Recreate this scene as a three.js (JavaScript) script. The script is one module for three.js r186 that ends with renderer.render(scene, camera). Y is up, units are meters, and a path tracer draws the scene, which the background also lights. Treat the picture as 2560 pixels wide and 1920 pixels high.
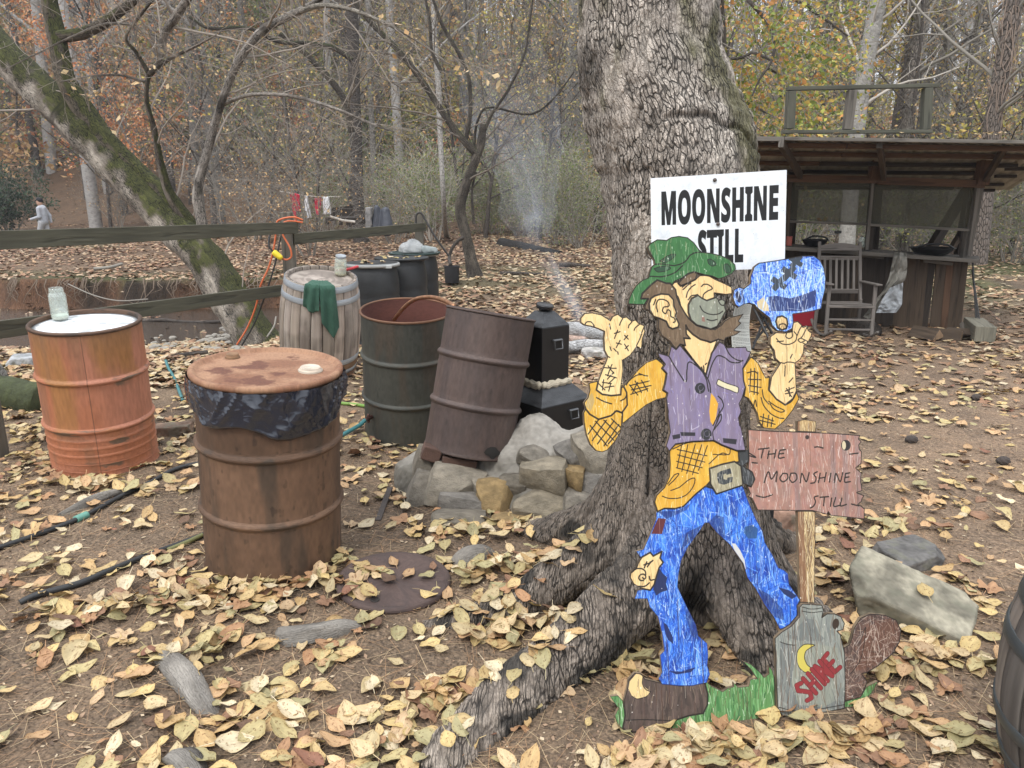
import * as THREE from 'three';
import { mergeGeometries, toCreasedNormals } from 'three/addons/utils/BufferGeometryUtils.js';
import { RoundedBoxGeometry } from 'three/addons/geometries/RoundedBoxGeometry.js';

// ---------- camera, sky, sun, exposure ----------
const scene = new THREE.Scene();
const FPX = 1923, PITCH = 13.82 * Math.PI / 180, EYE = new THREE.Vector3(0, 1.55, 0);
const camera = new THREE.PerspectiveCamera(2 * Math.atan(960 / FPX) * 180 / Math.PI, 4 / 3, 0.05, 900);
camera.position.copy(EYE); camera.rotation.set(-PITCH, 0, 0);
const renderer = new THREE.WebGLRenderer({ antialias: true });
renderer.toneMapping = THREE.LinearToneMapping;
renderer.toneMappingExposure = 1.4;
renderer.shadowMap.enabled = true;
renderer.setSize(1024, 768);
{ // overcast sky: bright cloud deck, a little brighter overhead and behind the camera
  const W = 256, H = 128, d = new Float32Array(W * H * 4);
  for (let y = 0; y < H; y++) for (let x = 0; x < W; x++) {
    const el = (y + 0.5) / H * Math.PI - Math.PI / 2, az = x / W * 2 * Math.PI;
    let k = el > 0 ? 0.66 * (1 + 1.75 * Math.sin(el)) : 0.3 + 0.36 * Math.exp(el * 9);
    k *= 1 + 0.035 * Math.sin(az * 3 + el * 9) + 0.03 * Math.sin(az * 7 - el * 15 + 1.3);
    const o = (y * W + x) * 4;
    d[o] = k * 0.965; d[o + 1] = k * 0.995; d[o + 2] = k * 1.05; d[o + 3] = 1;
  }
  const sky = new THREE.DataTexture(d, W, H, THREE.RGBAFormat, THREE.FloatType);
  sky.mapping = THREE.EquirectangularReflectionMapping; sky.magFilter = THREE.LinearFilter; sky.minFilter = THREE.LinearFilter; sky.wrapS = THREE.RepeatWrapping; sky.needsUpdate = true;
  scene.background = sky; scene.environment = sky; scene.environmentIntensity = 1;
}
const sun = new THREE.DirectionalLight(new THREE.Color(1, 0.96, 0.9), 1.5);
sun.position.set(-9, 26, 12); sun.target.position.set(0, 0, -6); scene.add(sun, sun.target);
sun.castShadow = true; sun.shadow.radius = 26; sun.shadow.mapSize.set(2048, 2048);
Object.assign(sun.shadow.camera, { left: -30, right: 30, top: 30, bottom: -30, near: 1, far: 90 });

scene.fog = new THREE.FogExp2(new THREE.Color(0.82, 0.88, 0.97), 0.0009); // woodsmoke haze

// ---------- small helpers ----------
const V = (x, y, z) => new THREE.Vector3(x, y, z);
const lerp = (a, b, t) => a + (b - a) * t, clamp = (x, a = 0, b = 1) => Math.min(b, Math.max(a, x));
const sst = (a, b, x) => { const t = clamp((x - a) / (b - a)); return t * t * (3 - 2 * t); };
const mulb = s => () => { s = (s + 0x6d2b79f5) | 0; let t = Math.imul(s ^ (s >>> 15), 1 | s); t = (t + Math.imul(t ^ (t >>> 7), 61 | t)) ^ t; return ((t ^ (t >>> 14)) >>> 0) / 4294967296; };
const R0 = mulb(12345);
const hsh = (x, y, z) => { let h = Math.imul(x | 0, 374761393) ^ Math.imul(y | 0, 668265263) ^ Math.imul(z | 0, 1440662683); h = Math.imul(h ^ (h >>> 15), 2246822519); h = Math.imul(h ^ (h >>> 13), 3266489917); h ^= h >>> 16; return (h >>> 0) / 4294967296; };
const mod = (a, n) => ((a % n) + n) % n;
function vn3(x, y, z) { const X = Math.floor(x), Y = Math.floor(y), Z = Math.floor(z); let a = x - X, b = y - Y, c = z - Z; a = a * a * (3 - 2 * a); b = b * b * (3 - 2 * b); c = c * c * (3 - 2 * c);
  const f = (i, j, k) => hsh(X + i, Y + j, Z + k);
  return lerp(lerp(lerp(f(0, 0, 0), f(1, 0, 0), a), lerp(f(0, 1, 0), f(1, 1, 0), a), b), lerp(lerp(f(0, 0, 1), f(1, 0, 1), a), lerp(f(0, 1, 1), f(1, 1, 1), a), b), c); }
const fbm3 = (x, y, z, n = 4) => { let s = 0, a = 0.5, t = 0; for (let i = 0; i < n; i++) { s += a * vn3(x, y, z); t += a; a *= 0.5; x = x * 2.03 + 7.1; y = y * 2.03 + 3.7; z = z * 2.03 + 1.9; } return s / t; };
// periodic 2D noise (tiles px by py)
function vn2(x, y, px, py, s) { const X = Math.floor(x), Y = Math.floor(y); let a = x - X, b = y - Y; a = a * a * (3 - 2 * a); b = b * b * (3 - 2 * b); const x0 = mod(X, px), x1 = mod(X + 1, px), y0 = mod(Y, py), y1 = mod(Y + 1, py);
  return lerp(lerp(hsh(x0, y0, s), hsh(x1, y0, s), a), lerp(hsh(x0, y1, s), hsh(x1, y1, s), a), b); }
const fb2 = (u, v, px, py, n, s = 1) => { let r = 0, a = 0.5, t = 0; for (let i = 0; i < n; i++) { r += a * vn2(u * px, v * py, px, py, s + i * 17); t += a; a *= 0.5; px *= 2; py *= 2; } return r / t; };
function wor3(x, y, z) { const X = Math.floor(x), Y = Math.floor(y), Z = Math.floor(z); let f1 = 9, f2 = 9, id = 0; for (let i = -1; i < 2; i++) for (let j = -1; j < 2; j++) for (let k = -1; k < 2; k++) { const a = X + i, b = Y + j, c = Z + k, h = hsh(a, b, c);
  const dx = a + h - x, dy = b + ((h * 97.13) % 1) - y, dz = c + ((h * 389.7) % 1) - z, d = dx * dx + dy * dy + dz * dz; if (d < f1) { f2 = f1; f1 = d; id = h; } else if (d < f2) f2 = d; } return [Math.sqrt(f1), Math.sqrt(f2), id]; }
function wor2(u, v, px, py, s) { const x = u * px, y = v * py, X = Math.floor(x), Y = Math.floor(y); let f1 = 9, f2 = 9, id = 0; for (let i = -1; i < 2; i++) for (let j = -1; j < 2; j++) { const h = hsh(mod(X + i, px), mod(Y + j, py), s), dx = X + i + h - x, dy = Y + j + ((h * 97.13) % 1) - y, d = dx * dx + dy * dy; if (d < f1) { f2 = f1; f1 = d; id = h; } else if (d < f2) f2 = d; } return [Math.sqrt(f1), Math.sqrt(f2), id]; }

// ---------- the photograph's geometry: pixel (2560 x 1920) to a place in the scene ----------
const SP = Math.sin(PITCH), CP = Math.cos(PITCH);
const ray = (u, v) => V(u - 1280, (960 - v) * CP - FPX * SP, -(FPX * CP + (960 - v) * SP));
const at = (u, v, z) => { const d = ray(u, v); return d.multiplyScalar(z / -d.z).add(EYE); };
const gnd = (u, v, y = 0) => { const d = ray(u, v); return d.multiplyScalar((y - EYE.y) / d.y).add(EYE); };
const hitPlane = (u, v, P, N) => { const d = ray(u, v); return d.multiplyScalar((P.clone().sub(EYE).dot(N)) / d.dot(N)).add(EYE); };
const proj = p => { const x = p.x, y = p.y - EYE.y, z = -p.z; const w = z * CP - y * SP; return [1280 + FPX * x / w, 960 - FPX * (y * CP + z * SP) / w, w]; };
const topOn = (B, u, v, h) => { const d = ray(u, v).normalize(), oc = EYE.clone().sub(B), b = oc.dot(d), c = oc.lengthSq() - h * h, D = b * b - c; if (D <= 0) { const q = EYE.clone().addScaledVector(d, -b).sub(B).setLength(h).add(B); return q; }
  const A = [-b - Math.sqrt(D), -b + Math.sqrt(D)].map(t => EYE.clone().addScaledVector(d, t)); return A[0].y > A[1].y ? A[0] : A[1]; };

// ---------- naming and tagging ----------
const used = new Map();
const numbered = n => { const k = used.get(n) || 0; used.set(n, k + 1); return k ? n + '_' + String(k).padStart(3, '0') : n; };
const shade = o => { o.traverse(c => { if (c.isMesh) { c.castShadow = true; c.receiveShadow = true; } }); return o; };
function tag(o, label, category, group, kind) { if (label) o.userData.label = label; if (category) o.userData.category = category; if (group) o.userData.group = group; if (kind) o.userData.kind = kind; return o; }
function thing(name, label, category, base = V(0, 0, 0), group) { const o = new THREE.Group(); o.name = numbered(name); o.position.copy(base); o.base = base.clone(); scene.add(o); return tag(o, label, category, group); }
// geo is in scene coordinates unless local is set; it becomes a child of t
function part(name, geo, mat, t, { local = false, label } = {}) { const m = new THREE.Mesh(geo, mat); m.name = numbered(name); m.castShadow = m.receiveShadow = true;
  let b = null; if (!local) { for (let p = t; p && !b; p = p.parent) if (p.base) b = p.base; if (b) geo.translate(-b.x, -b.y, -b.z); } t.add(m); if (label) m.userData.label = label; return m; }
function single(name, geo, mat, label, category, group) { const t = new THREE.Mesh(geo, mat); t.name = numbered(name); t.castShadow = t.receiveShadow = true; geo.computeBoundingBox(); const b = geo.boundingBox, c = V((b.min.x + b.max.x) / 2, b.min.y, (b.min.z + b.max.z) / 2); geo.translate(-c.x, -c.y, -c.z); t.position.copy(c); t.base = c; scene.add(t); return tag(t, label, category, group); }
function struct(name, geo, mat) { const m = new THREE.Mesh(geo, mat); m.name = numbered(name); m.castShadow = m.receiveShadow = true; m.userData.kind = 'structure'; scene.add(m); return m; }
function copyOf(src, pos, rotY, label, group, scale) { const r = src.clone(); r.name = numbered(src.name.replace(/_\d{3}$/, '')); r.position.copy(pos); r.rotation.y = rotY; if (scale) r.scale.setScalar(scale); if (label) r.userData.label = label; if (group) r.userData.group = group; scene.add(r); return r; }

// ---------- geometry helpers ----------
class GB { // collects triangles
  constructor() { this.p = []; this.u = []; this.c = []; this.i = []; }
  get n() { return this.p.length / 3; }
  v(x, y, z, u = 0, w = 0, c) { this.p.push(x, y, z); this.u.push(u, w); if (c) this.c.push(c[0], c[1], c[2]); return this.p.length / 3 - 1; }
  q(a, b, c, d) { this.i.push(a, b, c, a, c, d); }
  build() { const g = new THREE.BufferGeometry(); g.setAttribute('position', new THREE.Float32BufferAttribute(this.p, 3)); g.setAttribute('uv', new THREE.Float32BufferAttribute(this.u, 2)); if (this.c.length === this.p.length) g.setAttribute('color', new THREE.Float32BufferAttribute(this.c, 3)); g.setIndex(this.i); g.computeVertexNormals(); return g; }
}
function tubeInto(G, pts, rad, sides, { capEnd = true, capStart = false, uvS = 1, col, wob = 0, rng, v0 = 0 } = {}) {
  const n = pts.length; let T = pts[1].clone().sub(pts[0]).normalize(), N = Math.abs(T.y) < 0.9 ? V(0, 1, 0) : V(1, 0, 0); N.addScaledVector(T, -N.dot(T)).normalize();
  let L = v0; const rings = [];
  for (let i = 0; i < n; i++) {
    const t = (i === 0 ? pts[1].clone().sub(pts[0]) : i === n - 1 ? pts[n - 1].clone().sub(pts[n - 2]) : pts[i + 1].clone().sub(pts[i - 1])).normalize();
    N.addScaledVector(t, -N.dot(t)).normalize(); const B = t.clone().cross(N); if (i) L += pts[i].distanceTo(pts[i - 1]);
    const r = typeof rad === 'number' ? rad : rad[i], row = [];
    for (let k = 0; k <= sides; k++) { const a = (k % sides) / sides * Math.PI * 2; let rr = r; if (wob) rr *= 1 + wob * (vn3(pts[i].x * 6 + Math.cos(a) * 2, L * 5, Math.sin(a) * 2 + pts[i].z * 3) - 0.5);
      const x = Math.cos(a) * rr, y = Math.sin(a) * rr; row.push(G.v(pts[i].x + N.x * x + B.x * y, pts[i].y + N.y * x + B.y * y, pts[i].z + N.z * x + B.z * y, k / sides * Math.max(1, Math.round(2 * Math.PI * r / uvS)), L / uvS, col)); }
    rings.push(row);
  }
  for (let i = 0; i < n - 1; i++) for (let k = 0; k < sides; k++) G.q(rings[i][k], rings[i][k + 1], rings[i + 1][k + 1], rings[i + 1][k]);
  const cap = (i, flip) => { const p = pts[i], c = G.v(p.x, p.y, p.z, 0.5, 0.5, col); for (let k = 0; k < sides; k++) flip ? G.i.push(c, rings[i][k + 1], rings[i][k]) : G.i.push(c, rings[i][k], rings[i][k + 1]); };
  if (capEnd) cap(n - 1, false); if (capStart) cap(0, true);
}
const curvePts = (pts, n) => new THREE.CatmullRomCurve3(pts, false, 'centripetal').getPoints(n);
function tube(pts, rad, sides = 8, opt = {}) { const G = new GB(); tubeInto(G, pts, rad, sides, { capStart: true, ...opt }); return G.build(); }
const hose = (pts, r, n = 40, sides = 8) => tube(curvePts(pts, n), r, sides, { uvS: 0.1 });
// metric box-mapped uv; the longest side runs along v
function boxUV(g, s = 1, off = R0()) { g.computeBoundingBox(); const b = g.boundingBox, e = [b.max.x - b.min.x, b.max.y - b.min.y, b.max.z - b.min.z], L = e.indexOf(Math.max(...e)); const P = g.attributes.position, N = g.attributes.normal, uv = new Float32Array(P.count * 2);
  for (let i = 0; i < P.count; i++) { const p = [P.getX(i), P.getY(i), P.getZ(i)], n = [Math.abs(N.getX(i)), Math.abs(N.getY(i)), Math.abs(N.getZ(i))], m = n.indexOf(Math.max(...n)); const ax = [0, 1, 2].filter(k => k !== m); let a = ax[0], c = ax[1]; if (a === L) [a, c] = [c, a];
    uv[2 * i] = p[a] / s + off * 7.3; uv[2 * i + 1] = p[c] / s + off * 3.1 + m * 0.37; } g.setAttribute('uv', new THREE.BufferAttribute(uv, 2)); return g; }
const box = (w, h, d, r = 0.004, s = 1) => boxUV(new RoundedBoxGeometry(w, h, d, 1, Math.min(r, w / 2.01, h / 2.01, d / 2.01)), s);
// a board from a to b; w is its size along the side direction, h along up
function beam(a, b, w, h, up = V(0, 1, 0), r = 0.003, rag = 0) { const L = a.distanceTo(b), g = box(w, h, L, r); if (rag) { const P = g.attributes.position; for (let i = 0; i < P.count; i++) { const z = P.getZ(i); P.setX(i, P.getX(i) + rag * (vn3(z * 9, a.x * 7, P.getY(i) * 5) - 0.5)); P.setY(i, P.getY(i) + rag * (vn3(z * 7, 3 + a.z * 5, P.getX(i) * 5) - 0.5)); } }
  const Z = b.clone().sub(a).normalize(), X = up.clone().cross(Z).normalize(), Y = Z.clone().cross(X); const m = new THREE.Matrix4().makeBasis(X, Y, Z); m.setPosition(a.clone().add(b).multiplyScalar(0.5)); return g.applyMatrix4(m); }
// a closed slab between a four-cornered front face (counter-clockwise seen from the front) and its copy pushed back
function slab(c, thick, s = 1) { const n = c[1].clone().sub(c[0]).cross(c[3].clone().sub(c[0])).normalize(); const G = new GB(), o = R0() * 5, ex = c[1].clone().sub(c[0]), ey = c[3].clone().sub(c[0]); const X = ex.clone().normalize(), Y = n.clone().cross(X); const bk = c.map(p => p.clone().addScaledVector(n, -thick));
  const face = (a, b, d, e, A, B) => { const P = [a, b, d, e].map(p => G.v(p.x, p.y, p.z, p.dot(A) / s + o, p.dot(B) / s + o)); G.q(...P); };
  face(c[0], c[1], c[2], c[3], X, Y); face(bk[1], bk[0], bk[3], bk[2], X, Y); for (let i = 0; i < 4; i++) { const j = (i + 1) % 4; face(c[i], bk[i], bk[j], c[j], n, i % 2 ? Y : X); } return G.build(); }
function lathe(prof, seg = 64) { return new THREE.LatheGeometry(prof.map(p => new THREE.Vector2(p[0], p[1])), seg); }
function alignTo(g, A, B) { // local y axis from A to B, origin at A
  const d = B.clone().sub(A).normalize(), q = new THREE.Quaternion().setFromUnitVectors(V(0, 1, 0), d); return g.applyMatrix4(new THREE.Matrix4().compose(A, q, V(1, 1, 1))); }
const merge = a => mergeGeometries(a.map(g => { const h = g.index ? g.toNonIndexed() : g; for (const k of Object.keys(h.attributes)) if (!['position', 'normal', 'uv'].includes(k)) h.deleteAttribute(k); if (!h.attributes.uv) h.setAttribute('uv', new THREE.BufferAttribute(new Float32Array(h.attributes.position.count * 2), 2)); return h; }));
// sparse surface nets over a distance field
function netMesh(f, lo, hi, c, colorFn, dispFn) {
  const B = 10, nx = Math.ceil((hi[0] - lo[0]) / c), ny = Math.ceil((hi[1] - lo[1]) / c), nz = Math.ceil((hi[2] - lo[2]) / c), W = B + 1, val = new Float32Array(W * W * W), map = new Map(), pos = [], edges = [], half = B * c * 0.87 + c;
  const key = (i, j, k) => (k * (ny + 2) + j) * (nx + 2) + i;
  for (let bz = 0; bz < nz; bz += B) for (let by = 0; by < ny; by += B) for (let bx = 0; bx < nx; bx += B) {
    if (Math.abs(f(lo[0] + (bx + B / 2) * c, lo[1] + (by + B / 2) * c, lo[2] + (bz + B / 2) * c)) > half * 1.25) continue;
    for (let k = 0; k < W; k++) for (let j = 0; j < W; j++) for (let i = 0; i < W; i++) val[(k * W + j) * W + i] = f(lo[0] + (bx + i) * c, lo[1] + (by + j) * c, lo[2] + (bz + k) * c);
    for (let k = 0; k < B; k++) for (let j = 0; j < B; j++) for (let i = 0; i < B; i++) {
      const o = (k * W + j) * W + i; let s = 0, x = 0, y = 0, z = 0, n = 0; const w = [val[o], val[o + 1], val[o + W], val[o + W + 1], val[o + W * W], val[o + W * W + 1], val[o + W * W + W], val[o + W * W + W + 1]];
      for (const q of w) if (q < 0) s++; if (s === 0 || s === 8) continue;
      for (const [a, b, ax] of EDG) if ((w[a] < 0) !== (w[b] < 0)) { const t = w[a] / (w[a] - w[b]); x += (a & 1) + (ax === 0 ? t : 0); y += (a >> 1 & 1) + (ax === 1 ? t : 0); z += (a >> 2 & 1) + (ax === 2 ? t : 0); n++; }
      map.set(key(bx + i, by + j, bz + k), pos.length / 3); pos.push(lo[0] + (bx + i + x / n) * c, lo[1] + (by + j + y / n) * c, lo[2] + (bz + k + z / n) * c);
      if ((w[0] < 0) !== (w[1] < 0)) edges.push([0, bx + i, by + j, bz + k, w[0] < 0]); if ((w[0] < 0) !== (w[2] < 0)) edges.push([1, bx + i, by + j, bz + k, w[0] < 0]); if ((w[0] < 0) !== (w[4] < 0)) edges.push([2, bx + i, by + j, bz + k, w[0] < 0]);
    } }
  const idx = []; for (const [ax, i, j, k, s] of edges) { const g = ax === 0 ? [key(i, j - 1, k - 1), key(i, j, k - 1), key(i, j, k), key(i, j - 1, k)] : ax === 1 ? [key(i - 1, j, k - 1), key(i - 1, j, k), key(i, j, k), key(i, j, k - 1)] : [key(i - 1, j - 1, k), key(i, j - 1, k), key(i, j, k), key(i - 1, j, k)]; const a = g.map(q => map.get(q)); if (a.some(q => q === undefined)) continue; s ? idx.push(a[0], a[1], a[2], a[0], a[2], a[3]) : idx.push(a[0], a[2], a[1], a[0], a[3], a[2]); }
  const P = new Float32Array(pos), g = new THREE.BufferGeometry(); g.setAttribute('position', new THREE.BufferAttribute(P, 3)); g.setIndex(idx); g.computeVertexNormals();
  const N = g.attributes.normal.array, C = colorFn ? new Float32Array(P.length) : null, uv = new Float32Array(P.length / 3 * 2);
  for (let i = 0; i < P.length; i += 3) { let h = 0; if (dispFn) { h = dispFn(P[i], P[i + 1], P[i + 2]); } if (C) { const q = colorFn(P[i], P[i + 1], P[i + 2], h, N[i + 1], N[i], N[i + 2]); C[i] = q[0]; C[i + 1] = q[1]; C[i + 2] = q[2]; }
    const ax = Math.abs(N[i]), ay = Math.abs(N[i + 1]), az = Math.abs(N[i + 2]); uv[i / 3 * 2] = ax > az && ax > ay ? P[i + 2] : P[i]; uv[i / 3 * 2 + 1] = ay > ax && ay > az ? P[i + 2] : P[i + 1];
    if (dispFn) { const d = Array.isArray(h) ? h[0] : h; P[i] += N[i] * d; P[i + 1] += N[i + 1] * d; P[i + 2] += N[i + 2] * d; } }
  g.setAttribute('uv', new THREE.BufferAttribute(uv, 2)); if (C) g.setAttribute('color', new THREE.BufferAttribute(C, 3)); g.computeVertexNormals(); return g;
}
const EDG = []; for (let a = 0; a < 8; a++) for (let x = 0; x < 3; x++) if (!(a >> x & 1)) EDG.push([a, a | 1 << x, x]);
const smin = (a, b, k) => { const h = clamp(0.5 + 0.5 * (b - a) / k); return lerp(b, a, h) - k * h * (1 - h); };
const capD = (px, py, pz, a, b, ra, rb) => { const bx = b.x - a.x, by = b.y - a.y, bz = b.z - a.z, x = px - a.x, y = py - a.y, z = pz - a.z; const t = clamp((x * bx + y * by + z * bz) / (bx * bx + by * by + bz * bz)); return Math.hypot(x - bx * t, y - by * t, z - bz * t) - lerp(ra, rb, t); };
const boxD = (x, y, z, a, b, c, r) => { const q = Math.abs(x) - a + r, w = Math.abs(y) - b + r, e = Math.abs(z) - c + r; return Math.hypot(Math.max(q, 0), Math.max(w, 0), Math.max(e, 0)) + Math.min(Math.max(q, w, e), 0) - r; };

// ---------- textures ----------
const enc = x => Math.round(255 * clamp(x <= 0.0031308 ? 12.92 * x : 1.055 * Math.pow(x, 1 / 2.4) - 0.055));
function tex(w, h, fn, srgb = true, rep = [1, 1]) { const d = new Uint8Array(w * h * 4); for (let y = 0; y < h; y++) for (let x = 0; x < w; x++) { const c = fn((x + 0.5) / w, (y + 0.5) / h), o = (y * w + x) * 4; if (typeof c === 'number') { d[o] = d[o + 1] = d[o + 2] = srgb ? enc(c) : Math.round(255 * clamp(c)); } else for (let k = 0; k < 3; k++) d[o + k] = srgb ? enc(c[k]) : Math.round(255 * clamp(c[k])); d[o + 3] = c.length === 4 ? Math.round(255 * clamp(c[3])) : 255; }
  const t = new THREE.DataTexture(d, w, h); t.wrapS = t.wrapT = THREE.RepeatWrapping; t.magFilter = t.minFilter = THREE.LinearFilter; if (srgb) t.colorSpace = THREE.SRGBColorSpace; t.repeat.set(...rep); t.needsUpdate = true; return t; }
const mix3 = (a, b, t) => [lerp(a[0], b[0], t), lerp(a[1], b[1], t), lerp(a[2], b[2], t)];
const rgb = a => new THREE.Color().setRGB(a[0], a[1], a[2]);
function mat(c, o = {}) { const { rough = 0.85, metal = 0, phys, ...rest } = o; const M = phys ? THREE.MeshPhysicalMaterial : THREE.MeshStandardMaterial; return new M({ color: rgb(c), roughness: rough, metalness: metal, ...rest, ...(phys || {}) }); }
// ---------- shared textures and materials ----------
const TX = {};
TX.grain = tex(256, 1024, (u, v) => { const w = 0.04 * fb2(u, v, 3, 3, 3, 5); const g = fb2(u + w, v, 24, 3, 4, 11), f = fb2(u + w, v, 80, 5, 3, 23), k = sst(0.62, 0.72, fb2(u + w, v, 30, 2, 3, 31)); return 0.42 + 0.42 * g + 0.3 * (f - 0.5) - 0.26 * k; }, false);
TX.blotch = tex(512, 512, (u, v) => 0.35 + 0.65 * fb2(u, v, 5, 5, 6, 3) + 0.25 * (fb2(u, v, 90, 90, 2, 9) - 0.5), false);
TX.fine = tex(512, 512, (u, v) => fb2(u, v, 32, 32, 4, 77), false);
TX.dirt = tex(1024, 1024, (u, v) => { const a = fb2(u, v, 6, 6, 6, 41), f = fb2(u, v, 120, 120, 2, 51), s = sst(0.66, 0.8, vn2(u * 150, v * 150, 150, 150, 61)), n = sst(0.035, 0.0, Math.abs(fb2(u + 0.03 * fb2(u, v, 8, 8, 2, 3), v, 26, 9, 3, 71) - 0.5)) * 0.22; const k = 0.42 + 0.62 * a + 0.5 * (f - 0.5) + 0.28 * s + n; return [k * 1.0, k * (0.97 - 0.05 * a), k * (0.95 - 0.1 * a)].map(x => x * 0.8); }, false);
TX.dirtH = tex(1024, 1024, (u, v) => 0.5 * fb2(u, v, 24, 24, 5, 81) + 0.5 * fb2(u, v, 140, 140, 2, 91), false);
TX.bark = tex(512, 512, (u, v) => { const w = wor2(u + 0.03 * fb2(u, v, 6, 6, 3, 2), v + 0.03 * fb2(u, v, 6, 6, 3, 7), 14, 5, 3); const c = sst(0.02, 0.3, w[1] - w[0]); return (0.38 + 0.5 * c) * (0.7 + 0.5 * fb2(u, v, 20, 8, 4, 13)); }, false);
TX.flake = tex(1024, 1024, (u, v) => { const wu = u + 0.012 * (fb2(u, v, 30, 16, 3, 7) - 0.5) + 0.02 * (fb2(u, v, 5, 4, 2, 9) - 0.5), wv = v + 0.03 * (fb2(u, v, 30, 16, 3, 19) - 0.5); const a = wor2(wu, wv, 38, 13, 5), b = wor2(wu + 0.31, wv, 74, 38, 8), pt = 0.3 + 0.7 * sst(0.35, 0.6, fb2(u, v, 5, 4, 4, 61)), rg = fb2(u, v, 44, 5, 3, 67), n = fb2(u, v, 16, 10, 5, 29), f = fb2(u, v, 160, 120, 2, 37); const c1 = sst(0.03, 0.16 + 0.16 * n, a[1] - a[0]), c2 = sst(0.0, 0.2, b[1] - b[0]); return (1 - 0.88 * pt * (1 - c1 * (0.62 + 0.38 * c2))) * (0.72 + 0.55 * (rg - 0.5)) * (0.75 + 0.3 * a[2] + 0.5 * (n - 0.5) + 0.5 * (f - 0.5)); }, false);
TX.crinkle = tex(512, 512, (u, v) => { const k = (x, y, s) => Math.pow(1 - Math.abs(2 * fb2(u + 0.06 * fb2(u, v, 4, 4, 2, s), v, x, y, 2, s) - 1), 3); return 0.5 * k(6, 9, 11) + 0.3 * k(12, 8, 23) + 0.2 * k(20, 26, 31); }, false);
TX.smooth = tex(512, 512, (u, v) => 0.55 + 0.5 * fb2(u, v, 8, 14, 5, 113) - 0.22 * sst(0.6, 0.7, fb2(u, v, 6, 10, 4, 37)), false);
TX.rock = tex(512, 512, (u, v) => 0.35 + 0.62 * fb2(u, v, 6, 6, 6, 101) + 0.22 * (fb2(u, v, 60, 60, 3, 55) - 0.5), false);
TX.metalH = tex(512, 512, (u, v) => fb2(u, v, 60, 60, 3, 205), false);
// rusted drum skins: u round the drum, v up it
const rustSkin = (a, b, c, s, streak, dark) => tex(1024, 512, (u, v) => { const n = fb2(u, v, 6, 4, 6, s), m = fb2(u, v, 22, 3, 4, s + 31), f = fb2(u, v, 128, 64, 2, s + 7); let k = mix3(a, b, sst(0.34, 0.66, n)); k = mix3(k, c, sst(0.5, 0.74, m) * streak); const q = 0.78 + 0.44 * f; const sp = sst(0.7, 0.8, fb2(u, v, 64, 40, 3, s + 91)) * dark; return k.map(x => x * q * (1 - 0.7 * sp)); });
TX.rustBrown = rustSkin([0.085, 0.047, 0.027], [0.155, 0.088, 0.052], [0.048, 0.036, 0.026], 301, 0.75, 0.5);
TX.rustLid = tex(512, 512, (u, v) => { const n = fb2(u, v, 5, 5, 6, 311), f = fb2(u, v, 100, 100, 2, 317); let k = mix3([0.19, 0.085, 0.045], [0.3, 0.165, 0.095], sst(0.35, 0.65, n)); k = mix3(k, [0.12, 0.045, 0.025], sst(0.6, 0.68, fb2(u, v, 5, 5, 5, 331))); return k.map(x => x * (0.75 + 0.5 * f)); });
TX.steelGreen = rustSkin([0.036, 0.039, 0.034], [0.055, 0.056, 0.046], [0.085, 0.048, 0.027], 401, 0.35, 0.3);
TX.steelBrown = rustSkin([0.075, 0.052, 0.045], [0.098, 0.068, 0.058], [0.06, 0.045, 0.042], 501, 0.6, 0.25);
TX.orange = tex(2048, 1024, (u, v) => { const n = fb2(u, v, 5, 3, 6, 601), m = fb2(u, v, 14, 4, 5, 617), f = fb2(u, v, 160, 80, 2, 631); let k = mix3([0.36, 0.13, 0.062], [0.4, 0.165, 0.1], sst(0.3, 0.7, n)); k = mix3(k, [0.32, 0.145, 0.05], sst(0.45, 0.7, m) * sst(0.35, 0.8, v));
  const sc = sst(0.62, 0.7, fb2(u, v, 10, 14, 5, 641)) * (0.35 + 0.65 * sst(0.5, 0.6, fb2(u, v, 3, 5, 3, 653))); k = mix3(k, [0.1, 0.085, 0.06], sc * 0.85); k = mix3(k, [0.2, 0.1, 0.055], sst(0.55, 0.75, fb2(u, v, 30, 4, 4, 661)) * 0.5);
  for (const [y, a] of [[0.74, 0.5], [0.71, 0.35], [0.78, 0.25]]) k = mix3(k, [0.14, 0.08, 0.045], a * sst(0.006, 0.001, Math.abs(v - y - 0.01 * (fb2(u, v, 12, 2, 3, 671) - 0.5))) * sst(0.4, 0.55, fb2(u, v, 9, 3, 2, 7)));
  for (const s of [0.085, 0.42]) k = mix3(k, [0.16, 0.07, 0.04], 0.9 * sst(0.0022, 0.0006, Math.abs(u - s)));
  k = mix3(k, [0.2, 0.11, 0.06], 0.6 * sst(0.93, 1.0, v)); return k.map(x => x * (0.82 + 0.36 * f)); });
TX.frost = tex(512, 512, (u, v) => { const n = fb2(u, v, 6, 6, 6, 701), s = fb2(u + 0.05 * n, v, 9, 26, 4, 711), d = Math.hypot(u - 0.5, v - 0.5); let k = 0.62 + 0.35 * n; k = lerp(k, 0.2, sst(0.52, 0.68, s) * 0.65); k = lerp(k, 0.16, sst(0.43, 0.49, d + 0.05 * (n - 0.5))); return [k * 0.96, k * 1.0, k * 1.03]; });
TX.barrelWood = tex(256, 1024, (u, v) => { const g = fb2(u, v, 30, 3, 4, 801), b = fb2(u, v, 3, 5, 5, 811), s = fb2(u, v, 12, 2, 4, 821); const k = mix3([0.33, 0.28, 0.245], [0.16, 0.135, 0.115], sst(0.42, 0.66, b) * 0.85); return mix3(k, [0.42, 0.37, 0.32], sst(0.5, 0.75, s) * 0.5).map(x => x * (0.82 + 0.38 * g)); });
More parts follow.
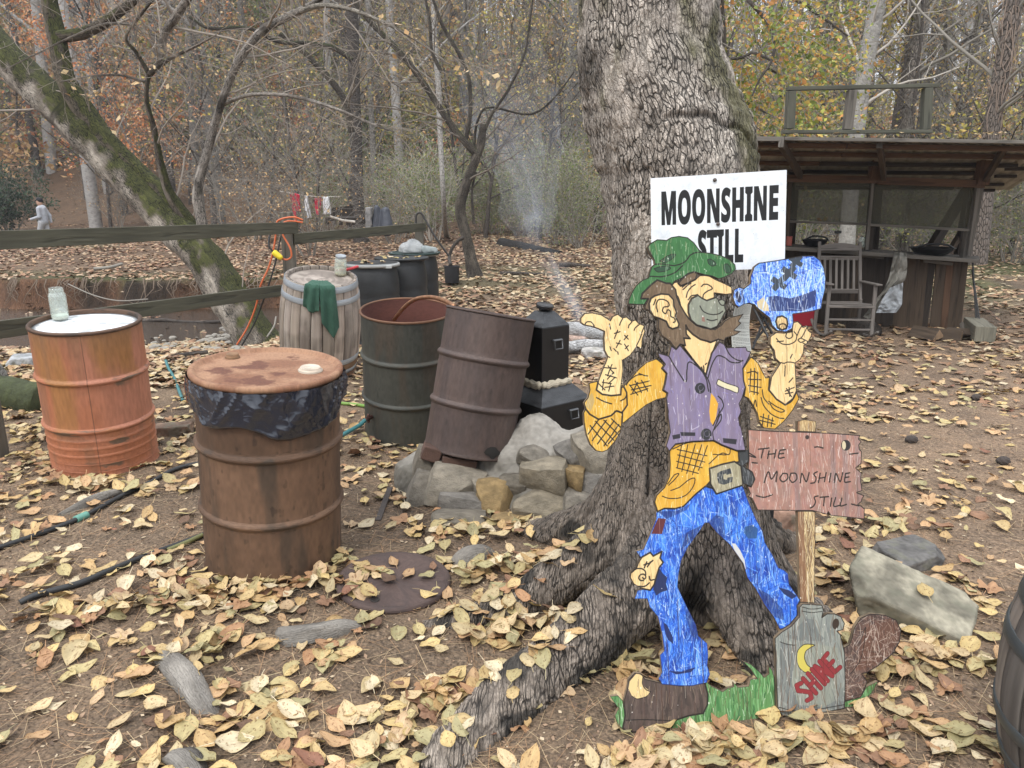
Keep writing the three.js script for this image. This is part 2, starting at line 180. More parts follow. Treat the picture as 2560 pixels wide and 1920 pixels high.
TX.leaf = tex(256, 256, (u, v) => { const x = Math.abs(u - 0.5); let k = 0.8 + 0.3 * (fb2(u, v, 8, 8, 4, 901) - 0.5); const vein = Math.min(Math.abs(x), 0.7 * Math.abs(mod((v - x * 0.9) * 8, 1) - 0.5) + 0.01) ; k *= 1 - 0.0; const w = sst(0.05, 0.0, x) * 0.3 + sst(0.09, 0.0, 0.7 * Math.abs(mod((v - x * 0.75) * 7, 1) - 0.5)) * 0.14; k += w * 0.5; const ed = sst(0.24, 0.44, x + 0.12 * (fb2(u, v, 6, 6, 3, 911) - 0.5)); const sp = sst(0.66, 0.74, fb2(u, v, 12, 12, 4, 921)); const base = [k, k * (1 - 0.06 * ed), k * (1 - 0.16 * ed)]; return mix3(base, [0.3, 0.2, 0.13], sp * 0.75).map(q => q * 0.95); }, false);
TX.rope = tex(256, 256, (u, v) => 0.55 + 0.45 * fb2(u, v, 30, 30, 3, 951), false);
TX.cloth = tex(256, 256, (u, v) => 0.7 + 0.3 * fb2(u, v, 40, 40, 3, 961), false);
TX.cement = tex(512, 512, (u, v) => 0.55 + 0.36 * fb2(u, v, 7, 7, 6, 971) + 0.2 * (fb2(u, v, 80, 80, 2, 979) - 0.5), false);
const rep = (t, x, y = x) => { const c = t.clone(); c.repeat.set(x, y); c.needsUpdate = true; return c; };
const M = {};
const wood = (c, bs = 0.004, r = 0.9) => mat(c, { map: TX.grain, bumpMap: TX.grain, bumpScale: bs, rough: r });
M.fence = wood([0.125, 0.118, 0.08], 0.008); M.fencePost = wood([0.2, 0.18, 0.145]);
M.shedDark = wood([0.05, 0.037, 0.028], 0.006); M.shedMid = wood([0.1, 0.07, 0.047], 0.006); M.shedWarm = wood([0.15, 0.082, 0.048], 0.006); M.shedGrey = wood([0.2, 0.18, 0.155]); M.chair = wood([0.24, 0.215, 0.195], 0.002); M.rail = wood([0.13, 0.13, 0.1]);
M.bark = mat([0.31, 0.29, 0.265], { map: TX.bark, bumpMap: TX.bark, bumpScale: 0.02 });
M.barkDark = mat([0.13, 0.108, 0.092], { map: TX.bark, bumpMap: TX.bark, bumpScale: 0.02 });
M.barkGrey = mat([0.46, 0.44, 0.42], { map: TX.smooth, bumpMap: TX.smooth, bumpScale: 0.006 });
M.twig = mat([0.25, 0.23, 0.2], { rough: 0.95 }); M.twigPale = mat([0.46, 0.42, 0.37], { rough: 0.95 });
M.leafV = mat([1, 1, 1], { vertexColors: true, rough: 0.8, side: THREE.DoubleSide, phys: { transmission: 0.3, thickness: 0 } });
M.black = mat([0.012, 0.012, 0.013], { rough: 0.42, map: TX.fine }); M.plasticBlack = mat([0.03, 0.032, 0.034], { rough: 0.5, map: TX.blotch, bumpMap: TX.fine, bumpScale: 0.001 });
M.galv = mat([0.46, 0.5, 0.54], { rough: 0.42, metal: 0.35, map: TX.blotch });
M.ironHoop = mat([0.1, 0.115, 0.12], { rough: 0.5, metal: 0.3, map: TX.blotch });
M.glass = mat([0.97, 1, 0.98], { rough: 0.03, phys: { transmission: 1, thickness: 0, ior: 1.5 }, side: THREE.DoubleSide });
M.rock = mat([0.4, 0.37, 0.32], { map: TX.rock, bumpMap: TX.rock, bumpScale: 0.02, vertexColors: true });
M.copper = mat([0.6, 0.32, 0.18], { rough: 0.4, metal: 0.8, map: TX.blotch });
M.hoseBlack = mat([0.02, 0.021, 0.022], { rough: 0.55 }); M.hoseTeal = mat([0.045, 0.17, 0.18], { rough: 0.5 }); M.hoseGreen = mat([0.15, 0.28, 0.05], { rough: 0.5 }); M.cordOrange = mat([0.55, 0.13, 0.045], { rough: 0.5 });

// ---------- the ground ----------
const cliffZ = x => 14.9 + 0.9 * (vn3(x * 0.35, 3, 1) - 0.5) + 0.25 * (vn3(x * 1.7, 5, 2) - 0.5) + 0.16 * (vn3(x * 5.3, 5, 8) - 0.5);
const creekM = (x, z) => { const b = lerp(-2.0, -2.7, clamp((z - 8) / 5)); return 1 - sst(b - 1.3, b, x + 0.4 * (vn3(z * 0.8, 9, 4) - 0.5)); };
function H(x, z) { // z counts forward from the camera
  let y = 0.05 * (vn3(x * 0.7, 1, z * 0.7) - 0.5) * sst(1.5, 5, Math.abs(z)) + 0.018 * (vn3(x * 3, 2, z * 3) - 0.5);
  const m = creekM(x, z), c = cliffZ(x);
  y -= m * (0.58 * sst(7.1, 11.3, z) + 0.07 * (vn3(x * 1.3, 4, z * 1.3) - 0.5) * sst(8, 10, z)) * (1 - sst(c - 0.18, c + 0.06, z)) ;
  const bank = sst(8, 12, z) * (1 - sst(16, 20, z)) * sst(-2.2, -1.2, x) * (1 - sst(-0.6, 0.6, x)); y += 0.1 * bank * (vn3(x * 2, 7, z * 2));
  const left = sst(3, -16, x), far = Math.max(0, z - 34); y += lerp(0.1, 0.42, left) * far * sst(0, 14, far) * (far > 120 ? 120 / far : 1) + 0.3 * (vn3(x * 0.12, 8, z * 0.12) - 0.5) * sst(20, 40, z);
  return y;
}
const grd = (x, zw) => H(x, -zw);
const onG = (u, v) => { let p = gnd(u, v, 0); for (let i = 0; i < 12; i++) p = gnd(u, v, grd(p.x, p.z)); return p; };
const dryDirt = (x, z) => sst(0.8, 2.6, x - 0.18 * (z - 3)) * (1 - sst(9, 13, z));
let ground; {
  const zs = [], xs = []; for (let z = -7; z < 1; z += 0.6) zs.push(z); for (let z = 1; z < 7; z += 0.06) zs.push(z); for (let z = 7; z < 14.2; z += 0.14) zs.push(z); for (let z = 14.2; z < 15.8; z += 0.06) zs.push(z); for (let z = 15.8; z < 30; z += 0.45) zs.push(z); for (let z = 30; z < 420; z *= 1.07) zs.push(z);
  const hx = []; for (let x = 0; x < 4; x += 0.07) hx.push(x); for (let x = 4; x < 16; x += 0.25) hx.push(x); for (let x = 16; x < 320; x *= 1.1) hx.push(x); for (let i = hx.length - 1; i > 0; i--) xs.push(-hx[i]); xs.push(...hx);
  const G = new GB();
  for (const z of zs) for (const x of xs) { const p = fbm3(x * 0.8, 1, z * 0.8, 4), big = fbm3(x * 0.2, 5, z * 0.2, 3); let c = mix3([0.17, 0.122, 0.083], [0.28, 0.207, 0.14], sst(0.35, 0.65, p)); c = mix3(c, [0.34, 0.245, 0.168], dryDirt(x, z) * 0.7);
    c = mix3(c, [0.2, 0.125, 0.075], sst(13, 20, z) * 0.6); const gr = sst(0.5, 0.62, big) * sst(9, 14, z) * (1 - sst(26, 36, z)); c = mix3(c, [0.13, 0.14, 0.05], gr * (x > 4 ? 0.9 : 0.45));
    const m = creekM(x, z), cz = cliffZ(x); c = mix3(c, mix3([0.2, 0.11, 0.065], [0.05, 0.036, 0.026], sst(0.4, 0.65, fbm3(x * 2, 2, z * 2 + 3, 4))), m * sst(cz - 0.6, cz - 0.2, z) * (1 - sst(cz + 0.04, cz + 0.12, z))); c = mix3(c, [0.07, 0.055, 0.035], m * sst(8.5, 11, z) * (1 - sst(13, 14, z)) * 0.7);
    c = mix3(c, [0.09, 0.1, 0.03], m * sst(cz, cz + 0.1, z) * (1 - sst(cz + 0.3, cz + 1.1, z)) * sst(0.42, 0.6, fbm3(x, 9, z, 3)));
    G.v(x, H(x, z), -z, x / 1.4, z / 1.4, c); }
  for (let j = 0; j < zs.length - 1; j++) for (let i = 0; i < xs.length - 1; i++) { const a = j * xs.length + i; G.q(a, a + 1, a + xs.length + 1, a + xs.length); }
  ground = struct('ground', G.build(), mat([1, 1, 1], { vertexColors: true, map: TX.dirt, bumpMap: TX.dirtH, bumpScale: 0.03, rough: 0.97 }));
}
{ const G = new GB(), X = [], n = 60; for (let i = 0; i <= n; i++) X.push(-16 + i * (13.9 / n)); const Z = [10.2, 11, 12, 13, 14, 15.2]; for (const z of Z) for (const x of X) G.v(x, -0.535, -z, x / 0.8, z / 0.35); for (let j = 0; j < Z.length - 1; j++) for (let i = 0; i < n; i++) { const a = j * (n + 1) + i; G.q(a, a + 1, a + n + 2, a + n + 1); }
  struct('creek_water', G.build(), mat([0.045, 0.028, 0.016], { rough: 0.06, bumpMap: TX.fine, bumpScale: 0.012 })); }
// ---------- the big oak and its roots ----------
const TZ = 2.86; // depth of the trunk's axis
const trunkRow = [[-260, 1425, 1808], [-120, 1432, 1805], [0, 1435, 1795], [100, 1439, 1802], [200, 1444, 1832], [250, 1452, 1855], [300, 1461, 1876], [350, 1473, 1888], [400, 1483, 1897], [450, 1497, 1896], [550, 1514, 1882], [650, 1526, 1874], [730, 1533, 1872], [800, 1541, 1872], [1000, 1556, 1874], [1100, 1545, 1876], [1200, 1527, 1880], [1280, 1512, 1884], [1400, 1500, 1890], [1560, 1498, 1895]].map(([v, l, r]) => { const a = at(l, v, TZ), b = at(r, v, TZ); return [a.y, (a.x + b.x) / 2, (b.x - a.x) / 2 * 0.975]; }).sort((a, b) => a[0] - b[0]);
const trunkAt = y => { const r = trunkRow; if (y <= r[0][0]) return r[0]; if (y >= r[r.length - 1][0]) { const e = r[r.length - 1]; return [y, e[1] - 0.02 * (y - e[0]), Math.max(0.14, e[2] - 0.022 * (y - e[0]))]; } let i = 0; while (r[i + 1][0] < y) i++; const t = sst(r[i][0], r[i + 1][0], y); return [y, lerp(r[i][1], r[i + 1][1], t), lerp(r[i][2], r[i + 1][2], t)]; };
const TX0 = trunkAt(0.3)[1];
const rootLine = (pts, rad) => { const P = pts.map(([u, v, y]) => { const q = gnd(u, v, y); return q; }); return { P: curvePts(P, 10), r: rad }; };
const roots = [
  { P: curvePts([V(TX0 - 0.1, 0.55, -TZ), V(TX0 - 0.24, 0.3, -TZ + 0.1), gnd(1350, 1480, 0.05), gnd(1240, 1540, 0.0), gnd(1110, 1565, -0.015), gnd(1000, 1590, -0.06)], 12), r: [0.15, 0.035] },
  { P: curvePts([V(TX0 - 0.05, 0.5, -TZ + 0.08), V(TX0 - 0.12, 0.28, -TZ + 0.3), gnd(1440, 1625, 0.04), gnd(1290, 1740, 0.01), gnd(1160, 1855, -0.01), gnd(1060, 1965, -0.04), gnd(1000, 2060, -0.09)], 14), r: [0.17, 0.05] },
  { P: curvePts([V(TX0 + 0.05, 0.5, -TZ + 0.08), V(TX0 + 0.1, 0.25, -TZ + 0.28), V(TX0 + 0.17, 0.04, -TZ + 0.5), V(TX0 + 0.26, -0.1, -TZ + 0.72)], 8), r: [0.18, 0.06] },
  { P: curvePts([V(TX0 + 0.12, 0.5, -TZ), V(TX0 + 0.26, 0.2, -TZ + 0.12), V(TX0 + 0.44, 0.0, -TZ + 0.24), V(TX0 + 0.68, -0.1, -TZ + 0.34)], 8), r: [0.17, 0.05] },
  { P: curvePts([V(TX0 - 0.1, 0.5, -TZ - 0.1), V(TX0 - 0.3, 0.15, -TZ - 0.3), V(TX0 - 0.7, -0.08, -TZ - 0.6)], 8), r: [0.16, 0.06] },
  { P: curvePts([V(TX0 + 0.1, 0.5, -TZ - 0.1), V(TX0 + 0.34, 0.15, -TZ - 0.25), V(TX0 + 0.8, -0.08, -TZ - 0.45)], 8), r: [0.16, 0.06] },
];
for (const R of roots) { R.lo = R.P.reduce((a, p) => a.clone().min(p), V(9, 9, 9)).addScalar(-R.r[0]); R.hi = R.P.reduce((a, p) => a.clone().max(p), V(-9, -9, -9)).addScalar(R.r[0]); }
const rootD = (R, x, y, z) => { const e = Math.hypot(Math.max(R.lo.x - x, 0, x - R.hi.x), Math.max(R.lo.y - y, 0, y - R.hi.y), Math.max(R.lo.z - z, 0, z - R.hi.z)); if (e > 0.2) return e; let d = 9; const n = R.P.length - 1; for (let i = 0; i < n; i++) { const a = lerp(R.r[0], R.r[1], Math.pow(i / n, 0.7)), b = lerp(R.r[0], R.r[1], Math.pow((i + 1) / n, 0.7)); d = Math.min(d, capD(x, y, z, R.P[i], R.P[i + 1], a, b)); } return d; };
const trunkD = (x, y, z) => { const t = trunkAt(y), dx = x - t[1], dz = z + TZ, a = Math.atan2(dx, dz); return (Math.hypot(dx, dz) - t[2] * (1 + 0.035 * Math.sin(a * 3 + y * 1.3) + 0.02 * Math.sin(a * 7 - y * 2))) * 0.93; };
const treeD = (x, y, z) => { let d = trunkD(x, y, z); if (y < 0.85) for (const R of roots) d = smin(d, rootD(R, x, y, z), 0.085); return d + 0.02 * (vn3(x * 7, y * 5, z * 7) - 0.5); };
const plate = (x, y, z, s) => { const wx = 0.8 * (vn3(x * s * 0.9, y * s * 0.5, z * s * 0.9 + 9) - 0.5) + 0.9 * (vn3(x * 9, y * 6, z * 9) - 0.5), wy = 1.1 * (vn3(x * s * 0.9 + 31, y * s * 0.5, z * s * 0.9) - 0.5), wz = 0.8 * (vn3(x * s * 0.9, y * s * 0.5 + 17, z * s * 0.9) - 0.5);
  const q = wor3(x * s + wx, y * s * 0.5 + wy, z * s + wz), q2 = vn3(x * s * 2.6, y * s * 1.6, z * s * 2.6); return [sst(0.02, 0.09 + 0.14 * q2, q[1] - q[0]), q[2], q2]; };
const barkH = (x, y, z) => {
  const low = 1 - sst(0.35, 0.9, y); let q = plate(x, y, z, 30);
  if (low > 0.01) { // along the roots the plates run along the wood
    const R = roots.reduce((a, b) => { const d = rootD(b, x, y, z); return d < a[0] ? [d, b] : a; }, [9, null])[1]; let bi = 0, bd = 9; R.P.forEach((p, i) => { const d = Math.hypot(p.x - x, p.y - y, p.z - z); if (d < bd) { bd = d; bi = i; } }); const A = R.P[Math.min(bi + 1, R.P.length - 1)].clone().sub(R.P[Math.max(0, bi - 1)]).normalize(); const s = (x - R.P[bi].x) * A.x + (y - R.P[bi].y) * A.y + (z - R.P[bi].z) * A.z; const k = 0.6; const r = plate(x - A.x * s * k, y - A.y * s * k, z - A.z * s * k, 34); q = [lerp(q[0], r[0], low), low > 0.5 ? r[1] : q[1], lerp(q[2], r[2], low)]; }
  const cx0 = x - trunkAt(1.78)[1], crease = y > 1.5 ? sst(0.016, 0.0, Math.abs(y - (1.79 - 1.6 * Math.pow(Math.max(0, cx0 - 0.06), 2) - 0.25 * Math.max(0, -cx0 - 0.02) + 0.03 * (vn3(x * 16, 1, 1) - 0.5)))) * sst(-0.14, 0.0, cx0) * sst(-0.05, 0.1, z + TZ) : 0;
  const fu = wor3(x * 17 + 0.8 * vn3(x * 7, y * 4, z * 7), y * 4.2, z * 17 + 5), fis = 1 - sst(0.0, 0.22, fu[1] - fu[0]), fk = 0.5 + 0.5 * vn3(x * 5, y * 3, z * 5); q[0] *= 1 - 0.55 * fis * fk;
  return [0.004 * q[0] + 0.004 * (q[1] - 0.5) * q[0] - 0.007 * fis * fk + 0.012 * (fbm3(x * 11, y * 5, z * 11, 3) - 0.5) - 0.012 * crease - 0.003, q[0], q[1], q[2], crease];
};
{
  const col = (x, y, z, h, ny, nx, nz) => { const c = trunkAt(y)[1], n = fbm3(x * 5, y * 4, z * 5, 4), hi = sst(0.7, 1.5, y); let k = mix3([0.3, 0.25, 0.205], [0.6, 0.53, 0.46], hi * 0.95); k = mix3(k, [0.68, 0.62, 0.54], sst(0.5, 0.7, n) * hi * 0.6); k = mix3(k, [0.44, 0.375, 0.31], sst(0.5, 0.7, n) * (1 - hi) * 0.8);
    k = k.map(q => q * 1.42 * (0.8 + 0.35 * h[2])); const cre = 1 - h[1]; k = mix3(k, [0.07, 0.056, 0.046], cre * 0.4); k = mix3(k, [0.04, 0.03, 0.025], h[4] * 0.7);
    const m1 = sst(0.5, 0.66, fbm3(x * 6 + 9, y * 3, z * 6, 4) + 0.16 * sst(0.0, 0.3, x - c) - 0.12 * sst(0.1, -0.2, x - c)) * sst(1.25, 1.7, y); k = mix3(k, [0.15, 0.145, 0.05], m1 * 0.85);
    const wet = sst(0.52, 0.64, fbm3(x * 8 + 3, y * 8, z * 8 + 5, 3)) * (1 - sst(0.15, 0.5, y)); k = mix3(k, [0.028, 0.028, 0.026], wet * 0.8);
    const hole = sst(0.075, 0.03, Math.hypot(x - at(1478, 145, 2.6).x, (y - at(1478, 145, 2.6).y) * 0.7)); k = mix3(k, [0.06, 0.045, 0.036], hole * 0.6); return k; };
  const g = netMesh(treeD, [-0.75, -0.12, -3.9], [2.0, 2.62, -1.35], 0.0058, col, barkH);
  { const P = g.attributes.position, U = g.attributes.uv; for (let i = 0; i < P.count; i++) { const y = P.getY(i), c = trunkAt(y), dx = P.getX(i) - c[1], dz = P.getZ(i) + TZ, ro = Math.hypot(dx, dz); U.setXY(i, Math.atan2(dx, dz) * ro / 0.5, (y - (ro - c[2])) / lerp(1.0, 0.52, sst(0.1, 0.9, y))); } }
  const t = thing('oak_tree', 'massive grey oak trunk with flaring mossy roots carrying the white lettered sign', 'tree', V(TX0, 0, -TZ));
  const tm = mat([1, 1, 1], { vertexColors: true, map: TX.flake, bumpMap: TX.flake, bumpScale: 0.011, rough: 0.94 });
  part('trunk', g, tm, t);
  const up = []; for (let y = 2.55; y < 11; y += 0.6) up.push(y); const ur = up.map(y => trunkAt(y)[2] * 0.985); const us = tube(up.map(y => V(trunkAt(y)[1], y, -TZ)), ur, 28, { uvS: 0.5, wob: 0.06 });
  part('upper_trunk', us, mat([0.64, 0.57, 0.5], { map: TX.flake, bumpMap: TX.flake, bumpScale: 0.012 }), t);
}
// ---------- the painted plywood cutout ----------
{
  const A = a => a.map(([x, y]) => [1400 + x / 3.16, 560 + y / 3.16]), B = a => a.map(([x, y]) => [1400 + x / 1.885, 1000 + y / 1.885]), C = a => a.map(([x, y]) => [1520 + x / 4.096, 1160 + y / 4.096]), D = a => a.map(([x, y]) => [1500 + x / 1.628, 1500 + y / 1.628]);
  const PL = gnd(1561, 1838, 0), PR = gnd(2165, 1766, 0), TP = at(1640, 600, 2.33);
  const ex = PR.clone().sub(PL).normalize(), N = ex.clone().cross(TP.clone().sub(PL)).normalize(), ey = N.clone().cross(ex); // N faces the camera
  const pl = ([u, v]) => { const q = hitPlane(u, v, PL, N).sub(PL); return [q.dot(ex), q.dot(ey)]; };
  const K = {
    post: B([[1118, 100], [1150, 92], [1207, 100], [1205, 530], [1199, 985], [1132, 985], [1118, 530]]),
    sign_board: B([[885, 137], [1000, 145], [1150, 150], [1280, 155], [1415, 165], [1408, 183], [1421, 196], [1409, 212], [1412, 232], [1422, 242], [1420, 300], [1395, 320], [1420, 342], [1418, 380], [1425, 428], [1400, 436], [1435, 450], [1424, 466], [1422, 478], [1405, 492], [1422, 500], [1435, 512], [1435, 562], [1330, 550], [1275, 545], [1265, 528], [1258, 540], [1190, 522], [1100, 522], [930, 520], [905, 465], [885, 455], [895, 440], [880, 400], [885, 330], [889, 270]]),
    right_shoe: D([[980, 200], [1015, 180], [1025, 150], [1035, 110], [1060, 72], [1100, 55], [1160, 60], [1205, 80], [1225, 120], [1220, 170], [1190, 220], [1130, 270], [1082, 298], [1066, 300], [1088, 332], [1062, 398], [1000, 410], [978, 400], [975, 300]]),
    grass: D([[40, 392], [72, 388], [92, 410], [96, 440], [150, 470], [300, 480], [420, 440], [432, 330], [452, 350], [478, 362], [499, 373], [520, 358], [545, 352], [543, 335], [562, 355], [605, 350], [612, 322], [640, 320], [612, 280], [580, 248], [615, 262], [648, 292], [667, 315], [688, 300], [686, 268], [700, 285], [712, 330], [740, 400], [900, 420], [960, 440], [1000, 412], [1060, 395], [1085, 352], [1130, 330], [1108, 375], [1078, 402], [1080, 432], [1030, 446], [960, 462], [830, 478], [700, 492], [620, 497], [440, 522], [300, 527], [180, 545], [95, 530], [70, 500], [60, 470], [75, 440]]),
    left_shoe: D([[96, 410], [110, 360], [116, 322], [140, 295], [168, 298], [182, 320], [250, 336], [330, 348], [425, 332], [437, 380], [436, 425], [420, 460], [360, 470], [300, 490], [290, 518], [180, 532], [110, 540], [92, 520], [102, 470]]),
    jeans: [...C([[490, 440], [600, 440], [700, 440], [830, 360], [930, 200], [1040, 200], [1100, 280], [1340, 220], [1375, 225], [1440, 400], [1510, 560], [1580, 690], [1602, 800], [1680, 930], [1740, 1060], [1800, 1085], [1838, 1120], [1850, 1230], [1962, 1390], [1928, 1450], [1942, 1540], [1890, 1640]]), ...B([[1060, 1075], [1034, 1078], [1005, 1020], [960, 960], [920, 888], [882, 838], [862, 770], [800, 682], [735, 622], [700, 578], [681, 578], [655, 618], [600, 695], [570, 755], [556, 830], [553, 880], [590, 960], [640, 1060], [650, 1110], [692, 1145], [697, 1200], [693, 1250], [705, 1290], [690, 1330], [620, 1345], [560, 1345], [480, 1337], [463, 1312], [480, 1280], [470, 1200], [490, 1180], [480, 1100], [460, 1020], [422, 975], [410, 935], [350, 936], [365, 896], [400, 890], [420, 840], [400, 770], [358, 712], [392, 703], [420, 640], [452, 560]])],
    knee: C([[310, 1000], [345, 950], [430, 903], [460, 940], [548, 893], [530, 960], [562, 1005], [520, 1060], [492, 1150], [470, 1230], [430, 1290], [340, 1272], [260, 1230], [222, 1160], [232, 1100], [290, 1055]]),
    shirt_tail: B([[540, 200], [620, 190], [720, 185], [800, 225], [838, 240], [842, 290], [795, 300], [745, 338], [690, 400], [640, 440], [580, 500], [540, 511], [490, 510], [457, 525], [443, 480], [452, 448], [490, 410], [512, 360], [516, 300], [512, 225]]),
    belt: B([[662, 400], [690, 345], [840, 290], [835, 238], [886, 232], [888, 290], [862, 310], [905, 340], [917, 372], [900, 408], [855, 392], [735, 420]]),
    belt_buckle: B([[702, 322], [760, 302], [820, 289], [850, 310], [860, 400], [800, 420], [735, 442], [707, 395]]),
    left_sleeve: A([[755, 1063], [830, 1100], [840, 1200], [845, 1340], [838, 1372], [760, 1390], [680, 1430], [590, 1500], [500, 1572], [470, 1582], [450, 1500], [500, 1430], [500, 1330], [500, 1275], [560, 1210], [620, 1140], [680, 1090]]),
    left_elbow: [...A([[200, 1450], [240, 1480], [440, 1460], [490, 1480], [484, 1590]]), ...B([[288, 122], [284, 150], [258, 195], [222, 236], [197, 246], [168, 240], [138, 208], [120, 160], [110, 105], [108, 60]])],
    left_cuff: A([[222, 1255], [290, 1240], [400, 1300], [500, 1285], [522, 1330], [527, 1430], [484, 1490], [440, 1475], [400, 1512], [300, 1542], [232, 1502], [200, 1462], [183, 1412], [215, 1370], [230, 1310]]),
    left_hand: A([[158, 742], [190, 705], [250, 700], [320, 715], [370, 745], [392, 762], [410, 730], [450, 710], [490, 740], [520, 732], [562, 766], [590, 755], [620, 785], [660, 800], [668, 850], [650, 900], [640, 990], [602, 970], [580, 1002], [550, 1040], [490, 1080], [495, 1160], [480, 1270], [474, 1348], [400, 1355], [330, 1345], [283, 1310], [300, 1230], [330, 1150], [360, 1080], [370, 1045], [346, 1000], [340, 900], [346, 850], [300, 830], [250, 812], [190, 802], [158, 780]]),
    right_sleeve: A([[1500, 1048], [1430, 1150], [1440, 1240], [1455, 1300], [1445, 1362], [1482, 1380], [1520, 1440], [1550, 1500], [1562, 1560], [1600, 1612], [1690, 1622], [1762, 1560], [1832, 1470], [1882, 1380], [1860, 1318], [1800, 1390], [1700, 1370], [1640, 1310], [1650, 1208], [1618, 1212], [1590, 1160], [1560, 1100], [1532, 1070]]),
    vest: [...A([[762, 1015], [850, 1042], [870, 962], [905, 986], [940, 955], [1040, 1075], [1145, 1190], [1190, 1020], [1250, 930], [1290, 950], [1302, 976], [1460, 970], [1470, 1000], [1502, 1010], [1470, 1080], [1436, 1140], [1440, 1230], [1455, 1290], [1432, 1372], [1408, 1420], [1425, 1480], [1403, 1530], [1412, 1590]]), ...B([[850, 35], [844, 110], [856, 160], [870, 237], [830, 238], [760, 212], [720, 190], [620, 195], [540, 207], [510, 242], [494, 216], [514, 150], [504, 80], [497, 0]]), ...A([[832, 1560], [846, 1480], [828, 1390], [842, 1335], [808, 1312], [822, 1260], [836, 1180], [800, 1140], [822, 1108], [800, 1078], [775, 1050]])],
    face: A([[860, 470], [930, 455], [960, 430], [1060, 440], [1095, 408], [1160, 405], [1222, 440], [1300, 474], [1350, 500], [1352, 554], [1300, 560], [1212, 548], [1215, 590], [1290, 640], [1290, 700], [1250, 790], [1240, 915], [1232, 925], [1200, 1010], [1165, 1100], [1145, 1192], [1060, 1092], [975, 980], [950, 900], [920, 820], [900, 700], [900, 560]]),
    hat: A([[680, 190], [700, 160], [760, 125], [835, 130], [870, 108], [930, 98], [1000, 110], [1050, 150], [1090, 205], [1115, 225], [1180, 232], [1260, 250], [1330, 280], [1375, 325], [1380, 360], [1350, 395], [1290, 425], [1245, 438], [1190, 415], [1130, 405], [1050, 382], [1000, 400], [960, 430], [900, 455], [870, 492], [820, 470], [760, 460], [720, 490], [690, 510], [665, 560], [690, 590], [660, 640], [600, 640], [530, 635], [535, 600], [560, 540], [590, 490], [640, 445], [690, 425], [700, 380], [715, 340], [740, 320], [735, 290], [700, 235]]),
    hair: A([[712, 482], [760, 445], [830, 470], [862, 470], [905, 520], [915, 580], [940, 640], [975, 700], [1010, 750], [1070, 802], [1130, 822], [1215, 832], [1262, 800], [1290, 765], [1340, 735], [1440, 712], [1402, 768], [1422, 785], [1368, 840], [1422, 850], [1370, 882], [1300, 902], [1288, 926], [1240, 912], [1180, 936], [1150, 925], [1100, 912], [1040, 872], [1000, 832], [985, 800], [990, 870], [1020, 906], [970, 902], [982, 960], [940, 952], [908, 990], [880, 960], [860, 930], [790, 880], [765, 820], [768, 752], [740, 735], [700, 690], [662, 672], [660, 650], [690, 592], [632, 592], [642, 552]]),
    brow: A([[1000, 397], [1050, 380], [1076, 395], [1062, 440], [1000, 470], [945, 492], [925, 470], [960, 430]]),
    moustache: A([[1080, 565], [1030, 590], [1005, 640], [1005, 700], [1025, 760], [1070, 800], [1120, 812], [1180, 832], [1230, 812], [1262, 760], [1282, 720], [1300, 690], [1288, 645], [1296, 612], [1270, 595], [1245, 602], [1225, 580], [1190, 592], [1150, 606], [1115, 590]]),
    ear: A([[740, 570], [790, 555], [850, 560], [885, 600], [890, 650], [910, 700], [900, 730], [930, 790], [925, 815], [880, 830], [850, 815], [830, 770], [780, 748], [730, 732], [700, 680], [695, 630], [710, 590]]),
    right_hand: A([[1650, 890], [1700, 855], [1760, 860], [1825, 850], [1822, 780], [1868, 768], [1900, 798], [1910, 815], [1945, 803], [1952, 840], [1982, 862], [1975, 892], [1945, 945], [1920, 960], [1915, 1020], [1890, 1070], [1850, 1100], [1855, 1200], [1860, 1318], [1830, 1380], [1770, 1428], [1700, 1382], [1643, 1312], [1660, 1208], [1730, 1100], [1690, 1060], [1682, 1000], [1648, 950]]),
    held_jug: A([[1360, 520], [1400, 500], [1440, 510], [1490, 470], [1490, 420], [1520, 340], [1560, 310], [1700, 290], [1900, 255], [1990, 253], [2040, 290], [2070, 350], [2085, 430], [2080, 520], [2060, 600], [2050, 672], [1990, 690], [1900, 705], [1825, 715], [1832, 780], [1820, 830], [1770, 857], [1700, 845], [1660, 802], [1640, 745], [1560, 682], [1520, 640], [1480, 630], [1440, 640], [1400, 662], [1370, 640], [1350, 580]]),
    thumb: A([[1690, 770], [1702, 738], [1740, 728], [1776, 748], [1784, 790], [1775, 825], [1740, 838], [1704, 822]]),
    floor_jug: D([[803, 24], [815, 10], [895, 15], [902, 38], [895, 65], [915, 50], [945, 50], [972, 62], [987, 90], [980, 118], [957, 122], [970, 135], [987, 210], [990, 330], [987, 435], [900, 452], [830, 464], [770, 476], [730, 462], [714, 430], [710, 330], [705, 200], [703, 150], [730, 125], [770, 100], [803, 62]]),
  };
  const order = ['post', 'sign_board', 'right_shoe', 'grass', 'left_shoe', 'jeans', 'knee', 'belt', 'shirt_tail', 'belt_buckle', 'left_sleeve', 'left_elbow', 'left_cuff', 'left_hand', 'right_sleeve', 'right_hand', 'face', 'vest', 'hat', 'hair', 'brow', 'moustache', 'ear', 'held_jug', 'thumb', 'floor_jug'];
  const names = { left_shoe: 'shoe', right_shoe: 'shoe', left_sleeve: 'sleeve', right_sleeve: 'sleeve', left_elbow: 'elbow_patch', left_cuff: 'cuff', left_hand: 'hand', right_hand: 'hand', held_jug: 'held_jug', floor_jug: 'floor_jug' };
  const Q = {}; let lo = [9, 9], hi = [-9, -9]; for (const k of order) { Q[k] = K[k].map(pl); for (const [a, b] of Q[k]) { lo = [Math.min(lo[0], a), Math.min(lo[1], b)]; hi = [Math.max(hi[0], a), Math.max(hi[1], b)]; } }
  lo = lo.map(x => x - 0.02); hi = hi.map(x => x + 0.02);
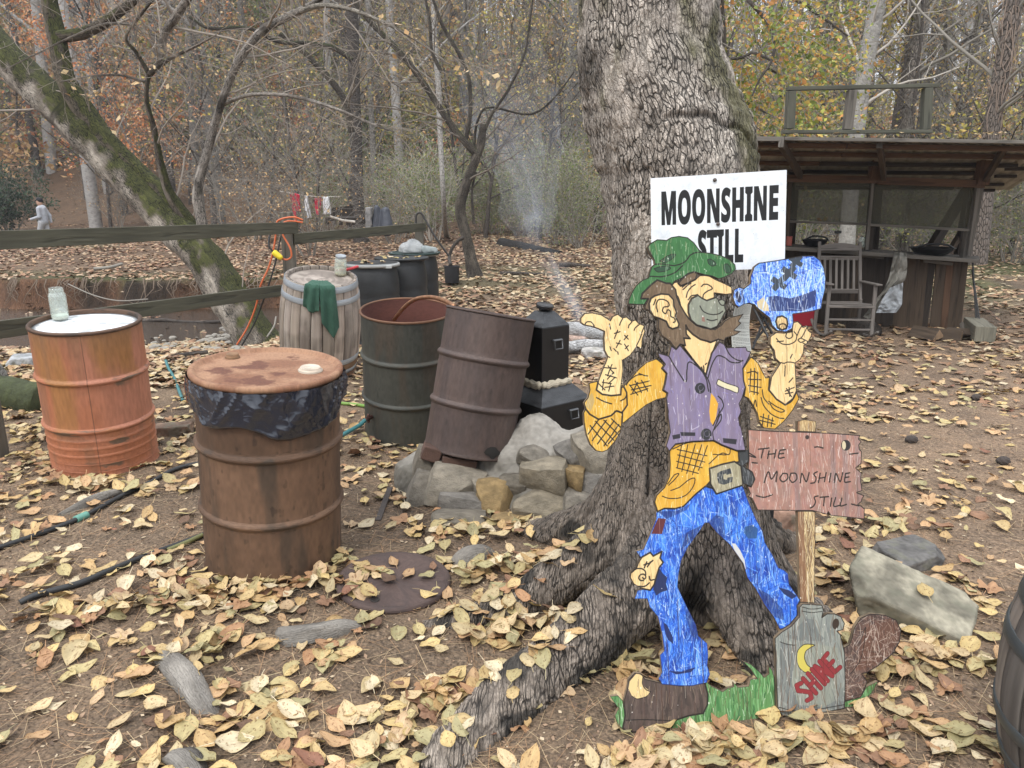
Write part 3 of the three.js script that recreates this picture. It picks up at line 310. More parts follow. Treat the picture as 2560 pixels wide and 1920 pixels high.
  const S = 1330, W = Math.ceil((hi[0] - lo[0]) * S), Hh = Math.ceil((hi[1] - lo[1]) * S), cv = document.createElement('canvas'); cv.width = W; cv.height = Hh; const g = cv.getContext('2d'), r = mulb(77);
  const px = q => { const [a, b] = pl(q); return [(a - lo[0]) * S, Hh - (b - lo[1]) * S]; };
  const path = (pts, close = true) => { const p = pts.map(px); g.beginPath(); g.moveTo(...p[0]); for (let i = 1; i < p.length; i++) g.lineTo(...p[i]); if (close) g.closePath(); };
  const line = (pts, w = 5, c = 'rgba(28,24,22,0.9)') => { const P = new THREE.CatmullRomCurve3(pts.map(q => { const p = px(q); return V(p[0], p[1], 0); })).getPoints(pts.length * 6); g.beginPath(); g.moveTo(P[0].x, P[0].y); for (const p of P) g.lineTo(p.x + (r() - 0.5), p.y + (r() - 0.5)); g.lineWidth = w; g.strokeStyle = c; g.lineCap = 'round'; g.lineJoin = 'round'; g.stroke(); };
  const segs = (f, a, w) => { for (const s of a) line(f(s), w); };
  g.fillStyle = '#b59a72'; g.fillRect(0, 0, W, Hh);
  const base = { post: '#b79a6c', sign_board: '#a97c6d', right_shoe: '#5d4c47', grass: '#5c8a52', left_shoe: '#51453f', jeans: '#2a63cf', knee: '#e8cd95', belt: '#3b3d3e', shirt_tail: '#d6a335', belt_buckle: '#9c947a', left_sleeve: '#d9aa3e', left_elbow: '#e0b23f', left_cuff: '#daa93c', left_hand: '#e9cc92', right_sleeve: '#cfa03a', right_hand: '#e2c490', face: '#e7c48c', vest: '#7d7088', hat: '#3b6e3f', hair: '#6d5a45', brow: '#6d5a45', moustache: '#8b8f7f', ear: '#ecc98f', held_jug: '#3f78d6', thumb: '#e3b878', floor_jug: '#8d9189' };
  const inReg = (k, fn) => { g.save(); path(K[k]); g.clip(); const p = K[k].map(px), x0 = Math.min(...p.map(q => q[0])), x1 = Math.max(...p.map(q => q[0])), y0 = Math.min(...p.map(q => q[1])), y1 = Math.max(...p.map(q => q[1])); fn(x0, y0, x1, y1); g.restore(); };
  const strokes = (k, n, cols, wid, len, vert = 0.8, al = 0.6) => inReg(k, (x0, y0, x1, y1) => { for (let i = 0; i < n; i++) { const x = lerp(x0, x1, r()), y = lerp(y0, y1, r()), a = r() < vert ? Math.PI / 2 + (r() - 0.5) * 0.6 : r() * 6.3, l = len * (0.3 + r()); g.strokeStyle = cols[Math.floor(r() * cols.length)]; g.globalAlpha = al * (0.4 + 0.6 * r()); g.lineWidth = wid * (0.3 + r()); g.beginPath(); g.moveTo(x, y); g.quadraticCurveTo(x + Math.cos(a) * l / 2 + (r() - 0.5) * l * 0.3, y + Math.sin(a) * l / 2, x + Math.cos(a) * l, y + Math.sin(a) * l); g.stroke(); } g.globalAlpha = 1; });
  const patch = (pts, c) => { path(pts); g.fillStyle = c; g.fill(); };
  for (const k of order) {
    path(K[k]); g.fillStyle = base[k]; g.fill();
    if (k === 'jeans') { strokes(k, 900, ['#1b3fa6', '#16307d', '#3f7de6', '#5b9bf0'], 26, 130, 0.6, 0.5); strokes(k, 5200, ['#5fa0f5', '#8fc0fa', '#2f6be0', '#1d49b8', '#17337f', '#cfe2fb'], 3.2, 42, 0.75, 0.8); 
      for (const q of [C([[500, 480], [700, 480], [850, 400], [800, 470], [600, 560]]), C([[1020, 600], [1100, 520], [1180, 540], [1200, 760], [1100, 740]]), C([[800, 700], [960, 620], [880, 760], [740, 880]]), C([[1530, 1270], [1640, 1330], [1780, 1480], [1800, 1600], [1700, 1560], [1580, 1400]]), B([[600, 960], [640, 1060], [650, 1130], [620, 1110], [590, 1020]])]) { g.globalAlpha = 0.5; patch(q, '#1a2550'); g.globalAlpha = 1; }
      strokes(k, 1500, ['#6aa8f7', '#9cc4fa', '#e6f0fd', '#2c62d4', '#1a3c9c'], 2.2, 22, 0.85, 0.7);
      patch(C([[512, 550], [590, 562], [550, 715], [440, 712]]), '#5d2b2f'); patch(C([[1400, 640], [1480, 620], [1530, 660], [1520, 760], [1430, 760], [1390, 700]]), 'rgba(40,74,110,0.75)');
      patch(C([[1262, 810], [1300, 812], [1350, 880], [1395, 980], [1410, 1080], [1370, 1030], [1310, 930]]), '#c9c9c6'); patch(C([[520, 1060], [560, 1120], [605, 1160], [590, 1220], [608, 1290], [540, 1310], [492, 1345], [462, 1280], [480, 1160]]), '#202c55'); patch(C([[1740, 1260], [1850, 1290], [1930, 1350], [1880, 1380], [1800, 1330]]), '#22305c');
      patch(D([[257, 90], [272, 100], [295, 150], [297, 178], [275, 160], [262, 125]]), '#1d2b5e'); patch(D([[280, 288], [330, 290], [388, 272], [370, 292], [310, 302]]), '#1d2b5e'); }
    if (k === 'held_jug') { strokes(k, 500, ['#1b3fae', '#2550c4', '#74a9f2', '#1d2f77'], 22, 110, 0.4, 0.55); strokes(k, 2600, ['#a8cdf9', '#dbeafe', '#4c86ea', '#2048b8', '#7fb2f6'], 4, 55, 0.5, 0.75);
      patch(A([[1630, 575], [1700, 570], [1800, 590], [1880, 570], [2010, 520], [2000, 650], [1900, 690], [1800, 690], [1650, 690]]), 'rgba(36,48,96,0.88)'); patch(A([[1540, 620], [1590, 580], [1630, 640], [1640, 690], [1590, 690], [1550, 660]]), 'rgba(214,190,140,0.9)');
      for (const [cx, cy, s] of [[1715, 470, 62], [1795, 390, 62], [1850, 300, 55]]) for (const a of [0.5, -0.75]) { const d = [Math.cos(a) * s, Math.sin(a) * s * 1.2], n = [-d[1] * 0.22, d[0] * 0.22]; patch(A([[cx - d[0] - n[0] * 1.6, cy - d[1] - n[1] * 1.6], [cx + d[0] - n[0] * 1.5, cy + d[1] - n[1] * 1.5], [cx + d[0] + n[0] * 1.5, cy + d[1] + n[1] * 1.5], [cx - d[0] + n[0] * 1.6, cy - d[1] + n[1] * 1.6]]), '#38404a'); }
      patch(A([[1370, 560], [1385, 530], [1405, 540], [1420, 590], [1412, 625], [1390, 620]]), '#27304c'); line(A([[1440, 510], [1425, 540], [1440, 600], [1440, 635]]), 6, 'rgba(30,40,80,.8)'); strokes(k, 260, ['#e8f1ff', '#b7d4fb'], 2.5, 60, 0.95, 0.8); }
    if (k === 'grass') { strokes(k, 900, ['#3b7440', '#6da565', '#93c08a', '#2f5c33'], 6, 70, 1, 0.7); strokes(k, 400, ['#b9d9ae', '#d8e8cd', '#6e4f35'], 2.4, 50, 1, 0.8); }
    if (k === 'post') { strokes(k, 900, ['#e7d5a4', '#8a6a4a', '#d9c08c', '#6d5440'], 3, 90, 1, 0.8); inReg(k, (x0, y0, x1, y1) => { g.fillStyle = 'rgba(122,84,62,.75)'; g.fillRect(x0, y0, (x1 - x0) * 0.3, y1 - y0); }); strokes(k, 300, ['#efe2bd', '#5d4636'], 2, 70, 1, 0.7); line([K.post[0], K.post[6], K.post[5]], 4); line([K.post[2], K.post[3], K.post[4]], 4); }
    if (k === 'sign_board') { strokes(k, 700, ['#b58a79', '#9a6c5e', '#8d7468', '#a07c74'], 16, 120, 0.6, 0.4); strokes(k, 420, ['#e3d6cd', '#cbb5ab', '#f0e8e0'], 2.2, 46, 1, 0.75); inReg(k, (x0, y0, x1, y1) => { for (const f of [0.4, 0.72, 0.82, 0.93]) { g.fillStyle = 'rgba(120,112,115,.3)'; g.fillRect(lerp(x0, x1, f), y0, 22, y1 - y0); } });
      const L = (s) => segs(B, s, 5.5); L([[[935, 232], [985, 226]], [[958, 232], [948, 272]], [[985, 240], [978, 275]], [[1018, 234], [1010, 272]], [[980, 256], [1014, 252]], [[1036, 236], [1030, 272], [1056, 270]], [[1036, 237], [1062, 233]], [[1034, 254], [1054, 251]]]);
      L([[[962, 388], [982, 338], [996, 372], [1022, 336], [1018, 384]], [[1050, 345], [1036, 370], [1050, 385], [1072, 370], [1070, 348], [1050, 345]], [[1088, 345], [1082, 372], [1096, 388], [1116, 370], [1110, 346], [1088, 345]], [[1132, 390], [1140, 345], [1160, 385], [1174, 342]], [[1212, 338], [1196, 348], [1206, 366], [1200, 388], [1182, 392]], [[1226, 345], [1218, 388]], [[1254, 342], [1246, 384]], [[1222, 368], [1250, 364]], [[1276, 345], [1270, 386]], [[1292, 388], [1300, 346], [1320, 384], [1332, 342]], [[1346, 346], [1342, 386], [1368, 384]], [[1346, 346], [1366, 343]], [[1344, 365], [1362, 362]]]);
      L([[[1216, 452], [1198, 458], [1204, 480], [1192, 502], [1180, 508]], [[1226, 458], [1266, 455]], [[1246, 458], [1242, 498]], [[1280, 462], [1274, 500]], [[1298, 460], [1290, 500], [1318, 496]], [[1328, 462], [1322, 498], [1350, 492]], [[1374, 490], [1408, 498]], [[1200, 222], [1215, 220], [1240, 226]], [[1365, 255], [1405, 250]], [[925, 450], [960, 458], [1000, 446]], [[890, 262], [922, 270], [892, 250]], [[905, 295], [930, 297]]]);
      for (const [x, y, rr, c] of [[1165, 175, 8, '#3a2f2c'], [1347, 213, 20, '#2e2a2a']]) { const p = px(B([[x, y]])[0]); g.fillStyle = c; g.beginPath(); g.arc(p[0], p[1], rr * 1.1, 0, 7); g.fill(); } const p = px(B([[1338, 213]])[0]); g.fillStyle = '#cdbf9e'; g.beginPath(); g.ellipse(p[0], p[1], 9, 18, 0, 0, 7); g.fill(); }
    if (k === 'floor_jug') { strokes(k, 700, ['#7f8580', '#9ea29a', '#757b78', '#a3a89e'], 14, 110, 1, 0.45); for (const q of [D([[745, 145], [790, 110], [830, 70], [862, 75], [880, 130], [905, 150], [890, 162], [800, 160]]), D([[725, 165], [785, 178], [790, 400], [760, 420], [725, 400]]), D([[790, 400], [985, 405], [985, 432], [800, 450], [740, 430]])]) { g.globalAlpha = 0.55; patch(q, '#686d6e'); g.globalAlpha = 1; } patch(D([[800, 190], [860, 170], [960, 190], [960, 260], [955, 400], [900, 430], [800, 420], [770, 330], [785, 240]]), 'rgba(146,150,138,.9)'); strokes(k, 320, ['#6b4f3c', '#c9c7bd', '#5a5f60', '#b3b5ac'], 2.4, 120, 1, 0.7);
      patch(D([[866, 178], [845, 174], [818, 178], [797, 200], [792, 235], [802, 268], [825, 288], [852, 290], [853, 272], [835, 258], [824, 230], [828, 205], [845, 190]]), '#cdbf5c'); line(D([[866, 178], [845, 174], [818, 178], [797, 200], [792, 235], [802, 268], [825, 288], [852, 290]]), 3); line(D([[866, 178], [845, 190], [828, 205], [824, 230], [835, 258], [853, 272]]), 3);
      // SHINE, thick red brush letters climbing to the right
      const red = '#8f3236', T = D([[812, 372], [945, 232]]), a = px(T[0]), b = px(T[1]), an = Math.atan2(b[1] - a[1], b[0] - a[0]), L = Math.hypot(b[0] - a[0], b[1] - a[1]); g.save(); g.translate(...a); g.rotate(an); const hgt = 60 * S / 1330 * 1.55; const lt = { S: [[[0.85, 0.1], [0.3, 0], [0.05, 0.25], [0.5, 0.5], [0.9, 0.75], [0.6, 1], [0.05, 0.92]]], H: [[[0.1, 0], [0.1, 1]], [[0.85, 0], [0.85, 1]], [[0.1, 0.5], [0.85, 0.5]]], I: [[[0.5, 0], [0.5, 1]]], N: [[[0.1, 1], [0.1, 0], [0.85, 1], [0.85, 0]]], E: [[[0.85, 0.02], [0.1, 0.05], [0.1, 0.95], [0.9, 0.98]], [[0.1, 0.5], [0.75, 0.5]]] }; let x = -6; for (const ch of 'SHINE') { const w = (ch === 'I' ? 0.12 : 0.235) * L; for (const st of lt[ch]) { g.beginPath(); st.forEach(([p, q], i) => { const X = x + p * w * 0.82, Y = -hgt * 0.42 + q * hgt * 0.92; i ? g.lineTo(X, Y) : g.moveTo(X, Y); }); g.lineJoin = g.lineCap = 'round'; g.strokeStyle = '#5e2427'; g.lineWidth = 20; g.stroke(); g.strokeStyle = red; g.lineWidth = 16; g.stroke(); } x += w; } g.restore();
      line(D([[815, 24], [850, 32], [893, 28]]), 3); line(D([[815, 40], [850, 46], [895, 42]]), 3); line(D([[725, 165], [760, 176], [785, 178]]), 3); line(D([[720, 430], [800, 446], [984, 420]]), 3); { const p = px(D([[950, 92]])[0]); g.fillStyle = '#3d3026'; g.beginPath(); g.ellipse(p[0], p[1], 15, 22, 0.2, 0, 7); g.fill(); } }
    if (k === 'right_shoe') { strokes(k, 700, ['#463834', '#6f5a52', '#7d5b4c'], 12, 80, 0.3, 0.5); patch(D([[1075, 120], [1130, 85], [1180, 75], [1218, 100], [1222, 150], [1180, 220], [1110, 268], [1040, 290], [1050, 220]]), 'rgba(110,76,62,.7)'); strokes(k, 420, ['#d3c4b6', '#a8917f', '#e6dccf', '#3a2f2c'], 2.4, 60, 0.2, 0.75); line(D([[1065, 150], [1080, 110], [1060, 240], [1020, 300]]), 3); }
    if (k === 'left_shoe') { strokes(k, 500, ['#3c332f', '#65564e', '#5a4a44'], 14, 90, 1, 0.5); patch(D([[120, 330], [150, 295], [175, 310], [172, 340], [180, 352], [205, 372], [190, 390], [150, 401], [130, 390], [115, 360]]), '#e3c88f'); line(D([[175, 310], [172, 340], [185, 362], [205, 372]]), 4); line(D([[205, 372], [190, 390], [150, 401], [130, 390]]), 3); strokes(k, 120, ['#8e7a6b', '#2b2421', '#b9a486'], 2, 60, 1, 0.6); line(D([[105, 488], [180, 486], [290, 490]]), 4); }
    if (k === 'hat') { strokes(k, 400, ['#2f5c34', '#447a46', '#356638'], 18, 90, 1, 0.4); for (const q of [[[780, 295], [830, 262], [880, 240], [905, 245], [880, 275], [820, 308]], [[735, 355], [790, 338], [850, 338], [865, 352], [820, 375], [760, 380]], [[1155, 285], [1180, 280], [1215, 305], [1222, 325], [1195, 335], [1165, 315]], [[1285, 325], [1310, 318], [1335, 345], [1335, 385], [1310, 390], [1288, 365]]]) { patch(A(q), '#2c4a35'); line(A([...q, q[0]]), 3); } line(A([[740, 322], [800, 318], [900, 330], [980, 300], [1020, 250], [1060, 230], [1115, 226]]), 5); line(A([[700, 415], [800, 418], [900, 385], [960, 330]]), 5); line(A([[690, 195], [735, 290]]), 7); strokes(k, 170, ['#a9c3a0', '#d8dcc8', '#8fae88'], 2.4, 48, 1, 0.7); strokes(k, 40, ['#a08f72'], 4, 60, 1, 0.7); }
    if (k === 'vest') { strokes(k, 800, ['#756880', '#8b7e94', '#7b6e84', '#83789a'], 22, 120, 1, 0.4); strokes(k, 240, ['#c9c4dd', '#8d88c4', '#f0eef5'], 3, 34, 0.9, 0.5); patch(A([[1185, 1335], [1215, 1370], [1240, 1420], [1225, 1520], [1200, 1590], [1180, 1560], [1170, 1480], [1178, 1390]]), '#dca53a'); patch(A([[1240, 1225], [1300, 1255], [1398, 1292], [1395, 1332], [1330, 1310], [1230, 1265]]), '#d5cda9'); line(A([[1240, 1225], [1300, 1255], [1398, 1292], [1395, 1332], [1330, 1310], [1230, 1265], [1240, 1225]]), 3);
      const disc = (x, y, rr, f) => { const p = px(f([[x, y]])[0]); g.fillStyle = '#2d2d31'; g.beginPath(); g.arc(p[0], p[1], rr, 0, 7); g.fill(); g.strokeStyle = '#6b6577'; g.lineWidth = 2; g.beginPath(); g.arc(p[0] + 3, p[1] - 2, rr * 0.5, 0, 5); g.stroke(); }; disc(1098, 1297, 22, A); disc(684, 160, 23, B); for (const q of [[[524, 165], [560, 158], [562, 178], [528, 185]], [[562, 150], [632, 152], [632, 168], [566, 168]], [[762, 178], [828, 184], [824, 208], [764, 200]]]) { patch(B(q), '#2e2c33'); } segs(A, [[[850, 1040], [890, 1110], [985, 1245], [995, 1150], [1010, 1090], [1080, 1130], [1150, 1210], [1175, 1270], [1180, 1330]], [[1160, 1215], [1200, 1090], [1240, 1040], [1290, 1055], [1340, 1090], [1400, 1095], [1435, 1078]], [[1302, 978], [1330, 1030], [1380, 1070], [1430, 1082]], [[1200, 1590], [1240, 1510], [1280, 1440], [1270, 1390], [1240, 1360]], [[1060, 1100], [1110, 1160], [1145, 1220], [1165, 1320]], [[1210, 1620], [1265, 1540], [1262, 1500], [1230, 1560], [1215, 1610]]], 5); segs(B, [[[720, 192], [715, 150], [740, 90], [745, 40]], [[530, 230], [600, 200], [680, 190]]], 4); }
    if (k === 'shirt_tail' || k === 'left_sleeve' || k === 'left_elbow' || k === 'left_cuff' || k === 'right_sleeve') { strokes(k, 400, ['#c69330', '#e3b84f', '#cf9c35'], 18, 90, 1, 0.35); strokes(k, 130, ['#f2e2ae', '#fff4d0', '#a88a52'], 2.2, 50, 1, 0.6); }
    if (k === 'shirt_tail') segs(B, [[[570, 215], [550, 320]], [[600, 210], [572, 335]], [[635, 208], [595, 345]], [[665, 210], [622, 350]], [[692, 215], [650, 330]], [[550, 232], [690, 262]], [[552, 258], [680, 292]], [[548, 288], [668, 318]], [[546, 318], [650, 345]], [[505, 395], [540, 350], [558, 346], [540, 372], [510, 400]], [[520, 425], [560, 410], [610, 372], [632, 368], [630, 395], [600, 440], [560, 460], [510, 462], [480, 452]], [[700, 300], [760, 250], [795, 255], [800, 225]], [[720, 255], [780, 258]]], 4);
    if (k === 'left_elbow') segs(B, [[[140, 120], [220, 215]], [[165, 100], [252, 190]], [[205, 95], [275, 165]], [[240, 88], [285, 130]], [[150, 190], [215, 95]], [[175, 205], [250, 100]], [[205, 215], [275, 115]], [[130, 160], [180, 90]], [[225, 205], [282, 140]]], 5);
    if (k === 'left_cuff') { segs(A, [[[285, 1370], [340, 1400], [402, 1420]], [[475, 1395], [510, 1375], [524, 1340]], [[300, 1540], [400, 1512], [440, 1475], [480, 1485]]], 5); g.globalAlpha = 0.5; patch(A([[215, 1370], [250, 1330], [270, 1400], [240, 1480], [200, 1440]]), '#a09682'); g.globalAlpha = 1; }
    if (k === 'left_sleeve') segs(A, [[[550, 1275], [700, 1240]], [[560, 1310], [715, 1275]], [[555, 1345], [690, 1300]], [[545, 1270], [610, 1350]], [[590, 1240], [640, 1330]], [[640, 1235], [690, 1320]], [[570, 1330], [610, 1250]], [[620, 1180], [660, 1195], [690, 1200]], [[520, 1270], [540, 1240], [600, 1195], [640, 1190]], [[755, 1063], [800, 1100], [822, 1130]]], 4.5);
    if (k === 'right_sleeve') segs(A, [[[1470, 1175], [1530, 1165], [1550, 1180]], [[1480, 1225], [1580, 1230]], [[1480, 1275], [1580, 1290]], [[1500, 1320], [1560, 1335]], [[1500, 1145], [1490, 1330]], [[1530, 1140], [1525, 1345]], [[1555, 1170], [1550, 1350]], [[1575, 1520], [1680, 1555]], [[1570, 1550], [1690, 1580]], [[1600, 1500], [1590, 1590]], [[1640, 1510], [1630, 1600]], [[1670, 1530], [1660, 1600]], [[1580, 1370], [1600, 1430], [1660, 1500], [1720, 1530], [1760, 1535]], [[1640, 1400], [1700, 1440], [1765, 1475], [1740, 1485], [1680, 1460], [1650, 1420]], [[1520, 1440], [1535, 1390], [1545, 1440]], [[1590, 1310], [1600, 1370], [1640, 1420]], [[1770, 1430], [1820, 1400], [1860, 1330]]], 4.5);
    if (['left_hand', 'right_hand', 'face', 'knee', 'ear', 'thumb'].includes(k)) { strokes(k, 260, ['#ddb87c', '#f0d8a2', '#e3c48b'], 14, 90, 1, 0.35); strokes(k, 60, ['#8a6a42', '#6b5236'], 1.6, 70, 1, 0.65); }
    if (k === 'left_hand') segs(A, [[[192, 795], [205, 775], [240, 775], [262, 800], [262, 815]], [[385, 790], [395, 830]], [[488, 750], [470, 785], [465, 800]], [[562, 775], [540, 800], [535, 820]], [[620, 795], [590, 820], [580, 840]], [[640, 870], [615, 930], [600, 960]], [[660, 810], [640, 860]], [[425, 865], [470, 850]], [[450, 840], [425, 905]], [[440, 940], [480, 950]], [[470, 920], [440, 975]], [[505, 880], [535, 910]], [[500, 915], [530, 880]], [[505, 950], [535, 1000]], [[510, 985], [535, 960]], [[420, 985], [440, 1005]], [[450, 1010], [455, 1028]], [[345, 1135], [440, 1140]], [[375, 1120], [420, 1180]], [[405, 1110], [370, 1200]], [[355, 1190], [440, 1215]], [[370, 1225], [420, 1170]], [[380, 1260], [430, 1210]], [[340, 1230], [330, 1310]], [[330, 1250], [400, 1260]], [[350, 1290], [420, 1280]], [[395, 1260], [380, 1320]], [[300, 1260], [350, 1310]], [[390, 970], [400, 1000]], [[370, 1045], [390, 1055]], [[490, 1075], [500, 1070]]], 4.5);
    if (k === 'right_hand') segs(A, [[[1700, 905], [1740, 945], [1800, 950], [1850, 925], [1860, 880], [1840, 850]], [[1780, 865], [1775, 890], [1800, 905], [1825, 890], [1825, 855]], [[1905, 800], [1880, 840], [1865, 880]], [[1945, 810], [1920, 860], [1895, 900], [1870, 915], [1890, 935], [1920, 925]], [[1900, 905], [1920, 915], [1945, 930], [1935, 950], [1910, 940]], [[1705, 930], [1755, 925]], [[1825, 1030], [1810, 1060]], [[1735, 1095], [1760, 1100], [1790, 1090], [1850, 1098]], [[1800, 1250], [1830, 1215]], [[1770, 1320], [1840, 1290]], [[1770, 1340], [1830, 1330]], [[1780, 1300], [1820, 1365]], [[1800, 1290], [1805, 1360]], [[1770, 1120], [1765, 1200]]], 4.5);
    if (k === 'face') segs(A, [[[960, 500], [985, 480], [1005, 470]], [[965, 520], [995, 490], [1025, 470]], [[990, 580], [1000, 540], [1030, 500], [1060, 480]], [[1110, 495], [1125, 480], [1160, 480], [1195, 510], [1150, 535], [1125, 560], [1120, 590]], [[1005, 600], [1030, 570], [1080, 560]], [[1110, 1130], [1120, 1160]], [[1125, 1120], [1130, 1165]], [[1140, 1110], [1150, 1100]], [[860, 540], [920, 570], [945, 640]]], 5);
    if (k === 'hair') { strokes(k, 500, ['#5c4b39', '#7a6650', '#64523e'], 8, 70, 0.7, 0.5); strokes(k, 80, ['#b2a48e', '#8d7c66'], 2, 50, 1, 0.6); }
    if (k === 'moustache') { strokes(k, 300, ['#7d8173', '#989b8a', '#868a7a'], 14, 70, 0.6, 0.45); segs(A, [[[1095, 650], [1120, 690], [1180, 715], [1240, 712], [1275, 690]], [[1150, 755], [1190, 765], [1230, 755]], [[1240, 610], [1260, 640], [1290, 645]]], 4.5); g.globalAlpha = 0.6; patch(A([[1110, 735], [1130, 735], [1135, 775], [1110, 770]]), '#8e5348'); g.globalAlpha = 1; }
    if (k === 'ear') segs(A, [[[760, 695], [750, 640], [770, 600], [810, 600], [845, 620], [850, 650], [810, 660], [800, 690], [825, 710], [840, 680], [860, 690], [865, 730], [890, 745], [900, 770], [885, 780]], [[730, 640], [745, 600]]], 5);
    if (k === 'thumb') line(A([[1720, 835], [1718, 800], [1745, 790], [1768, 800], [1770, 830]]), 5);
    if (k === 'knee') segs(C, [[[370, 1060], [385, 1020], [395, 1000]], [[400, 1050], [430, 1000], [415, 1030]], [[365, 1030], [430, 1010]], [[440, 1000], [455, 985]], [[235, 1110], [290, 1070], [340, 1070], [375, 1090], [385, 1130]], [[360, 1190], [330, 1190], [312, 1165], [325, 1135], [360, 1125], [385, 1150], [370, 1175], [350, 1160]], [[420, 1150], [430, 1185], [470, 1180]], [[310, 1250], [370, 1250], [420, 1215]]], 5.5);
    if (k === 'belt') strokes(k, 160, ['#2a2c2d', '#5a5d5e', '#8a8d8e'], 5, 50, 0.8, 0.6);
    if (k === 'belt_buckle') { strokes(k, 160, ['#8a8268', '#b1a98d', '#a39b80'], 6, 60, 1, 0.5); patch(B([[738, 345], [752, 335], [800, 320], [806, 345], [782, 352], [780, 345], [766, 350], [768, 372], [784, 375], [786, 365], [812, 360], [808, 385], [770, 398], [745, 392], [738, 370]]), '#34383c'); strokes(k, 60, ['#e5e0cc'], 2, 40, 1, 0.6); }
    path(K[k]); g.lineWidth = ['grass', 'post'].includes(k) ? 2.5 : k === 'jeans' ? 4 : 7; g.strokeStyle = k === 'jeans' ? 'rgba(20,35,90,.75)' : 'rgba(32,27,24,0.88)'; g.stroke();
  }
  // weather: grain checks of the plywood over all the paint
  for (let i = 0; i < 260; i++) { const x = r() * W, y = r() * Hh, l = 30 + r() * 150; g.strokeStyle = r() < 0.5 ? 'rgba(60,44,32,.5)' : 'rgba(238,230,214,.5)'; g.lineWidth = 0.8 + r() * 1.4; g.beginPath(); g.moveTo(x, y); g.lineTo(x + (r() - 0.5) * 3, y + l); g.stroke(); }
  for (let i = 0; i < 60; i++) { const x = r() * W, y = Hh * (0.72 + 0.28 * r()), l = 60 + r() * 200; g.strokeStyle = 'rgba(72,48,34,.55)'; g.lineWidth = 1 + r() * 2.4; g.beginPath(); g.moveTo(x, y); g.lineTo(x + (r() - 0.5) * 4, y + l); g.stroke(); }
  for (let i = 0; i < 700; i++) { g.fillStyle = 'rgba(245,242,232,' + (0.3 + 0.5 * r()) + ')'; g.beginPath(); g.ellipse(r() * W, r() * Hh, 0.8 + r() * 2, 1 + r() * 4, 0, 0, 7); g.fill(); }
  const ct = new THREE.CanvasTexture(cv); ct.colorSpace = THREE.SRGBColorSpace;
  const paint = mat([0.93, 0.93, 0.93], { map: ct, rough: 0.78, bumpMap: rep(TX.grain, 3, 1.2), bumpScale: 0.0022 }), edge = mat([0.3, 0.22, 0.14], { rough: 0.9, map: TX.fine });
  const t = thing('plywood_cutout', 'painted plywood cutout of a bearded hillbilly drinking from a blue jug', 'painted cutout', PL);
  const MX = new THREE.Matrix4().makeBasis(ex, ey, N); MX.setPosition(PL);
  order.forEach((k, i) => {
    const sh = new THREE.Shape(Q[k].map(q => new THREE.Vector2(...q))); const geo = new THREE.ExtrudeGeometry(sh, { depth: 0.0115, bevelEnabled: false, curveSegments: 2 });
    const P = geo.attributes.position, uv = geo.attributes.uv; for (let j = 0; j < P.count; j++) { uv.setXY(j, (P.getX(j) - lo[0]) / (hi[0] - lo[0]), (P.getY(j) - lo[1]) / (hi[1] - lo[1])); P.setZ(j, P.getZ(j) + i * 0.0005 - 0.0115); }
    geo.applyMatrix4(MX); const m = part(names[k] || k, geo, [paint, edge], t); if (k === 'held_jug') m.userData.label = 'blue painted jug with black crosses raised to the mouth'; if (k === 'floor_jug') m.userData.label = 'grey painted jug lettered SHINE with a yellow moon'; });
}
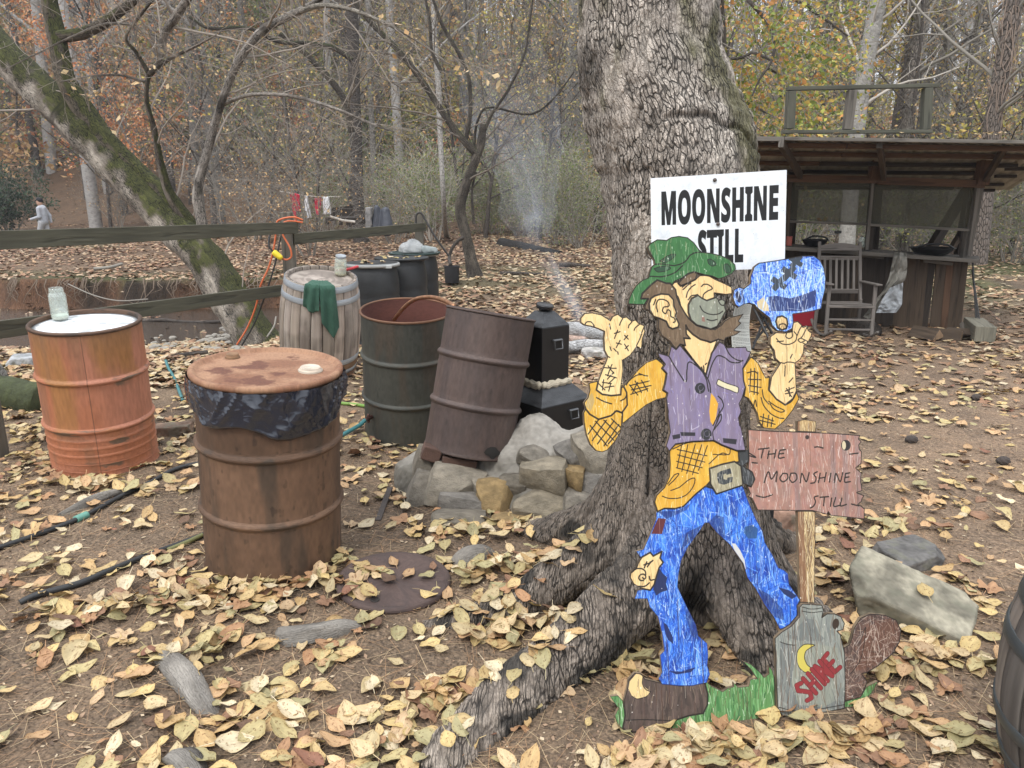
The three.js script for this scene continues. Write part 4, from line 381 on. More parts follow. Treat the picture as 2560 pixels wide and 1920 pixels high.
// ---------- the white lettered sign nailed to the oak, and the printed notice ----------
{
  const TL = at(1624, 446, 2.52), TR = at(1964, 425, 2.43), BR = at(1964, 670, 2.415), BL = TL.clone().add(BR).sub(TR);
  const cv = document.createElement('canvas'); cv.width = 1200; cv.height = 800; const g = cv.getContext('2d'), r = mulb(5); g.fillStyle = '#e9eef2'; g.fillRect(0, 0, 1200, 800);
  for (let i = 0; i < 500; i++) { g.fillStyle = r() < 0.5 ? 'rgba(190,198,205,.12)' : 'rgba(255,255,255,.16)'; g.beginPath(); g.ellipse(r() * 1200, r() * 800, 10 + 60 * r(), 5 + 30 * r(), r() * 3, 0, 7); g.fill(); }
  const word = (s, x0, x1, yb, h) => { g.save(); g.font = 'bold 200px sans-serif'; const w = g.measureText(s).width; g.translate(x0, yb); g.scale((x1 - x0) / w, h / 146); g.fillStyle = '#17181a'; g.strokeStyle = '#17181a'; g.lineWidth = 11; g.lineJoin = 'miter'; g.miterLimit = 3; g.fillText(s, 0, 0); g.strokeText(s, 0, 0); g.restore(); };
  word('MOONSHINE', 86, 1140, 388, 268); word('STILL', 424, 836, 728, 268);
  for (let i = 0; i < 160; i++) { g.fillStyle = 'rgba(90,92,90,' + (0.15 + 0.3 * r()) + ')'; g.beginPath(); g.arc(r() * 1200, r() * 800, 0.8 + 2.2 * r(), 0, 7); g.fill(); }
  for (let i = 0; i < 40; i++) { g.strokeStyle = 'rgba(230,235,238,.6)'; g.lineWidth = 1; const x = r() * 1200, y = r() * 800; g.beginPath(); g.moveTo(x, y); g.lineTo(x + 20 * (r() - 0.5), y + 30 * r()); g.stroke(); }
  const ct = new THREE.CanvasTexture(cv); ct.colorSpace = THREE.SRGBColorSpace;
  const ex = TR.clone().sub(TL), ey = TL.clone().sub(BL), w = ex.length(), h = ey.length(); ex.normalize(); const nn = ex.clone().cross(ey).normalize(), up = nn.clone().cross(ex);
  const t = thing('lettered_sign', 'white rectangular sign lettered MOONSHINE STILL nailed to the oak trunk', 'sign', BL);
  const geo = new THREE.BoxGeometry(w, h, 0.006), X = new THREE.Matrix4().makeBasis(ex, up, nn); X.setPosition(TL.clone().add(BR).multiplyScalar(0.5)); geo.applyMatrix4(X);
  const pm = mat([0.95, 0.95, 0.95], { map: ct, rough: 0.45 }), em = mat([0.6, 0.62, 0.64], { rough: 0.6 });
  part('panel', geo, [em, em, em, em, pm, em], t);
  for (const [u, v] of [[1787, 450], [1795, 560]]) { const p = hitPlane(u, v, TL, nn).addScaledVector(nn, 0.003); const n = lathe([[0.0001, 0.008], [0.0045, 0.007], [0.006, 0.004], [0.006, 0], [0.0025, -0.001], [0.002, -0.05]], 12); part('nail', alignTo(n, p, p.clone().add(nn)), mat([0.12, 0.1, 0.09], { rough: 0.6, metal: 0.5 }), t); }
  // printed notice curling on the far side of the trunk
  const pv = document.createElement('canvas'); pv.width = 256; pv.height = 640; const k = pv.getContext('2d'); k.fillStyle = '#cfd2cd'; k.fillRect(0, 0, 256, 640); for (let y = 16; y < 630; y += 13) { let x = 14; if (r() < 0.16) continue; const end = r() < 0.2 ? 120 + 90 * r() : 240; while (x < end) { const w2 = 5 + r() * 26; k.fillStyle = 'rgba(70,70,70,.75)'; k.fillRect(x, y, Math.min(w2, end - x), 5); x += w2 + 5; } }
  const pt = new THREE.CanvasTexture(pv); pt.colorSpace = THREE.SRGBColorSpace; const c = A2 => at(1400 + A2[0] / 3.16, 560 + A2[1] / 3.16, A2[2]); const q = [c([1362, 985, 2.6]), c([1512, 1004, 2.68]), c([1518, 632, 2.68]), c([1390, 632, 2.6])];
  const G = new GB(); const n = q[1].clone().sub(q[0]).cross(q[3].clone().sub(q[0])).normalize(); for (const side of [0, 1]) for (let j = 0; j <= 8; j++) for (let i = 0; i <= 4; i++) { const a = q[0].clone().lerp(q[1], i / 4), b = q[3].clone().lerp(q[2], i / 4), p = a.lerp(b, j / 8).addScaledVector(n, 0.008 * Math.sin(i / 4 * 3.1) - 0.01 * Math.sin(j / 8 * 3) - side * 0.0012); G.v(p.x, p.y, p.z, i / 4, j / 8); }
  for (const s of [0, 1]) for (let j = 0; j < 8; j++) for (let i = 0; i < 4; i++) { const a = s * 45 + j * 5 + i; s ? G.q(a, a + 5, a + 6, a + 1) : G.q(a, a + 1, a + 6, a + 5); }
  single('printed_notice', G.build(), mat([0.95, 0.95, 0.93], { map: pt, rough: 0.8 }), 'narrow white printed notice sheet hanging on the oak under the blue jug', 'notice');
}
// ---------- drums, barrels, the still ----------
const drumProf = (r, h, ribs, rim = 0.012, extra = []) => { const p = [[r * 0.2, 0.012], [r - 0.01, 0.014], [r + 0.002, 0]]; p.push([r + rim * 0.6, 0.004], [r + rim * 0.6, 0.014], [r, 0.02]); const ev = []; for (const y of ribs) for (let i = 0; i <= 10; i++) { const t = i / 10; ev.push([y - 0.02 + 0.04 * t, r + 0.0135 * Math.pow(Math.sin(Math.PI * t), 1.2)]); } for (const y of extra) for (let i = 0; i <= 4; i++) ev.push([y - 0.012 + 0.024 * i / 4, r + 0.0035 * Math.sin(Math.PI * i / 4)]); for (let y = 0.06; y < h - 0.03; y += 0.05) if (![...ribs].some(q => Math.abs(q - y) < 0.03)) ev.push([y, r]); ev.sort((a, b) => a[0] - b[0]); for (const [y, q] of ev) p.push([q, y]); p.push([r, h - 0.02]); return p; };
const dentify = (g, amt, s) => { const P = g.attributes.position; for (let i = 0; i < P.count; i++) { const x = P.getX(i), y = P.getY(i), z = P.getZ(i), a = Math.atan2(x, z), k = 1 + amt * (fbm3(Math.cos(a) * 2 + s, y * 3, Math.sin(a) * 2, 3) - 0.5); P.setX(i, x * k); P.setZ(i, z * k); } g.computeVertexNormals(); return g; };
const skin = (t, b = 0.0015, c = [1, 1, 1], rough = 0.72, metal = 0.1) => mat(c, { map: t, bumpMap: TX.metalH, bumpScale: b, rough, metal });
const axisPlace = (B, T) => new THREE.Matrix4().compose(B, new THREE.Quaternion().setFromUnitVectors(V(0, 1, 0), T.clone().sub(B).normalize()), V(1, 1, 1));
const spun = (g, a) => g.rotateY(a);

{ // orange drum with a frosted top
  const B = onG(272, 1188); B.add(V(B.x, 0, B.z).normalize().multiplyScalar(0.27)); const h = 0.86, T = topOn(B, 214, 803, h), m = axisPlace(B, T), r = 0.283;
  const t = thing('steel_drum', 'leaning orange painted steel drum with frost on its sunken top', 'drum', B);
  part('body', dentify(spun(lathe([...drumProf(r, h, [0.3, 0.58], 0.012, [0.06, 0.105, 0.15, 0.195, 0.24]), [r, h - 0.012]], 96), -0.15), 0.012, 3).applyMatrix4(m), mat([1, 1, 1], { map: TX.orange, bumpMap: TX.metalH, bumpScale: 0.0012, rough: 0.62 }), t);
  part('rim', lathe([[r - 0.016, h - 0.03], [r - 0.016, h], [r - 0.01, h + 0.006], [r, h + 0.006], [r + 0.006, h], [r + 0.006, h - 0.01], [r - 0.002, h - 0.014]], 96).applyMatrix4(m), skin(TX.rustBrown, 0.001, [0.8, 0.8, 0.85], 0.6, 0.2), t);
  const disc = new THREE.CircleGeometry(r - 0.014, 96); disc.rotateX(-Math.PI / 2); disc.translate(0, h - 0.02, 0); part('drum_head', disc.applyMatrix4(m), mat([1, 1, 1], { map: TX.frost, rough: 0.6, bumpMap: TX.blotch, bumpScale: 0.006 }), t);
  part('bottom_rim', tube([...Array(65)].map((_, i) => V(Math.cos(i / 64 * 6.2832) * (r + 0.008), 0.004, Math.sin(i / 64 * 6.2832) * (r + 0.008))), 0.009, 8, { capEnd: false }).applyMatrix4(m), skin(TX.rustBrown), t);
  // mason jar on it
  const jp = hitPlane(152, 800, T.clone().addScaledVector(T.clone().sub(B).normalize(), -0.02), T.clone().sub(B).normalize()); jar(jp, jp.clone().add(T).sub(B), 0.185, 0.0455, 'glass_jar', 'open clear glass jar with a little pale sediment standing on the orange drum', false);
}
function jar(p, up, h, r, name, label, lid) {
  const m = axisPlace(p, up), t = thing(name, label, 'jar', p); const o = [[0.0005, 0.006], [r * 0.8, 0.005], [r * 0.95, 0.01], [r, 0.025], [r, h * 0.72], [r * 0.97, h * 0.8], [r * 0.83, h * 0.87], [r * 0.8, h * 0.885], [r * 0.86, h * 0.895], [r * 0.8, h * 0.915], [r * 0.85, h * 0.93], [r * 0.8, h * 0.95], [r * 0.82, h]];
  const inn = o.map(([a, b]) => [Math.max(0.0004, a - 0.003), b + 0.002]).reverse(); const g = lathe([...o, ...inn.slice(0)], 40); part('glass', g.applyMatrix4(m), mat([0.96, 1, 0.98], { rough: 0.05, phys: { transmission: 0.86, thickness: 0, ior: 1.5 } }), t);
  part('contents', lathe([[0.0005, 0.009], [r * 0.88, 0.009], [r * 0.93, 0.02], [r * 0.93, lid ? 0.07 : 0.03], [0.0005, lid ? 0.07 : 0.028]], 32).applyMatrix4(m), lid ? mat([0.75, 0.68, 0.5], { rough: 0.1, phys: { transmission: 0.7, thickness: 0 } }) : mat([0.62, 0.62, 0.52], { rough: 0.6, map: TX.blotch }), t);
  if (lid) part('lid', lathe([[r * 0.84, h * 0.9], [r * 0.88, h * 0.9], [r * 0.88, h * 0.995], [r * 0.84, h * 1.01], [0.0005, h * 1.01]], 32).applyMatrix4(m), M.galv, t);
  return t;
}
{ // rusty brown drum in front, bin liner folded over its top
  const B = onG(694, 1462); B.add(V(B.x, 0, B.z).normalize().multiplyScalar(0.285)); B.y -= 0.01; const h = 0.875, T = topOn(B, 668, 917, h), m = axisPlace(B, T), r = 0.286;
  const t = thing('steel_drum', 'rusty brown steel drum with a bin liner hanging under its lid', 'drum', B);
  part('body', dentify(lathe(drumProf(r, h, [0.292, 0.578]), 96), 0.01, 9).applyMatrix4(m), skin(TX.rustBrown, 0.0014, [1, 1, 1], 0.7, 0.08), t);
  const lid = part('lid', lathe([[r + 0.004, h - 0.022], [r + 0.0155, h - 0.018], [r + 0.0175, h - 0.008], [r + 0.0155, h + 0.001], [r + 0.006, h + 0.006], [r - 0.006, h + 0.003], [r - 0.012, h - 0.008], [r - 0.03, h - 0.01], [0.001, h - 0.006]], 96).applyMatrix4(m), mat([1, 1, 1], { map: TX.rustLid, bumpMap: TX.metalH, bumpScale: 0.001, rough: 0.75 }), t);
  { const P = lid.geometry.attributes.position, uv = lid.geometry.attributes.uv, im = m.clone().invert(); for (let i = 0; i < P.count; i++) { const q = V(P.getX(i), P.getY(i), P.getZ(i)).add(t.base).applyMatrix4(im); uv.setXY(i, q.x * 1.6 + 0.5, q.z * 1.6 + 0.5); } }
  const up = T.clone().sub(B).normalize(), top = T.clone().addScaledVector(up, -0.007);
  for (const [u, v, rr, c] of [[581, 893, 0.026, [0.3, 0.17, 0.09]], [776, 926, 0.042, [0.72, 0.62, 0.5]]]) { const p = hitPlane(u, v, top, up); part('bung', alignTo(lathe([[rr * 1.18, -0.002], [rr * 1.18, 0.004], [rr, 0.006], [rr, 0.013], [rr * 0.9, 0.017], [0.0005, 0.016]], 36), p, p.clone().add(up)), mat(c, { map: TX.blotch, rough: 0.8 }), lid); }
  // the liner
  const bag = thing('bin_liner', 'black plastic bin liner wrinkled round the top of the rusty drum', 'bin liner', B); const G = new GB(), n = 220, rows = 34;
  const facing = Math.atan2(-B.x, -B.z); // towards the camera
  for (let j = 0; j <= rows; j++) for (let i = 0; i <= n; i++) { const a = i / n * Math.PI * 2, d = Math.atan2(Math.sin(a - facing), Math.cos(a - facing)); const low = 0.152 + 0.052 * Math.exp(-Math.pow((d - 0.45) / 0.5, 2)) - 0.05 * sst(0.6, 1.5, d) - 0.03 * sst(-0.6, -1.5, d) + 0.012 * Math.sin(d * 7 + 1); const s = j / rows, y = h - 0.018 - low * s;
    const dg = y * 7 + d * 2.2; let w = 0.5 * Math.abs(fbm3(d * 4, dg, 2, 3) - 0.5) + 0.5 * Math.abs(vn3(d * 3.2 + y * 12, y * 16 - d * 3, 4) - 0.5) ; const folds = 0.012 * Math.pow(1 - Math.abs(2 * vn3(d * 5 - y * 9, y * 5, 7) - 1), 4) + 0.006 * Math.pow(1 - Math.abs(2 * vn3(d * 9 + y * 13, y * 8, 5) - 1), 5); let rr = r + 0.0125 + 0.004 * Math.sin(Math.PI * Math.min(1, s * 1.15)) + folds + 0.012 * w + 0.005 * s; if (s > 0.93) rr -= 0.018 * (s - 0.93) / 0.07;
    const q = V(Math.sin(a) * rr, y, Math.cos(a) * rr).applyMatrix4(m); G.v(q.x, q.y, q.z, i / n * 8, s); }
  for (let j = 0; j < rows; j++) for (let i = 0; i < n; i++) { const a = j * (n + 1) + i; G.q(a, a + n + 1, a + n + 2, a + 1); }
  part('liner_skirt', G.build(), mat([0.012, 0.016, 0.028], { rough: 0.16, phys: { clearcoat: 0.7, clearcoatRoughness: 0.08, ior: 1.6 }, bumpMap: rep(TX.crinkle, 0.45, 0.3), bumpScale: 0.005, side: THREE.DoubleSide }), bag);
}
{ // open dark green drum holding the copper worm
  const B = onG(1024, 1118); B.add(V(B.x, 0, B.z).normalize().multiplyScalar(0.29)); const h = 0.87, T = topOn(B, 1016, 771, h), m = axisPlace(B, T), r = 0.287;
  const t = thing('steel_drum', 'open dark green steel drum with a rusty red inside and copper pipe', 'drum', B);
  part('body', dentify(lathe(drumProf(r, h, [0.3, 0.58], 0.008), 96), 0.01, 21).applyMatrix4(m), skin(TX.steelGreen, 0.0012, [1, 1, 1], 0.62, 0.1), t);
  part('rim', tube([...Array(73)].map((_, i) => V(Math.cos(i / 72 * 6.2832) * (r + 0.001), h - 0.012, Math.sin(i / 72 * 6.2832) * (r + 0.001))), 0.0075, 8, { capEnd: false }).applyMatrix4(m), skin(TX.rustBrown, 0.001, [1.4, 1.2, 1.1]), t);
  part('lining', lathe([[0.001, h - 0.3], [r - 0.02, h - 0.29], [r - 0.008, h - 0.27], [r - 0.005, h - 0.015]], 72).applyMatrix4(m), mat([0.16, 0.06, 0.045], { map: TX.blotch, side: THREE.DoubleSide, rough: 0.8 }), t);
  const vp = at(918, 1045, 4.66); part('valve', merge([hose([at(930, 1042, 4.72), at(921, 1046, 4.66), at(912, 1050, 4.62)], 0.013, 8), hose([at(921, 1035, 4.66), at(921, 1046, 4.66), at(922, 1056, 4.66)], 0.009, 6)]), mat([0.13, 0.06, 0.05], { rough: 0.5, metal: 0.4, map: TX.blotch }), t);
  single('copper_pipe', hose([at(985, 800, 5.05), at(998, 783, 5.0), at(1015, 764, 4.95), at(1040, 748, 4.85), at(1075, 743, 4.7), at(1112, 752, 4.45), at(1135, 765, 4.25)], 0.0135, 48, 12), M.copper, 'curved copper pipe arching from the brown tilted drum into the green one', 'pipe');
}
let stoneBase;
{ // brown drum tilted on the furnace
  const B = at(1170, 1126, 3.98), h = 0.765, T = topOn(B, 1232, 757, h), m = axisPlace(B, T), r = 0.238;
  const t = thing('steel_drum', 'dark brown steel drum tilted on the mortared stone furnace', 'drum', B);
  part('body', dentify(lathe(drumProf(r, h, [0.262, 0.515], 0.007), 96), 0.012, 33).applyMatrix4(m), skin(TX.steelBrown, 0.0014, [1, 1, 1], 0.6, 0.12), t);
  part('rim', tube([...Array(73)].map((_, i) => V(Math.cos(i / 72 * 6.2832) * r, h - 0.012, Math.sin(i / 72 * 6.2832) * r)), 0.006, 8, { capEnd: false }).applyMatrix4(m), skin(TX.steelBrown), t);
  part('drum_head', lathe([[0.001, h - 0.035], [r - 0.006, h - 0.035], [r - 0.004, h - 0.014]], 64).applyMatrix4(m), mat([0.03, 0.025, 0.024], { rough: 0.7, map: TX.blotch }), t);
  const blob = (u, v, s, c, lab) => { const pp = EYE.clone(), d = ray(u, v).normalize(); const im = m.clone().invert(), o = EYE.clone().applyMatrix4(im), dd = d.clone().transformDirection(im); const a = dd.x * dd.x + dd.z * dd.z, b = o.x * dd.x + o.z * dd.z, cc = o.x * o.x + o.z * o.z - (r + 0.004) * (r + 0.004), D = b * b - a * cc; if (D < 0) return; const q = o.addScaledVector(dd, (-b - Math.sqrt(D)) / a); const ang = Math.atan2(q.x, q.z), G = new GB(), ctr = G.v(Math.sin(ang) * (r + 0.009), q.y, Math.cos(ang) * (r + 0.009)); const n = 18; for (let i = 0; i < n; i++) { const f = i / n * 6.2832, k = s * (0.7 + 0.6 * vn3(Math.cos(f) * 1.5 + u, Math.sin(f) * 1.5, v)); G.v(Math.sin(ang + Math.cos(f) * k * 1.0 / r) * (r + 0.003), q.y + Math.sin(f) * k * 0.7, Math.cos(ang + Math.cos(f) * k / r) * (r + 0.003)); } for (let i = 0; i < n; i++) G.i.push(ctr, 1 + i, 1 + (i + 1) % n); part(lab, G.build().applyMatrix4(m), c, t); };
  const cem = mat([0.5, 0.47, 0.42], { map: TX.cement }); blob(1283, 1098, 0.018, cem, 'mortar_splash'); blob(1304, 1068, 0.012, cem, 'mortar_splash'); blob(1234, 1133, 0.045, mat([0.02, 0.018, 0.016], { rough: 0.9 }), 'scorched_hole');
}
{ // mortared furnace of stones
  const C = gnd(1262, 1272); const t = thing('stone_furnace', 'low mortared stone furnace carrying the tilted brown drum', 'furnace', V(C.x, 0, C.z - 0.45));
  const a = [at(1120, 1290, 3.95), at(1250, 1290, 3.85), at(1400, 1270, 3.75), at(1500, 1260, 3.72)], tops = [at(1170, 1170, 3.95), at(1330, 1070, 4.0), at(1420, 1100, 3.85), at(1500, 1150, 3.72)];
  const body = (x, y, z) => { let d = 9; const cap2 = (p, q, r1, r2) => d = smin(d, capD(x, y, z, p, q, r1, r2), 0.08); cap2(V(a[0].x, 0.0, a[0].z - 0.1), V(a[0].x + 0.05, 0.16, a[0].z - 0.15), 0.3, 0.17); cap2(V(a[1].x, 0, a[1].z - 0.1), V(a[1].x + 0.02, 0.14, a[1].z - 0.1), 0.3, 0.16); cap2(V(a[2].x - 0.04, 0, a[2].z - 0.12), V(a[2].x - 0.12, 0.3, a[2].z - 0.2), 0.3, 0.11); cap2(V(a[2].x - 0.08, 0.26, a[2].z - 0.2), V(a[2].x + 0.1, 0.2, a[2].z - 0.14), 0.1, 0.12); cap2(V(a[3].x, 0, a[3].z - 0.12), V(a[3].x - 0.02, 0.26, a[3].z - 0.12), 0.26, 0.12); return d + 0.035 * (fbm3(x * 7, y * 7, z * 7, 3) - 0.5); };
  const ml = [-0.95, -0.08, -4.6], mh = [0.85, 0.62, -3.2];
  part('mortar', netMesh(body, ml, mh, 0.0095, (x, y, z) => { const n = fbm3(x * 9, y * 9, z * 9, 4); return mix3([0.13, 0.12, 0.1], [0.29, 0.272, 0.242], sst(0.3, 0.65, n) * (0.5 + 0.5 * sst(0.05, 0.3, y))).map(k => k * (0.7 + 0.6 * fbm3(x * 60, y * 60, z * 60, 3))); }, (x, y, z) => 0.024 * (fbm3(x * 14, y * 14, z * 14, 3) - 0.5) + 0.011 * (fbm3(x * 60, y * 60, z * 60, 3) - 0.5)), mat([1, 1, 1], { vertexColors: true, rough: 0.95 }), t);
  const rr = mulb(909), variants = []; for (let v = 0; v < 7; v++) { const g = new THREE.BoxGeometry(1, 1, 1, 7, 6, 6), P = g.attributes.position, Cc = new Float32Array(P.count * 3); for (let i = 0; i < P.count; i++) { const d = V(P.getX(i), P.getY(i), P.getZ(i)); const s = d.clone().normalize().multiplyScalar(0.62); d.lerp(s, 0.32); const n = V(d.x, d.y, d.z); for (let k = 0; k < 3; k++) { const pl = V(hsh(v, k, 1) - 0.5, hsh(v, k, 2) - 0.5, hsh(v, k, 3) - 0.2).normalize(), over = d.dot(pl) - (0.34 + 0.1 * hsh(v, k, 4)); if (over > 0) d.addScaledVector(pl, -over * 0.85); } const f = 1 + 0.22 * (fbm3(n.x * 2.5 + v * 9, n.y * 2.5, n.z * 2.5, 4) - 0.5); P.setXYZ(i, d.x * f, d.y * f, d.z * f); const q = 0.75 + 0.5 * fbm3(n.x * 4, n.y * 4 + v, n.z * 4, 3); Cc[3 * i] = q; Cc[3 * i + 1] = q * 0.98; Cc[3 * i + 2] = q * 0.95; } g.setAttribute('color', new THREE.BufferAttribute(Cc, 3)); let gg = g; gg.deleteAttribute('normal'); gg = toCreasedNormals(gg, 0.6); variants.push(gg); }
  globalThis.rockVariants = variants;
  const cols = [[0.28, 0.255, 0.215], [0.36, 0.325, 0.265], [0.24, 0.215, 0.175], [0.38, 0.27, 0.13], [0.26, 0.245, 0.225], [0.33, 0.29, 0.22]].map(c => mat(c, { map: TX.rock, bumpMap: TX.rock, bumpScale: 0.016, vertexColors: true, rough: 0.93 }));
  // [left, top, right, bottom] on the photograph, colour, tilt
  for (const [l, tp, r2, b, c, rot] of [[1072, 1170, 1198, 1258, 1, 0.22], [1024, 1188, 1110, 1280, 0, 0.3], [1105, 1238, 1216, 1305, 4, 0.16], [1092, 1280, 1205, 1322, 2, 0.1], [1196, 1212, 1278, 1310, 3, 0.05], [1290, 1236, 1405, 1320, 5, -0.05], [1312, 1160, 1410, 1238, 5, -0.1], [1404, 1232, 1470, 1300, 0, 0.1], [1440, 1090, 1535, 1180, 1, -0.1], [1448, 1182, 1540, 1240, 4, 0.0], [1462, 1238, 1545, 1300, 2, 0.05], [1020, 1030, 1080, 1110, 1, 0.4], [1026, 1080, 1068, 1130, 0, 0.2], [1040, 1130, 1090, 1200, 2, 0.3], [1232, 1300, 1310, 1332, 3, 0], [1180, 1195, 1250, 1235, 1, 0.2], [1300, 1120, 1365, 1165, 0, 0.3], [1395, 1110, 1450, 1160, 4, -0.3], [1255, 1185, 1315, 1232, 2, 0.1], [1130, 1320, 1200, 1345, 4, 0], [1320, 1310, 1400, 1338, 2, 0], [1410, 1170, 1455, 1225, 3, 0.1]]) {
    const u = (l + r2) / 2, v = (tp + b) / 2; const d = ray(u, v).normalize(); let s = 2.5; for (let i = 0; i < 160; i++) { const p = EYE.clone().addScaledVector(d, s), q = p.y < 0 ? 0 : body(p.x, p.y, p.z); if (q < 0.004) break; s += Math.min(q * 0.8, 0.05); } const p = EYE.clone().addScaledVector(d, s), w = proj(p)[2]; const W = (r2 - l) * w / FPX, Hh = (b - tp) * w / FPX; p.addScaledVector(d, 0.022);
    const st = new THREE.Mesh(variants[Math.floor(rr() * variants.length)], cols[c]); st.name = numbered('stone'); st.position.copy(p).sub(t.base); st.scale.set(W * 1.18, Hh * 1.24, 0.17 + 0.05 * rr()); st.rotation.set((rr() - 0.5) * 0.3, (rr() - 0.5) * 0.4 - 0.1 * (u - 1270) / 250, -rot); st.castShadow = st.receiveShadow = true; t.add(st); }
  for (const [u, v, L, rz, c] of [[1146, 1158, 0.185, -0.2, [0.13, 0.075, 0.055]], [1078, 1132, 0.1, -0.35, [0.14, 0.08, 0.06]]]) { const p = at(u, v, 3.82); const g = box(L, 0.075, 0.09, 0.008, 0.3); g.rotateZ(rz); g.rotateY(0.15); g.translate(p.x, p.y, p.z); part('brick', g, mat(c, { map: TX.blotch, bumpMap: TX.rock, bumpScale: 0.006, rough: 0.95 }), t); }
}
{ // black two-tier smoker stove
  const bx = (u1, v1, z1, u2, z2, vtop, H2) => { const a = at(u1, v1, z1), b = at(u2, v1, z2); b.y = a.y; return [a, b]; };
  const f0 = at(1354, 966, 4.12), f1 = at(1422, 945, 4.25); const ex = f1.clone().sub(f0); ex.y = 0; const w = ex.length(); ex.normalize(); const ez = V(-ex.z, 0, ex.x).negate(); if (ez.z > 0) ez.negate(); // away from the camera
  const t = thing('smoker_stove', 'black two tier steel box stove with wire handles behind the brown drum', 'stove', V(f0.x, 0, f0.z));
  const bxg = (o, wx, wz, y0, y1) => { const c = o.clone().addScaledVector(ex, wx / 2).addScaledVector(ez, wz / 2); const g = box(wx, y1 - y0, wz, 0.006); const m = new THREE.Matrix4().makeBasis(ex, V(0, 1, 0), ex.clone().cross(V(0, 1, 0))); m.setPosition(V(c.x, (y0 + y1) / 2, c.z)); return g.applyMatrix4(m); };
  const hop = (o, wx, wz, y0, y1, ins) => { const G = new GB(), P = (a, b, y) => o.clone().addScaledVector(ex, a).addScaledVector(ez, b).setY(y); const lo = [P(0, 0, y0), P(wx, 0, y0), P(wx, wz, y0), P(0, wz, y0)], hi = [P(ins, ins, y1), P(wx - ins, ins, y1), P(wx - ins, wz - ins, y1), P(ins, wz - ins, y1)]; for (let i = 0; i < 4; i++) { const j = (i + 1) % 4; const q = [lo[i], lo[j], hi[j], hi[i]].map((p, k) => G.v(p.x, p.y, p.z, k % 3 ? 1 : 0, k > 1 ? 1 : 0)); G.q(...q); } const q = hi.map(p => G.v(p.x, p.y, p.z, p.x * 3, p.z * 3)); G.q(...q); return G.build(); };
  const yU0 = f0.y, yU1 = at(1356, 821, 4.12).y, bl = mat([0.009, 0.009, 0.01], { rough: 0.38, map: TX.blotch }), gr = mat([0.07, 0.073, 0.078], { rough: 0.38, metal: 0.5, map: TX.blotch, bumpMap: TX.metalH, bumpScale: 0.001 });
  part('upper_box', bxg(f0, w, 0.2, yU0 - 0.02, yU1), bl, t); part('upper_hopper', hop(f0, w, 0.2, yU1 + 0.0005, yU1 + 0.075, 0.062), gr, t);
  { const c = f0.clone().addScaledVector(ex, w / 2).addScaledVector(ez, 0.1).setY(yU1 + 0.075); part('cap', alignTo(lathe([[0.03, 0], [0.03, 0.014], [0.047, 0.015], [0.05, 0.02], [0.047, 0.026], [0.05, 0.032], [0.046, 0.04], [0.001, 0.043]], 36), c, c.clone().add(V(0.14, 1, 0.12))), mat([0.01, 0.01, 0.011], { rough: 0.35 }), t); }
  const o2 = f0.clone().addScaledVector(ex, -0.075).addScaledVector(ez, -0.085), w2 = w + 0.17, yL1 = yU0 - 0.095; part('lower_box', bxg(o2, w2, 0.36, 0.0, yL1), bl, t); part('lower_hopper', hop(o2, w2, 0.36, yL1 + 0.0005, yU0 - 0.012, 0.078), gr, t);
  const gp = []; for (let i = 0; i <= 40; i++) { const s = i / 40 * 4, k = Math.floor(s) % 4, f = s % 1; const cs = [[0, 0], [w, 0], [w, 0.2], [0, 0.2]], a = cs[k], b = cs[(k + 1) % 4]; gp.push(f0.clone().addScaledVector(ex, lerp(a[0], b[0], f)).addScaledVector(ez, lerp(a[1], b[1], f)).setY(yU0 - 0.0 + 0.006 * Math.sin(i * 2.3))); } part('rope_gasket', tube(gp, 0.022, 10, { wob: 0.6 }), mat([0.62, 0.55, 0.42], { map: TX.rope, rough: 0.95, bumpMap: TX.rope, bumpScale: 0.01 }), t);
  const hand = (cx, y, s, off) => { const A = (a, b, o) => f0.clone().addScaledVector(ex, cx + a).addScaledVector(ez, -off - o).setY(y + b); const ring = [A(-s, 0.02, 0), A(-s, 0.02, 0.014), A(s, 0.02, 0.014), A(s, 0.018, 0.013), A(s * 0.95, -0.028, 0.02), A(-s * 0.95, -0.028, 0.02), A(-s, 0.018, 0.013)]; part('handle', merge([tube(ring, 0.0042, 8), beam(A(-s * 1.15, 0.02, 0.006), A(s * 1.15, 0.02, 0.006), 0.012, 0.012)]), mat([0.13, 0.135, 0.14], { rough: 0.35, metal: 0.7 }), t); };
  hand(w * 0.53, at(1390, 862, 4.15).y, 0.029, 0.0); hand(w * 0.78, at(1422, 1052, 4.0).y, 0.029, 0.085);
}
